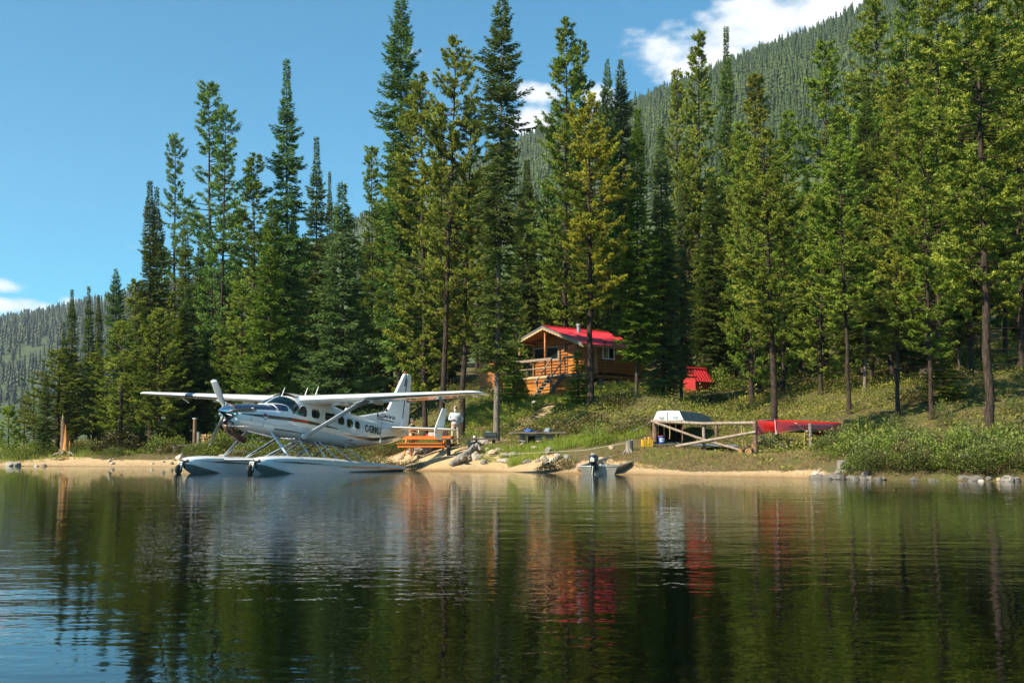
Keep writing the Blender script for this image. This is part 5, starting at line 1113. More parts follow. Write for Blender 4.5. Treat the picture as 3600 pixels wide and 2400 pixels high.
    cp = [L * .42, xa + (xr - xa) * .20]; cz = roofz(cp[1]); m = MB(); m.lathe([(.15, -.2), (.15, .0), (.13, .02), (.13, .36), (.165, .38), (.165, .50), (.05, .52)], (cp[1], cp[0], cz + .06), n=18); B(m, 'chimney', GALV, rf, smooth=True, sharp=R(40))
    return e
cabin()
def plank_shed():
    p = gp(1712, 70.5); g0 = p.z; al = R(24); e = empty('plank_shed', p, -al, 'small orange plank shed on legs left of the cabin behind the pale trunk', 'shed')
    zt = at_depth(1712, 1266, 70.5).z - g0; zb = at_depth(1712, 1361, 70.5).z - g0; w, dpt = 1.0, 1.3; n = 7
    for i in range(n):
        z0 = zb + (zt - zb) * i / n; h = (zt - zb) / n - .012
        for nm, c, s in (('plank', (0, 0, z0 + h / 2), (w, .03, h)), ('plank', (w / 2, dpt / 2, z0 + h / 2), (.03, dpt, h)), ('plank', (0, dpt, z0 + h / 2), (w, .03, h)), ('plank', (-w / 2, dpt / 2, z0 + h / 2), (.03, dpt, h))):
            b = MB(); b.box(c, s); b.build(nm, PLANKO, e)
    for x in (-.44, .44):
        for y in (.05, dpt - .05): b = MB(); b.box((x, y, zb / 2 - .2), (.09, .09, zb + .5)); b.build('leg', PLANKO, e)
    b = MB(); ys = np.linspace(-.25, dpt + .3, 60); b.loft([[(x, y, zt + .05 + .08 * (y / dpt) + .014 * math.sin(y * 2 * math.pi / .11)) for y in ys] for x in (-.65, .85)], caps=False, closed=False); b.build('roof', GALV, e)
    b = MB(); b.box((0, -.02, zb - .1), (w + .05, .05, .10)); b.build('sill', PALEW, e)
    b = MB(); b.box((.02, -.15, .05), (.9, .35, .1)); b.build('step', WEATH, e)
plank_shed()
def red_shed():
    p = gp(2450, 68); Y = p.y; al = R(-38); k = Y / FPX
    e = empty('red_shed', p, -al, 'tiny red painted shed with ribbed red roof among the shrubs right of the cabin', 'shed')
    w = 58 * k / math.cos(R(38)); d = .95; h = at_depth(2438, 1332, Y).z - p.z; hr = at_depth(2438, 1294, Y).z - p.z
    # local x along the ridge, local y away
    for c, s, nm in (((0, -d / 2, h / 2), (w, .04, h), 'wall'), ((0, d / 2, h / 2), (w, .04, h), 'wall')): b = MB(); b.box(c, s); b.build(nm, REDW, e)
    for x in (-w / 2, w / 2):
        b = MB(); b.prism([(-d / 2, 0), (d / 2, 0), (d / 2, h), (0, hr - .05), (-d / 2, h)], x - .02, x + .02, 'yz'); b.build('gable_wall', REDW, e)
    b = MB(); b.box((w / 2 + .03, .05, h * .48), (.03, .48, h * .92)); dd = b.build('door', M_('door_dark_red', (.10, .02, .02), .6), e)
    b = MB(); b.box((w / 2 + .05, .24, h * .5), (.03, .03, .1)); b.build('handle', DARKM, dd)
    for s in (-1, 1):
        n = 6; ym = s * (d / 2 + .16); zm = h - .16 * (hr - h) / (d / 2)
        for i in range(n):
            x0 = -w / 2 - .14 + (w + .28) * i / n; x1 = x0 + (w + .28) / n
            b = MB(); b.add([(x0, 0, hr), (x1, 0, hr), (x1, ym, zm), (x0, ym, zm), (x0, 0, hr + .02), (x1, 0, hr + .02), (x1, ym, zm + .02), (x0, ym, zm + .02)], [(0, 1, 2, 3), (7, 6, 5, 4), (0, 4, 5, 1), (2, 6, 7, 3), (1, 5, 6, 2), (3, 7, 4, 0)]); b.beam((x0, 0, hr + .035), (x0, ym, zm + .035), .03, .04); b.build('roof_panel', REDROOF, e)
    b = MB(); b.prism([(-.10, hr - .03), (0, hr + .06), (.10, hr - .03), (0, hr + .03)], -w / 2 - .16, w / 2 + .16, 'yz'); b.build('ridge_cap', REDROOF, e)
    b = MB(); b.box((0, -d / 2 - .06, .02), (w + .3, .1, .1)); b.build('sill', PALEW, e)
red_shed()
def far_cabin():
    p = gp(3390, 82); e = empty('far_log_shed', p, R(12), 'orange log wall of a second cabin glimpsed between trunks on the upper right slope', 'cabin')
    z0 = at_depth(3390, 1212, 82).z - p.z; z1 = at_depth(3390, 1120, 82).z - p.z; n = int((z1 - z0) / .21)
    for i in range(n):
        for a, c in (((-1.1, 0), (1.1, 0)), ((1.0, -.12), (1.0, 2.6)), ((-1.0, -.12), (-1.0, 2.6))):
            b = MB(); zz = z0 + (i + (.5 if a[0] != c[0] else 0)) * .21; b.tube([(a[0], a[1], zz), (c[0], c[1], zz)], .115, 8, capmi=1); b.build('log', [LOGM, LOGEND], e, smooth=True, sharp=R(40))
    for s in (-1, 1): b = MB(); b.beam((0, 1.3, z1 + .75), (s * 1.5, 1.3, z1 - .1), 3.6, .05); b.build('roof_panel', WEATH, e)
    for x in (-.9, .9):
        for y in (.1, 2.4): b = MB(); b.box((x, y, z0 / 2 - .3), (.25, .25, z0 + .6)); b.build('pier', WEATH, e)
    b = MB(); b.prism([(-1.1, z1 - .05), (1.1, z1 - .05), (0, z1 + .65)], .02, .08); b.build('gable_wall', LOGM, e)
far_cabin()

# ---- rack of poles with lean-to, overturned boat and canoes
def W5(a, b, Y): return at_depth(*z5(a, b), Y)
REDC = paint('canoe_red', (.62, .032, .026), .35, .3); REDC2 = M_('canoe_inside', (.25, .05, .03), .6); ROPE = M_('rope_yellow', (.55, .42, .16), .8); ROPEW = M_('rope_pale', (.42, .38, .28), .8)
def rack():
    base = gp(2654, 39.5); Y0 = base.y
    e = empty('pole_rack', base, 0, 'rustic storage rack of log posts and peeled poles along the shore', 'rack'); off = -base
    def pole(nm, pts, r, mat=POLEM, n=8): b = MB(); b.tube([Vector(p) + off for p in pts], r, n); return b.build(nm, mat, e, smooth=True, sharp=R(50))
    def post(a, yt, Y, r, mat=BARKP, lean=0):
        q = W5(a, yt, Y); g = gz(q.x, q.y); return pole('post', [(q.x - lean, q.y, g - .3), (q.x, q.y, q.z)], r, mat, 10)
    post(300, 742, Y0 + 2.3, .092); post(805, 765, Y0 + 1.3, .06, POLEM); post(935, 775, Y0 + 3.2, .06); post(1335, 730, Y0, .085); post(1905, 757, Y0 + 1.0, .065, WEATH); post(2085, 762, Y0 + 3.6, .06, WEATH)
    q2 = W5(1500, 740, Y0 + 3.5); pole('post', [(q2.x, q2.y, gz(q2.x, q2.y) - .2), q2], .07, BARKP)
    pole('top_rail', [W5(262, 735, Y0 + 2.1), W5(800, 760, Y0 + 1.2), W5(1345, 752, Y0 - .05)], [.06, .055, .06])
    pole('cross_rail', [W5(1296, 750, Y0 + .05), W5(1512, 722, Y0 + 3.6)], .055)
    pole('brace', [W5(268, 735, Y0 + 2.0), W5(740, 905, Y0 + 1.1), W5(1185, 1035, Y0 + .4)], .045); pole('brace', [W5(520, 995, Y0 + 1.5), W5(900, 925, Y0 + .8), W5(1345, 845, Y0 - .1)], [.06, .05, .045]); pole('brace', [W5(1392, 885, Y0 + .5), W5(1852, 1098, Y0 + .6)], .045)
    pole('cross_rail', [W5(1868, 838, Y0 + .95), W5(2145, 835, Y0 + 3.7)], .045, WEATH); pole('cross_rail', [W5(1905, 812, Y0 + 1.08), W5(2095, 812, Y0 + 3.6)], .05, WEATH)
    # ropes tied to the rack
    for pts in (((450, 800, 1.6), (455, 850, 1.6), (452, 920, 1.6)), ((1192, 770, .3), (1200, 900, .3), (1206, 990, .35)), ((1215, 770, .35), (1225, 880, .3), (1236, 985, .35)), ((1850, 845, .9), (1842, 960, .9), (1852, 1080, .9))):
        b = MB(); b.tube([W5(a, c, Y0 + y) + off for a, c, y in pts], .010, 5); b.build('hanging_rope', ROPE, e)
    # lean-to shed under the left end
    A = W5(300, 745, Y0 + 2.4); s = empty('lean_to_shed', (A.x, A.y, gz(A.x, A.y)), R(-6), 'small dark lean-to shed of rough boards under the overturned metal boat', 'shed'); g0 = gz(A.x, A.y); h = A.z - g0
    for x in (-.12, 1.0):
        for i in range(6): b = MB(); b.box((x - .0, .15 + i * .2, h * .5 - .02), (.03, .185, h - .02)); b.build('board', M_('board_brown', (.20, .105, .05), .85, col2=(.13, .07, .035), scale=4, stretch=(6, 6, 1)), s)
    for i in range(5): b = MB(); b.box((.04 + i * .22, 1.3, h * .5), (.2, .03, h)); b.build('board', SHADEM, s)  # rear boards near black: interior shade put into their colour
    for i in range(4):
        b = MB(); t0, t1 = i / 4, (i + 1) / 4; p = lambda t: (-.78 + .80 * t, .5, h - .32 + .40 * t); b.beam(p(t0), p(t1 + .05), 1.2, .025); b.build('roof_board', WEATH, s)
    b = MB(); b.box((.42, .6, h + .02), (1.25, 1.35, .03)); b.build('roof_deck', WEATH, s)
    b = MB(); b.box((.42, .7, .06), (1.2, 1.3, .10)); b.build('floor', WEATH, s)
    # overturned aluminium boat on top
    T = W5(440, 742, Y0 + 2.6); bt = empty('overturned_boat', T, R(60), 'silver grey flat bottomed metal boat lying upside down on the lean-to roof', 'boat')
    Lb = 3.5; rings = []
    for k in np.linspace(0, 1, 9):
        y = k * Lb; wb = .44 - .12 * max(0, k - .6) / .4; wt = .62 - .14 * max(0, k - .6) / .4; ht = .40 - .02 * k; rz = .10 * max(0, k - .6) / .4
        rings.append([(y, -wt, .02 + rz * 0), (y, -wb, ht - rz), (y, -wb * .5, ht + .012 - rz), (y, 0, ht + .018 - rz), (y, wb * .5, ht + .012 - rz), (y, wb, ht - rz), (y, wt, .02)])
    ALUB = M_('boat_alloy', (.40, .42, .42), .42, .6, col2=(.30, .31, .30), scale=2.5); ALUL = M_('boat_alloy_lit', (.62, .66, .66), .4, .35, col2=(.46, .50, .48), scale=5)  # transom alloy made paler: its sunlit look is put into the colour
    b = MB(); b.loft(rings, caps=False, closed=False); b.build('hull', ALUB, bt, bevel=0)
    b = MB(); b.add([(x - .012, y, z) for x, y, z in rings[0]], [tuple(range(7))]); b.build('transom', ALUL, bt)
    b = MB(); b.add([(x + .012, y, z) for x, y, z in rings[-1]], [tuple(range(7))]); b.build('bow_plate', ALUB, bt)
    for sgn in (-1, 1): b = MB(); b.tube([(r_[0][0], sgn * abs(r_[0][1]) * 1.01, .025) for r_ in rings], .022, 6); b.build('gunwale', ALUL, bt)
    for y in (-.28, .26): b = MB(); b.tube([(-.03, y - .09, .18), (-.06, y - .04, .155), (-.06, y + .04, .155), (-.03, y + .09, .18)], .012, 5); b.build('handle', DARKM, bt)
    b = MB(); b.box((-.02, .02, .21), (.012, .02, .30)); b.box((-.02, -.02, .04), (.014, 1.15, .03)); b.build('transom_rib', DARKM, bt)
    # canoes
    def canoe(nm, bow, az, label, L=4.7, dark=False):
        c = empty(nm, bow, az, label, 'canoe', 'red canoes on the rack'); n = 27; rings = []; inn = []
        for i in range(n):
            k = i / (n - 1); x = k * L; w = .43 * (1 - abs(2 * k - 1) ** 2.3) ** .8 + .008; dep = .345 + .17 * abs(2 * k - 1) ** 4.5; dz = 0
            ring = []
            for q in np.linspace(-1, 1, 13):
                a = abs(q); yy = w * math.copysign(1 - (1 - a) ** 2.2, q); zz = dep * (1 - a ** 3.0) ; ring.append((x - (.05 * (1 - a) if k == 0 else 0) + (.05 * (1 - a) if k == 1 else 0), yy, zz + .17 * (1 - 1 * abs(2 * k - 1) ** 4.5) - .17 + .0))
            rings.append(ring)
        b = MB(); b.loft(rings, caps=False, closed=False); b.build('hull', REDC, c, smooth=True)
        for s in (0, 12): b = MB(); b.tube([r_[s] for r_ in rings], .018, 6); b.build('gunwale', DARKM if dark else M_('gunwale_wood', (.30, .16, .06), .6), c)
        for e_ in (0, -1): b = MB(); b.tube([rings[e_][s] for s in range(0, 7)], .013, 5); b.build('stem_band', M_('band_pale', (.75, .55, .50), .5), c)
        for k in (7, 19): b = MB(); b.box((rings[k][6][0], 0, rings[k][0][2] + .03), (.22, 2 * abs(rings[k][0][1]), .02)); b.build('thwart', PALEW, c)
        b = MB()
        for s in (1, 11): b.tube([(r_[s][0], r_[s][1] * 1.012, r_[s][2]) for r_ in rings[3:-3]], .008, 4)
        b.build('side_line', DARKM, c)
        return c
    b1 = W5(1548, 872, Y0 + .35); b2 = W5(1352, 885, Y0 + .2)
    canoe('canoe', b1 + Vector((0, 0, .17)), R(46), 'front one of two red canoes lying upside down on the rack'); canoe('canoe', b2 + Vector((0, .25, .19)), R(44), 'back one of two red canoes, its bow farther left on the rack', dark=True)
    b = MB(); pts = [W5(1560, 872, Y0 + .3), W5(1562, 800, Y0 + .4), W5(1600, 742, Y0 + .6), W5(1700, 735, Y0 + .9), W5(1770, 760, Y0 + .7), W5(1858, 845, Y0 + .85)]; b.tube(pts, .011, 5); tag(b.build('tie_rope', ROPEW), 'pale rope lashed over the front red canoe', 'rope')
    # things on and under the rack
    def lying_log(i, a, c, r, lab):
        A_, C_ = [W5(q[0], q[1], Y0 + q[2]) for q in (a, c)]; A_.z = gz(A_.x, A_.y) + r * q_z[i]; C_.z = gz(C_.x, C_.y) + r * q_z[i]; b = MB(); b.tube([A_, A_.lerp(C_, .5) + Vector((0, 0, .01)), C_], [r, r * .97, r * .93], 11, capmi=1); tag(b.build('log', [BARKP, LOGEND], smooth=True, sharp=R(50)), lab, 'log', 'cut logs under the rack')
    q_z = [.8, .8, 2.35, .8]
    lying_log(0, (1265, 1040, -.25), (1480, 985, 2.2), .12, 'bright cut end log lying nearest the middle post of the rack'); lying_log(1, (1180, 1030, .1), (1330, 960, 2.2), .085, 'thin log lying left of the bright cut end log'); lying_log(2, (1330, 985, .1), (1440, 930, 2.4), .105, 'log on top of the small pile at the middle post'); lying_log(3, (1420, 1010, .1), (1560, 960, 2.2), .10, 'log lying right of the middle post under the canoe')
    b = MB(); p0 = W5(690, 1040, Y0 + 1.0); g = gz(p0.x, p0.y); ys = np.linspace(0, .65, 40); b.loft([[(p0.x + x, p0.y + y + x * .12, g + .10 + .013 * math.sin(y * 62) + .10 * y - .02 * x + .04) for y in ys] for x in (0, 1.7)], caps=False, closed=False); tag(b.build('metal_sheet', GALV), 'sheet of pale corrugated metal lying under the rack', 'metal sheet')
    for i, (a0, a1, yy, lab) in enumerate(((1385, 1575, -.1, 'white grey board lying on the ground right of the log pile'), (280, 465, 1.9, 'weathered board on the ground before the lean-to'), (560, 700, 1.4, 'short weathered board lying at the foot of the left brace'))):
        p0, p1 = W5(a0, 1060, Y0 + yy), W5(a1, 1060, Y0 + yy + .1); p0.z = gz(p0.x, p0.y) + .10; p1.z = gz(p1.x, p1.y) + .09; b = MB(); b.beam(p0, p1, .2, .035); tag(b.build('board', WEATH if i else PALEW), lab, 'board')
    # yellow crate, blue bucket
    YEL = M_('crate_yellow', (.62, .40, .02), .45); c0 = W5(220, 970, Y0 + 2.1); g = gz(c0.x, c0.y); e2 = empty('crate', (c0.x, c0.y, g), R(8), 'yellow plastic crate filled with odds and ends beside the lean-to', 'crate')
    for (cx, cyy, sx, sy) in ((0, -.14, .36, .02), (0, .14, .36, .02), (-.18, 0, .02, .30), (.18, 0, .02, .30)):
        b = MB(); b.box((cx, cyy, .25), (sx, sy, .05)); b.box((cx, cyy, .03), (sx, sy, .05)); b.box((cx, cyy, .145), (sx, sy, .03))
        for k in np.linspace(-.45, .45, 6): b.box((cx + (k * sx if sx > .1 else 0), cyy + (k * sy if sy > .1 else 0), .14), (.025 if sx > .1 else sx, .025 if sy > .1 else sy, .26))
        b.build('side_grille', YEL, e2)
    b = MB(); b.box((0, 0, .02), (.35, .28, .03)); b.build('bottom', YEL, e2)
    for k, (x, y, col) in enumerate(((-.08, 0, (.45, .22, .06)), (.05, .03, (.55, .40, .08)), (.10, -.06, (.35, .12, .04)))):
        b = MB(); b.tube([(x, y, .05), (x + .03, y + .02, .36)], .035, 7); tag(b.build('firewood_stick', M_('stick_%d' % k, col, .8), e2), 'stick standing in the crate', 'stick'); 
        o = COL.objects[-1]
    for o in list(e2.children):
        if o.name.startswith('firewood_stick'): 
            del o['category']; o.name = 'contents'
    c0 = W5(372, 970, Y0 + 2.2); g = gz(c0.x, c0.y); BLUE = M_('bucket_blue', (.02, .07, .36), .35); e3 = empty('bucket', (c0.x, c0.y, g + .09), 0, 'blue plastic bucket with a pale printed label inside the lean-to opening', 'bucket')
    b = MB(); b.lathe([(.10, 0), (.125, .24), (.135, .24), (.135, .26), (.12, .26), (.095, .03)], n=18); b.build('pail', BLUE, e3, smooth=True, sharp=R(40))
    b = MB(); b.loft([[(.1285 * f * math.sin(a), -.1285 * f * math.cos(a), z) for a in np.linspace(-.8, .8, 9)] for z, f in ((.06, .90), (.19, .965))], caps=False, closed=False); b.build('printed_label', M_('label_pale', (.55, .68, .74), .5), e3)
    b = MB()
    for k in (-.36, -.12, .12, .36):
        b.add([(.13 * f * math.sin(k + q), -.1305 * f * math.cos(k + q), z) for q, z, f in ((-.08, .10, .93), (.08, .10, .93), (.08, .155, .955), (-.08, .155, .955))], [(0, 1, 2, 3)])
    b.build('label_print', BLUE, e3, fixn=False)
    b = MB(); b.lathe([(.137, .255), (.137, .275), (.02, .285)], n=18); b.build('lid', M_('lid_red', (.40, .06, .06), .4), e3)
rack()
# ------------------------------------------------------------------ rocks, stumps, furniture, people, boat, plants
ROCKM = [M_('rock_grey', (.30, .27, .24), .9, col2=(.19, .17, .15), scale=4, bump=.01, bscale=12, objrand=.2), M_('rock_tan', (.42, .31, .21), .9, col2=(.28, .20, .14), scale=4, bump=.01, bscale=12, objrand=.2), M_('rock_pale', (.46, .42, .37), .9, col2=(.32, .28, .24), scale=4, bump=.01, bscale=12, objrand=.15)]
ROCKD = M_('rock_dark', (.17, .155, .135), .85, col2=(.10, .09, .08), scale=5, bump=.01, bscale=12, objrand=.25)
def rock_mesh(seed):
    bm = bmesh.new(); bmesh.ops.create_icosphere(bm, subdivisions=2, radius=1); g = random.Random(seed); pl = [(Vector((g.gauss(0, 1), g.gauss(0, 1), g.gauss(0, .8))).normalized(), g.uniform(.55, .85)) for _ in range(9)]
    for v in bm.verts:
        for n, d in pl:
            k = v.co.dot(n)
            if k > d: v.co -= n * (k - d) * .92
        v.co *= 1 + g.uniform(-.05, .05)
    me = bpy.data.meshes.new('rock'); bm.to_mesh(me); bm.free(); me.materials.append(ROCKM[0])
    me.polygons.foreach_set('use_smooth', [True] * len(me.polygons)); me.set_sharp_from_angle(angle=R(28)); return me
ROCKS = [rock_mesh(s) for s in range(7)]
def rock(p, s, label, group, g, mat=None, flat=.7):
    o = bpy.data.objects.new('rock', ROCKS[g.randrange(7)]); COL.objects.link(o); o.location = (p.x, p.y, p.z + s * flat * .32); o.scale = (s * g.uniform(.8, 1.3), s * g.uniform(.8, 1.2), s * flat * g.uniform(.8, 1.2)); o.rotation_euler = (g.uniform(-.25, .25), g.uniform(-.25, .25), g.uniform(0, 6.28))
    o.material_slots[0].link = 'OBJECT'; o.material_slots[0].material = mat or g.choice(ROCKM); tag(o, label, 'rock', group)
def place_rocks():
    g = random.Random(11)
    # clusters: n, column range, depth offset behind the waterline, size, label, group
    for n, x0, x1, t0, t1, s0, s1, lab, grp in (
        (32, 1640, 2010, 1.3, 2.6, .10, .26, 'one of the rocks heaped on the bank between driftwood and grassy knoll', 'rocks heaped on the bank'),
        (16, 1395, 1560, 1.2, 2.4, .10, .24, 'one of the loose rocks below the orange picnic table', 'rocks below the picnic table'),
        (18, 2850, 3040, -.35, .12, .09, .22, 'one of the rocks in the water at the foot of the grey stump', 'rocks around the grey stump'),
        (12, 3370, 3590, -.35, .08, .09, .20, 'one of the dark rocks along the waterline at the far right', 'rocks at the far right waterline'),
        (8, 3060, 3350, -.35, .05, .07, .13, 'one of the small stones under the overhanging shrubs', 'stones under the shrubs'),
        (15, 720, 1180, 1.2, 3.4, .14, .38, 'one of the rocks on the beach seen between the float struts', 'rocks behind the floats'),
        (10, 380, 640, 1.0, 3.2, .08, .20, 'one of the stones along the top of the left beach', 'stones on the left beach'),
        (10, 2060, 2140, 1.2, 2.2, .06, .15, 'one of the small stones on the sand left of the skiff', 'stones left of the skiff')):
        for i in range(n):
            px = g.uniform(x0, x1); w = (px - 1800) / FPX; Ys = np.linspace(20, 80, 1201); tt = shore_t(w * Ys * 1.005, Ys); want = g.uniform(t0, t1); k = int(np.argmax(tt > want)); Y = Ys[k]; p = gp(px, Y); p.z = max(p.z, -.06) if px < 2800 else min(max(p.z, -.05), .04)
            rock(p, g.uniform(s0, s1), lab, grp, g, ROCKD if px > 2800 and g.random() < .85 else None)
    for px, Y, s, lab, mt in ((635, 66.8, .36, 'large angular pale boulder left of the nearer float tips', 2), (565, 70, .26, 'lone grey stone among shrubs above the left beach', 0), (40, 67.2, .34, 'flat grey rock lying at the far left waterline', 0), (62, 67.0, .26, 'second flat grey rock at the far left waterline', 0), (128, 66.0, .22, 'dark flat stone on the left sand', 0), (155, 66.0, .22, 'pinkish flat stone beside the dark flat one', 1),
                               (2062, 39.3, .36, 'big tan boulder at the left side of the skiff', 1), (2152, 42.2, .16, 'tan stone on the grass behind the skiff bow', 1), (1880, 63, .34, 'pale stone lying in grass left of the step foot', 2), (3395, 28.6, .30, 'square grey boulder in the bank at the right waterline', 0), (1690, 49.2, .34, 'flat pale stone on the trodden path beside the pale trunk', 2), (1668, 48.6, .30, 'flat pale stone nearest the camp stove', 2)):
        rock(gp(px, Y), s, lab, None, g, ROCKM[mt])
    # gravel and chips along the beaches
    rng = np.random.default_rng(4); n = 1500; px = np.concatenate([rng.uniform(60, 700, 700), rng.uniform(700, 2900, 800)]); P = []
    Ys = np.linspace(24, 75, 511)
    for q in px:
        tt = shore_t((q - 1800) / FPX * Ys, Ys); k = int(np.argmax(tt > abs(rng.normal(0, 1.4)) + .3)); P.append(gp(q, Ys[k]))
    V, F = [], []
    for p in P:
        s = rng.uniform(.012, .05); b = len(V); a = rng.uniform(0, 6.28)
        V += [(p.x + s * math.cos(a + k * 1.571) * rng.uniform(.7, 1.3), p.y + s * math.sin(a + k * 1.571) * rng.uniform(.7, 1.3), p.z - .005) for k in range(4)] + [(p.x, p.y, p.z + s * .7)]
        F += [(b, b + 1, b + 4), (b + 1, b + 2, b + 4), (b + 2, b + 3, b + 4), (b + 3, b, b + 4)]
    stuff(np_mesh('beach_gravel', V, F, M_('gravel', (.34, .25, .17), .9, col2=(.18, .13, .09), scale=3)), 'scattered gravel and wood chips on the sandy beach', 'gravel')
place_rocks()
GREYW = M_('stump_grey', (.26, .24, .22), .9, col2=(.13, .115, .10), scale=6, stretch=(3, 3, .5), bump=.012, bscale=10)
RAWW = M_('wood_raw', (.55, .27, .08), .75, col2=(.40, .17, .05), scale=5, stretch=(4, 4, .4), bump=.01, bscale=12)
def stump(p, r, h, label, mat=GREYW, name='tree_stump', jag=.1, seed=1):
    g = random.Random(seed); e = empty(name, p, 0, label, 'stump'); n = 14; rr = []
    off = [g.uniform(.85, 1.15) for _ in range(n)]
    for z, k in ((-.25, 1.45), (.02, 1.25), (.12 * h, 1.08), (.5 * h, 1.0), (h, .97)):
        rr.append([(r * k * off[i] * math.cos(2 * math.pi * i / n), r * k * off[i] * math.sin(2 * math.pi * i / n), z + (g.uniform(-jag, jag) * h if z == h else 0)) for i in range(n)])
    b = MB(); b.loft(rr); b.build('bole', mat, e, smooth=True, sharp=R(45))
    b = MB()
    for k in range(5): a = k * 1.257 + g.uniform(-.3, .3); b.tube([(r * .8 * math.cos(a), r * .8 * math.sin(a), .10), (r * 1.7 * math.cos(a), r * 1.7 * math.sin(a), -.02), (r * 2.4 * math.cos(a), r * 2.4 * math.sin(a), -.14)], [r * .35, r * .22, r * .1], 6)
    b.build('root', mat, e, smooth=True)
    return e
stump(gp(2212, 41), .13, .42, 'short sawn grey stump on the grass left of the yellow crate', seed=2)
stump(gp(2962, 30.3) + Vector((0, 0, -.12)), .135, .36, 'grey weathered stump at the water edge among rocks', seed=3, jag=.05)
stump(gp(3250, 56), .24, .55, 'broad old stump with flared base on the right slope', BARK['grey'], seed=5, jag=.15)
def snag():
    p = gp(235, 71.0); k = 71.0 / FPX; H = at_depth(218, 1458, 71.0).z - p.z; e = empty('splintered_stump', p, 0, 'tall splintered pine stump with bright orange broken wood at the left', 'stump'); g = random.Random(4)
    n = 16; b = MB(); rr = []; top = [H * (.50 + .16 * math.sin(a * 2 + .4) + g.uniform(-.10, .10) - .18 * math.cos(a)) for a in np.linspace(0, 6.283, n + 1)[:-1]]
    for q, w in ((-.25, .60), (.0, .46), (.10, .34), (.3, .27), (.6, .23), (.85, .19), (1.0, .15)):
        rr.append([(w * (1 + .15 * math.sin(3 * a + q)) * math.cos(a), w * .9 * math.sin(a), (q * top[i] if q > 0 else q)) for i, a in enumerate(np.linspace(0, 6.283, n + 1)[:-1])])
    b.loft(rr); b.build('bole', RAWW, e, smooth=True, sharp=R(30))
    b = MB(); b.loft([[(x0 + w * math.cos(a), .02 + w * .8 * math.sin(a), z) for a in np.linspace(0, 6.283, 11)[:-1]] for z, w, x0 in ((-.2, .36, -.22), (.15, .22, -.24), (H * .3, .165, -.26), (H * .6, .15, -.30), (H * .82, .12, -.32), (H * .95, .07, -.33), (H, .02, -.36))]); b.build('bark_slab', BARKP, e, smooth=True)
    for a in (2.6, 3.4, 5.6, .4, 4.6): b = MB(); b.tube([(.3 * math.cos(a), .3 * math.sin(a), .12), (.65 * math.cos(a), .65 * math.sin(a), .02), (1.0 * math.cos(a), .9 * math.sin(a), -.12)], [.13, .08, .03], 6); b.build('root', GREYW, e, smooth=True)
    for i in range(6):
        q = gp(190 + i * 9 + g.uniform(-4, 4), 69.5 + g.uniform(-.4, .4)); b = MB(); a = g.uniform(0, 3); l = g.uniform(.2, .45); b.tube([q + Vector((0, 0, .05)), q + Vector((math.cos(a) * l, math.sin(a) * l, .12))], [.06, .04], 6); tag(b.build('wood_chunk', RAWW if i % 2 else GREYW), 'one of the split wood chunks scattered left of the splintered stump', 'wood chunk', 'wood chunks by the splintered stump')
snag()
# ---- firewood, post and plank in the left wood
def firewood():
    p = gp(725, 71); g = random.Random(6); e = empty('firewood_stack', p, 0, 'stack of split firewood with pale cut ends behind the propeller', 'firewood'); k = 71 / FPX
    z = .10; row = 0
    while z < 54 * k:
        x = -.5 + (row % 2) * .08
        while x < .5:
            r = g.uniform(.06, .10); b = MB(); n = g.choice([5, 6, 7]); b.tube([(x, -.2, z), (x + g.uniform(-.02, .02), .35, z + .01)], r, n, capmi=1); b.build('log', [BARKP, M_('cut_end', (.50, .33, .16), .8) if x < -10 else LOGEND2], e); x += r * 2 + .01
        z += .155; row += 1
LOGEND2 = M_('cut_end', (.52, .35, .17), .8, col2=(.36, .20, .09), scale=7, objrand=.2)
firewood()
def simple_post(px, Y, top, r, label, mat, capm=None):
    p = gp(px, Y); h = at_depth(px, top, Y).z - p.z; e = empty('post', p, 0, label, 'post'); b = MB(); b.tube([(0, 0, -.2), (0, 0, h)], r, 10); b.build('shaft', mat, e, smooth=True, sharp=R(50))
    if capm: b = MB(); b.tube([(0, 0, h + .002), (0, 0, h + .05)], r * 1.3, 10); b.build('cap', capm, e)
simple_post(683, 70, 1472, .12, 'orange brown post with a flat white cap left of the firewood', BARKP, WHITET)
simple_post(698, 69.8, 1518, .13, 'short grey post at the left end of the firewood', GREYW)
b = MB(); p0, p1 = gp(598, 69), gp(700, 69.3); b.beam(p0 + Vector((0, 0, .42)), p1 + Vector((0, 0, .40)), .25, .06); tag(b.build('plank', WEATH), 'grey plank lying in the shrubs above the left beach', 'plank')
for px, Y in ((615, 69), (690, 69.2)): p = gp(px, Y); b = MB(); b.tube([p + Vector((0, 0, -.1)), p + Vector((0, 0, .39))], .10, 8); tag(b.build('log_round', GREYW), 'left log round under the grey plank' if px < 650 else 'right log round under the grey plank', 'log')

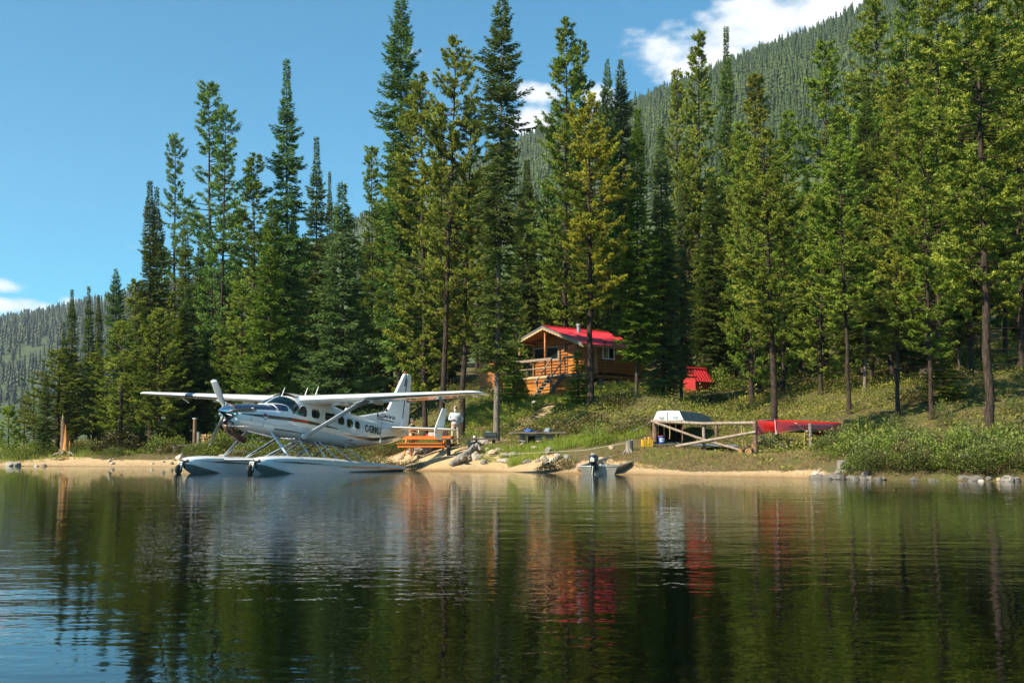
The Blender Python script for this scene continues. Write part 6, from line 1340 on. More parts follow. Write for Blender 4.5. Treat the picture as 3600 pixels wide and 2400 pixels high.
# ---- picnic table
ORG = M_('picnic_orange', (.60, .17, .018), .45, col2=(.50, .125, .012), scale=2, stretch=(1, 6, 6), objrand=.06)
def picnic():
    p = gp(1500, 51); e = empty('picnic_table', p, R(-7), 'bright orange wooden picnic table with fixed benches behind the plane tail', 'picnic table'); L = 2.35
    for i in range(5): b = MB(); b.box((0, -.30 + i * .15, .76), (L, .138, .04)); b.build('table_board', ORG, e)
    for s in (-1, 1):
        for i in range(2): b = MB(); b.box((.02, s * (.66 + i * .15), .45), (L + .1, .138, .04)); b.build('bench_board', ORG, e)
        b = MB(); b.box((0, s * .80, .35), (L - .05, .035, .15)); b.build('bench_rail', ORG, e)
        b = MB(); b.box((0, s * .385, .685), (L - .02, .035, .11)); b.build('table_rail', ORG, e)
    for x in (-.85, .85):
        for s in (-1, 1): b = MB(); b.beam((x, s * .78, -.08), (x, s * .28, .74), .05, .14, up=(0, 1, 0)); b.build('leg', ORG, e)
        b = MB(); b.beam((x + .05, -.82, .40), (x + .05, .82, .40), .045, .13); b.build('cross_beam', ORG, e)
        b = MB(); b.beam((x, 0, .42), (x * .25, 0, .72), .045, .09, up=(0, 1, 0)); b.build('brace', ORG, e)
    return e, p
PT, PTP = picnic()
def on_table(nm, px, dy, size, col, label, cat, h=.78):
    q = at_depth(px, 1500, 51 + dy); b = MB(); b.box((q.x, q.y, PTP.z + h + .004 + size[2] / 2), size); return tag(b.build(nm, M_(nm + '_m', col, .6, col2=tuple(c * .6 for c in col), scale=14), bevel=.012), label, cat)
on_table('parcel', 1518, 0, (.28, .2, .16), (.75, .62, .66), 'white and pink parcel on the picnic table left of the tail finlet', 'parcel')
on_table('red_bag', 1506, .1, (.22, .2, .10), (.42, .05, .05), 'flat red bag lying left of the white parcel', 'bag'); on_table('dark_bag', 1566, .05, (.22, .25, .30), (.05, .035, .03), 'dark bag on the picnic table between finlet and standing man', 'bag')
# ---- rough bench with stove, leaning timber, iron rod, driftwood
def camp_bench():
    p = gp(1650, 48.2); k = 48.2 / FPX; X = lambda px: (px - 1650) * k * 1.006; e = empty('plank_bench', p, R(-3), 'dark rough plank bench on posts beside the driftwood', 'bench'); DK = M_('wood_dark', (.05, .04, .034), .85, col2=(.11, .09, .075), scale=4, stretch=(1, 8, 8))
    zt = at_depth(1650, 1568, 48.2).z - p.z; zt = max(zt, .42)
    for i in range(2): b = MB(); b.box((X(1651), -.12 + i * .24, zt - .03), (2.42, .22, .06)); b.build('plank', DK, e)
    for px, r in ((1578, .085), (1735, .07)): b = MB(); b.tube([(X(px), 0, -.35), (X(px), 0, zt - .055)], r, 10); b.build('post', DK, e, smooth=True, sharp=R(50))
    b = MB(); b.beam((X(1660), .05, -.2), (X(1676), .05, zt - .05), .06, .08); b.build('prop', DK, e)
    s = empty('camp_stove', p + Vector((X(1722), .0, zt + .004)), R(-3), 'dark green metal camp stove box standing on the plank bench', 'stove'); GR = M_('stove_green', (.07, .085, .07), .4, .5)
    b = MB(); b.box((0, 0, .11), (.56, .34, .20)); b.build('body', GR, s, bevel=.015); b = MB(); b.box((0, 0, .232), (.58, .36, .03)); b.build('lid', M_('stove_lid', (.14, .16, .15), .35, .6), s, bevel=.008)
    b = MB(); b.box((0, -.178, .09), (.40, .012, .09)); b.build('front_panel', DARKM, s); b = MB(); b.box((-.08, -.05, .262), (.18, .12, .02)); b.build('plate', GALV, s); b = MB(); b.box((.31, .0, .10), (.05, .2, .22)); b.build('side_bracket', PALEW, s)
    a, c = at_depth(1645, 1548, 47.7), at_depth(1668, 1592, 47.5); b = MB(); b.tube([c, a], [.07, .055], 8); tag(b.build('timber', GREYW, smooth=True, sharp=R(50)), 'short grey timber leaning across the plank bench', 'timber')
    q = gp(1683, 48.8); b = MB(); b.tube([q + Vector((0, 0, -.1)), (q.x, q.y, at_depth(1683, 1513, 48.8).z)], .014, 6); tag(b.build('iron_rod', M_('rust', (.10, .055, .035), .8)), 'thin rusty iron rod standing upright behind the bench', 'rod')
    q = gp(1668, 48.6); b = MB(); b.lathe([(.05, 0), (.055, .1), (.02, .12)], (q.x, q.y, p.z + zt)); tag(b.build('tin_mug', WHITET, smooth=True), 'small white mug on the bench by the iron rod', 'mug')
    P = [gp(1585, 45.6) + Vector((0, 0, .05)), gp(1618, 45.8) + Vector((0, 0, .22)), gp(1645, 46.2) + Vector((0, 0, .26)), gp(1680, 46.6) + Vector((0, 0, .30))]; d = empty('driftwood', P[0], 0, 'thick grey driftwood trunk lying on the beach below the plank bench', 'driftwood')
    gj = random.Random(8); PP = []; RR = []
    for i_ in range(13):
        u_ = i_ / 12 * 3; j_ = min(2, int(u_)); PP.append((P[j_].lerp(P[j_ + 1], u_ - j_) - P[0]) + Vector((gj.uniform(-.015, .015), gj.uniform(-.015, .015), gj.uniform(-.02, .02)))); RR.append(float(np.interp(u_, [0, 1, 2, 3], [.12, .155, .145, .10])) * gj.uniform(.86, 1.14))
    b = MB(); b.tube(PP, RR, 11, capmi=1); b.build('trunk', [GREYW, LOGEND], d, smooth=True, sharp=R(50))
    for q_, v_, r_ in ((1, (.16, -.3, -.02), (.09, .08)), (2, (.25, -.1, .32), (.09, .06)), (3, (.12, -.25, -.2), (.08, .05))): b = MB(); b.tube([P[q_] - P[0], P[q_] - P[0] + Vector(v_)], list(r_), 9, capmi=1); b.build('limb', [GREYW, LOGEND], d, smooth=True, sharp=R(50))
camp_bench()
# ---- stone table
def stone_table():
    Y = 47.0; p = gp(1890, Y); k = Y / FPX; X = lambda px: (px - 1890) * k * 1.006; e = empty('stone_table', p, 0, 'grey plank table on stacked stone supports in the grass', 'table'); g = random.Random(9)
    zt = at_depth(1890, 1521, Y).z - p.z
    for i in range(3): b = MB(); b.box((X(1893) + g.uniform(-.06, .06), -.24 + i * .24, zt), (2.28 + g.uniform(-.1, .1), .22, .055)); b.build('plank', WEATH, e)
    b = MB(); b.box((X(1880), -.2, zt - .10), (.95, .07, .06)); b.build('rail', WEATH, e)
    for px, top in ((1836, zt - .03), (1895, zt - .12)):
        z = -.12
        while z < top - .05:
            h = min(g.uniform(.09, .2), top - z); w = g.uniform(.14, .17); o = bpy.data.objects.new('stone', ROCKS[g.randrange(7)]); COL.objects.link(o); o.parent = e; o.location = (X(px) + g.uniform(-.02, .02), -.08, z + h / 2); o.scale = (w * 1.25, .17, h * .62); o.rotation_euler = (0, 0, g.uniform(0, .5)); o.material_slots[0].link = 'OBJECT'; o.material_slots[0].material = g.choice(ROCKM); z += h
    b = MB(); b.box((X(1933), -.02, zt * .48), (.36, .05, zt * .75)); b.build('slab', M_('slab_grey', (.30, .25, .20), .8, col2=(.22, .18, .14), scale=3), e); b = MB(); b.beam((X(1956), -.05, -.1), (X(1963), -.05, zt - .03), .08, .12); b.build('leg', M_('leg_dark', (.05, .04, .032), .8), e)
    b = MB(); b.box((X(1870), .2, zt * .42), (.32, .04, zt * .8)); b.build('opening_shade', SHADEM, e)  # near-black sheet added for the shade in the opening between supports
    def cloth(nm, px, w, h, mat, lab, cat, seed):
        gg = random.Random(seed); bm = bmesh.new(); bmesh.ops.create_icosphere(bm, subdivisions=3, radius=1)
        for v in bm.verts:
            q = v.co.copy(); n = vnoise(q.x * 3 + seed, q.y * 3 + q.z * 2, 1.0, seed) + .6 * vnoise(q.x * 7, q.z * 7 + q.y * 5, 1.0, seed + 2); v.co *= 1 + float(n) * .55; v.co = Vector((v.co.x * w, v.co.y * .16, max(v.co.z, -.35) * h))
        me = bpy.data.meshes.new(nm); bm.to_mesh(me); bm.free(); me.materials.append(mat); me.polygons.foreach_set('use_smooth', [True] * len(me.polygons)); o = bpy.data.objects.new(nm, me); COL.objects.link(o); o.location = p + Vector((X(px), -.03, zt + .03 + h * .36)); tag(o, lab, cat)
    cloth('jacket', 1859, .17, .10, M_('jacket_blue', (.015, .05, .20), .8, col2=(.03, .11, .36), scale=9), 'crumpled blue jacket lying on the left half of the plank table', 'jacket', 2); cloth('dark_cloth', 1888, .16, .05, M_('cloth_navy', (.012, .02, .05), .8), 'dark cloth lying right of the blue jacket', 'cloth', 3); cloth('grey_bag', 1927, .15, .12, M_('bag_grey', (.25, .32, .38), .7, col2=(.05, .08, .13), scale=6), 'grey blue bag on the right half of the plank table', 'bag', 5)
stone_table()
# ---- skiff with outboard
def skiff():
    A = on_water(2103, 1667); Bw = Vector((3.95, A.y + 3.45, 0)); ax = Bw - A; az = math.atan2(ax.y, ax.x); L = 3.65
    e = empty('skiff', (A.x, A.y, -.14), az, 'open grey aluminium skiff with dark outboard pulled onto the sand', 'boat'); GREY = M_('skiff_grey', (.20, .195, .17), .5, .35, col2=(.14, .135, .12), scale=3); INS = M_('skiff_inside', (.30, .33, .32), .5, .3, col2=(.22, .25, .24), scale=4); RIM = M_('skiff_rim', (.48, .50, .48), .4, .5)
    n = 15; out = []; inn = []
    for i in range(n):
        k = i / (n - 1); x = k * L; f = max(0, (k - .62) / .38); wt = .64 - .16 * f ** 1.6; wb = .48 - .14 * f ** 1.4; zb = -.02 + .22 * k + .34 * f ** 1.8; zt = .40 + .24 * k + .08 * f
        out.append([(x, -wt, zt), (x, -wb, zb), (x, 0, zb - .015), (x, wb, zb), (x, wt, zt)]); inn.append([(x + (.03 if i == 0 else -.03 if i == n - 1 else 0), y * .955, z + (.02 if j in (1, 2, 3) else 0)) for j, (_, y, z) in enumerate(out[-1])])
    b = MB(); b.loft(out, caps=False, closed=False); h = b.build('hull', GREY, e); b = MB(); b.loft(inn, caps=False, closed=False); b.build('lining', INS, h)
    b = MB(); b.add([(x - .005, y, z) for x, y, z in out[0]] + [(x + .035, y * .97, z) for x, y, z in out[0]], [(0, 1, 2, 3, 4), (9, 8, 7, 6, 5), (0, 4, 9, 5)]); b.build('transom', GREY, e)
    b = MB(); b.add([(x, y, z) for x, y, z in out[-1]] + [(x - .03, y * .97, z) for x, y, z in out[-1]], [(0, 1, 2, 3, 4), (9, 8, 7, 6, 5), (0, 4, 9, 5)]); b.build('bow_plate', INS, e)
    for j in (0, 4): b = MB(); b.tube([r_[j] for r_ in out], .024, 7); b.build('gunwale', RIM, e, smooth=True)
    for r_ in (out[0], out[-1]): b = MB(); b.tube([r_[0], r_[4]], .024, 7); b.build('gunwale', RIM, e, smooth=True)
    for i in (5, 9, 13):
        r_ = inn[i]; z = r_[0][2] - .13; w = abs(r_[0][1]) * .93; b = MB(); b.box((r_[0][0], 0, z), (.26, 2 * w, .03)); b.box((r_[0][0] - .12, 0, (z + r_[2][2]) / 2), (.02, 2 * abs(r_[1][1]) * .95, z - r_[2][2])); b.build('seat', INS, e)
    for x, y in ((1.1, .60), (2.3, -.57)): b = MB(); b.tube([(x - .07, y, .46), (x, y, .52), (x + .07, y, .46)], .012, 5); b.build('oarlock', DARKM, e)
    m = empty('outboard_motor', tuple(e.location + Vector((math.cos(az) * -.06 - math.sin(az) * .10, math.sin(az) * -.06 + math.cos(az) * .10, .36))), az, 'dark navy outboard motor tilted up on the skiff transom', 'outboard motor'); NV = M_('cowl_navy', (.012, .018, .026), .3, coat=.5)
    b = MB(); b.loft([[(-.12 + lx * .20 * math.cos(a), ly * .145 * math.sin(a), z) for a in np.linspace(0, 6.283, 17)[:-1]] for z, lx, ly in ((.10, .75, .8), (.16, 1, 1), (.30, 1.05, 1.05), (.38, .9, .9), (.42, .55, .55))]); b.build('cowl', NV, m, smooth=True, sharp=R(50))
    b = MB(); b.box((-.33, 0, .26), (.012, .14, .12)); b.build('badge', GREYP, m)
    b = MB(); b.loft([[(-.14 - .20 * k + .07 * math.cos(a), .055 * math.sin(a), .10 - .44 * k) for a in np.linspace(0, 6.283, 13)[:-1]] for k in (0, .3, .6, 1)]); b.build('leg', NV, m, smooth=True, sharp=R(50))
    b = MB(); b.box((-.03, 0, .05), (.09, .22, .20)); b.box((-.05, 0, -.04), (.05, .16, .14)); b.build('clamp', DARKM, m, bevel=.01)
    b = MB(); b.loft([[(-.34 + lx, .04 * w * math.cos(a), -.36 + .045 * w * math.sin(a)) for a in np.linspace(0, 6.283, 11)[:-1]] for lx, w in ((.14, .2), (.08, .9), (-.05, 1), (-.15, .6))]); b.box((-.34, 0, -.29), (.24, .17, .015)); b.prism([(-.26, -.40), (-.40, -.40), (-.37, -.52), (-.29, -.50)], -.008, .008); b.build('gearcase', NV, m)
    for k in range(3):
        a = k * 2.094 + .5; d = Vector((0, math.cos(a), math.sin(a))); t = Vector((.5, -math.sin(a), math.cos(a))).normalized(); c = Vector((-.51, 0, -.36)); b = MB(); b.add([c + d * .02 - t * .02, c + d * .02 + t * .02, c + d * .10 + t * .06, c + d * .13, c + d * .10 - t * .045], [(0, 1, 2, 3, 4)]); b.build('propeller_blade', WHITET, m)
    b = MB(); b.tube([(.02, 0, .22), (.45, .05, .32)], [.022, .018], 7); b.build('tiller', DARKM, m)
    def item(nm, x, y, z, sz, col, lab, cat, rz=0):
        q = Matrix.Rotation(az, 3, 'Z') @ Vector((x, y, z)); b = MB(); b.box((0, 0, 0), sz); o = b.build(nm, M_(nm + '_mat', col, .6, col2=tuple(c * .55 for c in col), scale=9), bevel=.02); o.location = e.location + q; o.rotation_euler = (0, 0, az + rz); tag(o, lab, cat)
    item('fuel_can', .55, .12, .20, (.36, .26, .22), (.55, .09, .015), 'orange red fuel can in the stern of the skiff', 'fuel can'); item('life_vest', .62, -.22, .18, (.40, .34, .12), (.60, .16, .02), 'orange life vest lying beside the fuel can', 'life vest', .3); item('red_sack', 1.15, -.25, .24, (.3, .28, .26), (.45, .07, .05), 'red sack behind the middle seat of the skiff', 'sack', .5)
    q0 = e.location + Matrix.Rotation(az, 3, 'Z') @ Vector((.75, .1, .33)); q1 = e.location + Matrix.Rotation(az, 3, 'Z') @ Vector((2.2, -.35, .45)); b = MB(); b.tube([q0, q1], .02, 7); b.box(tuple(q0), (.12, .05, .3), (0, 0, az)); tag(b.build('oar', GREYP), 'grey oar laid across the skiff seats', 'oar')
    b = MB(); bq = e.location + Matrix.Rotation(az, 3, 'Z') @ Vector((L - .05, -.35, .55)); sq = gp(2212, 41) + Vector((-.1, -.1, .30)); b.tube([bq, bq.lerp(sq, .5) + Vector((0, 0, -.12)), sq], .010, 5); tag(b.build('bow_rope', ROPE), 'yellow rope from the skiff bow to the sawn stump', 'rope')
skiff()
# mooring line from the plane to the stump
pts = [at_depth(1418, 1640, 45.9), at_depth(1548, 1604, 45.2), at_depth(1750, 1598, 44.2), at_depth(1900, 1590, 43.2), at_depth(2060, 1581, 42), gp(2212, 41) + Vector((-.13, 0, .33))]
b = MB(); b.tube(pts, .008, 5); tag(b.build('mooring_rope', ROPEW), 'long pale mooring rope stretched from the plane along the bank', 'rope')

# ---- people
def skin_mesh(chains, lvl=1):
    """chains: lists of (point, radius) sharing first points; grown with a Skin modifier"""
    me = bpy.data.meshes.new('body'); V, E, Rr, key = [], [], [], {}
    for ch in chains:
        prev = None
        for p, r in ch:
            k = tuple(round(c, 4) for c in p)
            if k not in key: key[k] = len(V); V.append(p); Rr.append(r)
            i = key[k]
            if prev is not None and prev != i: E.append((prev, i))
            prev = i
    me.from_pydata(V, E, []); o = bpy.data.objects.new('body', me); COL.objects.link(o); md = o.modifiers.new('s', 'SKIN'); md.use_smooth_shade = True
    for i, r in enumerate(Rr):
        sv = me.skin_vertices[0].data[i]; rr = r if isinstance(r, tuple) else (r, r); sv.radius = rr; sv.use_root = (i == 0)
    o.modifiers.new('d', 'SUBSURF').levels = lvl; o.modifiers['d'].render_levels = lvl
    bpy.context.view_layer.update(); ev = bpy.data.meshes.new_from_object(o.evaluated_get(bpy.context.evaluated_depsgraph_get())); bpy.data.objects.remove(o)
    ev.polygons.foreach_set('use_smooth', [True] * len(ev.polygons)); return ev
def person(p, rz, label, H, shirt, trous, capc, arms, long_sleeve, beard, legs, belly=1.0):
    e = empty('person', p, rz, label, 'person'); s = H / 1.78; SK = M_('skin', (.48, .26, .18), .55)
    def mk(nm, ch, mat, par=e, lvl=1):
        me = skin_mesh([[((x * s, y * s, z * s), (r[0] * s, r[1] * s) if isinstance(r, tuple) else r * s) for (x, y, z), r in c] for c in ch], lvl); me.materials.clear(); me.materials.append(mat); o = bpy.data.objects.new(nm, me); COL.objects.link(o); o.parent = par; return o
    pel = (0, 0, .95); hip = {1: (.10, 0, .90), -1: (-.10, 0, .90)}; neck = (0, .0, 1.47); sho = {1: (.195, 0, 1.40), -1: (-.195, 0, 1.40)}
    body = [[(pel, .13), ((0, 0, 1.15), .135 * belly), ((0, 0, 1.33), .14), (neck, .06), ((0, -.01, 1.54), .055)]]
    for k in (1, -1):
        body.append([((0, 0, 1.33), .14), (sho[k], .065), (arms[k][0], .045), (arms[k][1], .034)])
        h0 = Vector(arms[k][1]); d = (h0 - Vector(arms[k][0])).normalized(); sd = d.cross(Vector((0, 0, 1))).normalized(); up = sd.cross(d); pm = h0 + d * .07
        body.append([(arms[k][1], .034), (tuple(pm), (.040, .018))])
        for q, l in ((-.028, .065), (-.009, .078), (.010, .074), (.028, .058)): body.append([(tuple(pm), (.040, .018)), (tuple(pm + d * .03 + sd * q), .009), (tuple(pm + d * (.03 + l * .55) + sd * q - up * .012), .008), (tuple(pm + d * (.03 + l * .85) + sd * q - up * .035), .007)])
        body.append([(arms[k][1], .034), (tuple(h0 + d * .03 + sd * .035 * k), .012), (tuple(h0 + d * .065 + sd * .055 * k), .009)])
        body.append([(pel, .13), (hip[k], .10), (legs[k][0], .06), (legs[k][1], .042), ((legs[k][1][0], legs[k][1][1] - .13, .035), .035)])
    mk('body', body, SK)
    bm = bmesh.new(); bmesh.ops.create_uvsphere(bm, u_segments=18, v_segments=14, radius=1)     # head with brow, nose, chin
    for v in bm.verts:
        x, y, z = v.co; fr = max(0, -y); w = .078 * (1 - .16 * max(0, -z)); v.co = Vector((x * w, y * .098 - (.010 * fr * max(0, -z)), z * .122))
        if abs(x) < .22 and y < -.75 and -.35 < z < .12: v.co.y -= .022 * (1 - abs(x) / .22)
        if .05 < z < .3 and y < -.6 and .25 < abs(x) < .55: v.co.y += .010
    me = bpy.data.meshes.new('head'); bm.to_mesh(me); bm.free(); me.materials.append(SK); me.polygons.foreach_set('use_smooth', [True] * len(me.polygons)); hd = bpy.data.objects.new('head', me); COL.objects.link(hd); hd.parent = e; hd.location = (0, -.02 * s, 1.655 * s); hd.scale = (s, s, s)
    DK = M_('eye_dark', (.02, .015, .012), .4)
    for k in (1, -1):
        b = MB(); b.lathe([(.004, -.014), (.014, 0), (.004, .012)], (k * .030, -.088, .012), 'y', 8); b.build('eye', DK, hd); b = MB(); b.lathe([(.006, -.012), (.026, -.006), (.026, .006), (.008, .012)], (k * .078, .0, -.01), 'x', 10); b.build('ear', SK, hd, smooth=True)
    b = MB(); b.box((0, -.100, -.062), (.045, .012, .009)); b.build('mouth', M_('lips', (.34, .12, .10), .5), hd)
    if beard:
        bm = bmesh.new(); bmesh.ops.create_uvsphere(bm, u_segments=12, v_segments=8, radius=1)
        for v in bm.verts: v.co = Vector((v.co.x * .066, -.062 + v.co.y * .048, -.090 + v.co.z * .058))
        me = bpy.data.meshes.new('beard'); bm.to_mesh(me); bm.free(); me.materials.append(M_('beard_white', (.62, .58, .54), .9)); o = bpy.data.objects.new('beard', me); COL.objects.link(o); o.parent = hd
    HR = M_('hair_grey' if beard else 'hair_brown', (.35, .32, .29) if beard else (.07, .045, .03), .8)
    b = MB(); b.loft([[(.083 * f * math.cos(a), .012 + .098 * f * math.sin(a), z) for a in np.linspace(-.35, 3.49, 13)] for z, f in ((-.055, .95), (.0, 1.02), (.05, .99))], caps=False, closed=False); b.build('hair', HR, hd, smooth=True)
    b = MB(); b.loft([[(.084 * f * math.cos(a), .004 + .104 * f * math.sin(a), z) for a in np.linspace(0, 6.283, 19)[:-1]] for z, f in ((.035, 1.02), (.07, 1.0), (.105, .84), (.128, .5), (.134, .1))]); cp = b.build('cap', capc, hd, smooth=True)
    b = MB(); b.loft([[(x * .072, -.085 - .085 * (1 - x * x) * k, .045 - .012 * k - .018 * x * x) for x in np.linspace(-1, 1, 9)] for k in (0, .5, 1)], caps=False, closed=False); b.build('peak', capc, cp)
    sh = [[((0, 0, .90 if not long_sleeve else .86), .162 * belly), ((0, 0, 1.0), .166 * belly), ((0, 0, 1.15), .170 * belly), ((0, 0, 1.33), .172), ((0, 0, 1.45), .085)]]
    for k in (1, -1):
        el = Vector(arms[k][0]); w = Vector(arms[k][1]); end = [((tuple(el)), .062), (tuple(el.lerp(w, .92)), .048)] if long_sleeve else [(tuple(Vector(sho[k]).lerp(el, .4)), .082), (tuple(Vector(sho[k]).lerp(el, .8)), .080)]
        sh.append([((0, 0, 1.33), .172), (sho[k], .088)] + end)
    mk('shirt', sh, shirt)
    tr = [[((0, 0, .98), .135), (pel, .140)]]
    for k in (1, -1): tr.append([(pel, .140), (hip[k], .112), (legs[k][0], .078), ((legs[k][1][0], legs[k][1][1], .09), .066)])
    mk('trousers', tr, trous)
    for k in (1, -1): mk('shoe', [[((legs[k][1][0], legs[k][1][1] + .05, .045), .048), ((legs[k][1][0], legs[k][1][1] - .05, .045), .05), ((legs[k][1][0], legs[k][1][1] - .16, .035), .040)]], M_('shoe_tan', (.16, .12, .08), .8))
    return e
pm = gp(1600, 52); 
person(pm, R(12), 'man in pale grey long sleeved shirt and cap standing with hand on hip', 1.78, M_('shirt_pale', (.55, .60, .64), .85, col2=(.46, .51, .55), scale=5), M_('trousers_khaki', (.40, .33, .24), .85), M_('cap_brown', (.30, .22, .17), .8),
       {-1: ((-.29, -.02, 1.14), (-.08, -.24, 1.17)), 1: ((.36, .04, 1.18), (.20, -.04, .98))}, True, True, {1: ((.13, -.02, .5), (.15, .02, .09)), -1: ((-.12, -.02, .5), (-.13, .0, .09))}, 1.22)
pm2 = gp(1447, 52.4)
person(pm2, R(68), 'person in olive t-shirt and dark cap standing behind the picnic table holding a bottle', 1.70, M_('shirt_olive', (.12, .135, .085), .9), M_('trousers_grey', (.16, .165, .16), .85), M_('cap_dark', (.05, .06, .05), .8),
       {-1: ((-.25, -.04, 1.13), (-.07, -.27, 1.05)), 1: ((.25, -.06, 1.13), (.06, -.30, 1.06))}, False, False, {1: ((.11, -.03, .5), (.12, .02, .09)), -1: ((-.11, -.02, .5), (-.11, .0, .09))})
q = pm2 + Matrix.Rotation(R(68), 3, 'Z') @ Vector((-.02, -.37, .98)); b = MB(); b.lathe([(.032, 0), (.033, .15), (.014, .19), (.014, .22)], tuple(q)); tag(b.build('bottle', M_('bottle_clear', (.62, .68, .75), .15), smooth=True), 'small clear water bottle held by the person in olive', 'bottle')
# ------------------------------------------------------------------ ground plants
def clump(n, seed, h=.8, leaf=.17, w=.55, stems=0, flat=.5):
    g = np.random.default_rng(seed); d = g.normal(0, 1, (n, 3)); d /= np.linalg.norm(d, axis=1)[:, None]; r = g.uniform(.35, 1, n) ** .6; P = d * r[:, None]; P[:, 2] = np.abs(P[:, 2]) * h * g.uniform(.75, 1.25, n); P[:, :2] *= (1.05 - .35 * P[:, 2:3] / h)
    D = d * .6 + g.normal(0, .6, (n, 3)); D[:, 2] = np.abs(D[:, 2]) * .6 + .15; D /= np.linalg.norm(D, axis=1)[:, None]; V, T = [], []
    quads_to(V, None, T, P, D, g.uniform(.7, 1.3, n) * leaf, g.uniform(.8, 1.2, n) * leaf * w, g.normal(0, flat, (n, 3)) + np.array([0, 0, 1.0]), np.clip(g.normal(.5, .2, n) + .25 * (P[:, 2] / h - .5), 0, 1))
    if stems:
        a = g.uniform(0, 6.28, stems); e = np.stack([np.cos(a) * g.uniform(.3, .8, stems), np.sin(a) * g.uniform(.3, .8, stems), np.full(stems, h * .8)], 1); l = np.linalg.norm(e, axis=1); quads_to(V, None, T, np.zeros((stems, 3)), e / l[:, None], l, np.full(stems, .025), g.normal(0, 1, (stems, 3)), np.zeros(stems))
    V = np.concatenate(V); return V, np.arange(len(V)).reshape(-1, 4), np.concatenate(T)
def tuft(n, seed, lean=.45):
    g = np.random.default_rng(seed); a = g.uniform(0, 6.28, n); b = g.uniform(0, 1, n) ** .7; P = np.stack([np.cos(a) * .25 * b, np.sin(a) * .25 * b, np.zeros(n)], 1); D = np.stack([np.cos(a) * lean * b, np.sin(a) * lean * b, np.ones(n)], 1) + g.normal(0, .12, (n, 3)); D /= np.linalg.norm(D, axis=1)[:, None]; V, T = [], []
    quads_to(V, None, T, P, D, g.uniform(.55, 1.1, n), g.uniform(.025, .05, n), g.normal(0, 1, (n, 3)), np.clip(g.normal(.55, .2, n), 0, 1)); V = np.concatenate(V); return V, np.arange(len(V)).reshape(-1, 4), np.concatenate(T)
COVER = leaf_mat('ground_cover_leaves', ((0.053, 0.061, 0.014), (0.118, 0.136, 0.024), (0.201, 0.212, 0.035), (0.277, 0.266, 0.053), (0.307, 0.206, 0.059)), transl=.3)
GRASSM = leaf_mat('grass_blades', ((.10, .15, .02), (.22, .29, .035), (.38, .42, .06)), transl=.35)
SHRUBM = leaf_mat('shrub_leaves', ((.05, .072, .018), (.115, .145, .035), (.21, .235, .07)), transl=.3); BRIGHT = leaf_mat('bright_leaves', ((.07, .11, .015), (.155, .215, .03), (.27, .33, .06)), transl=.35); HEATH = leaf_mat('heath_twigs', ((.05, .045, .02), (.12, .10, .035), (.20, .19, .06)), transl=.2)
def keep_free(x, y):
    k = np.ones(len(x), bool)
    for px, Y, r in ((1500, 51, 1.5), (1435, 52, 1.0), (1600, 52, .8), (1600, 49.6, 1.3), (1700, 48.2, .9), (1890, 47.0, .8), (2302, 42, 1.2), (2400, 41, 1.0), (2560, 40.3, 1.0), (2660, 39.6, 1.0)):
        p = gp(px, Y); k &= np.hypot(x - p.x, y - p.y) > r
    al = R(50); o = at_depth(1807, 1208, 71.5); ux = (x - o.x) * math.cos(al) - (y - o.y) * math.sin(al); uy = (x - o.x) * math.sin(al) + (y - o.y) * math.cos(al)
    k &= ~((ux > -.3) & (ux < 6.4) & (uy > -1.4) & (uy < 6))
    return k
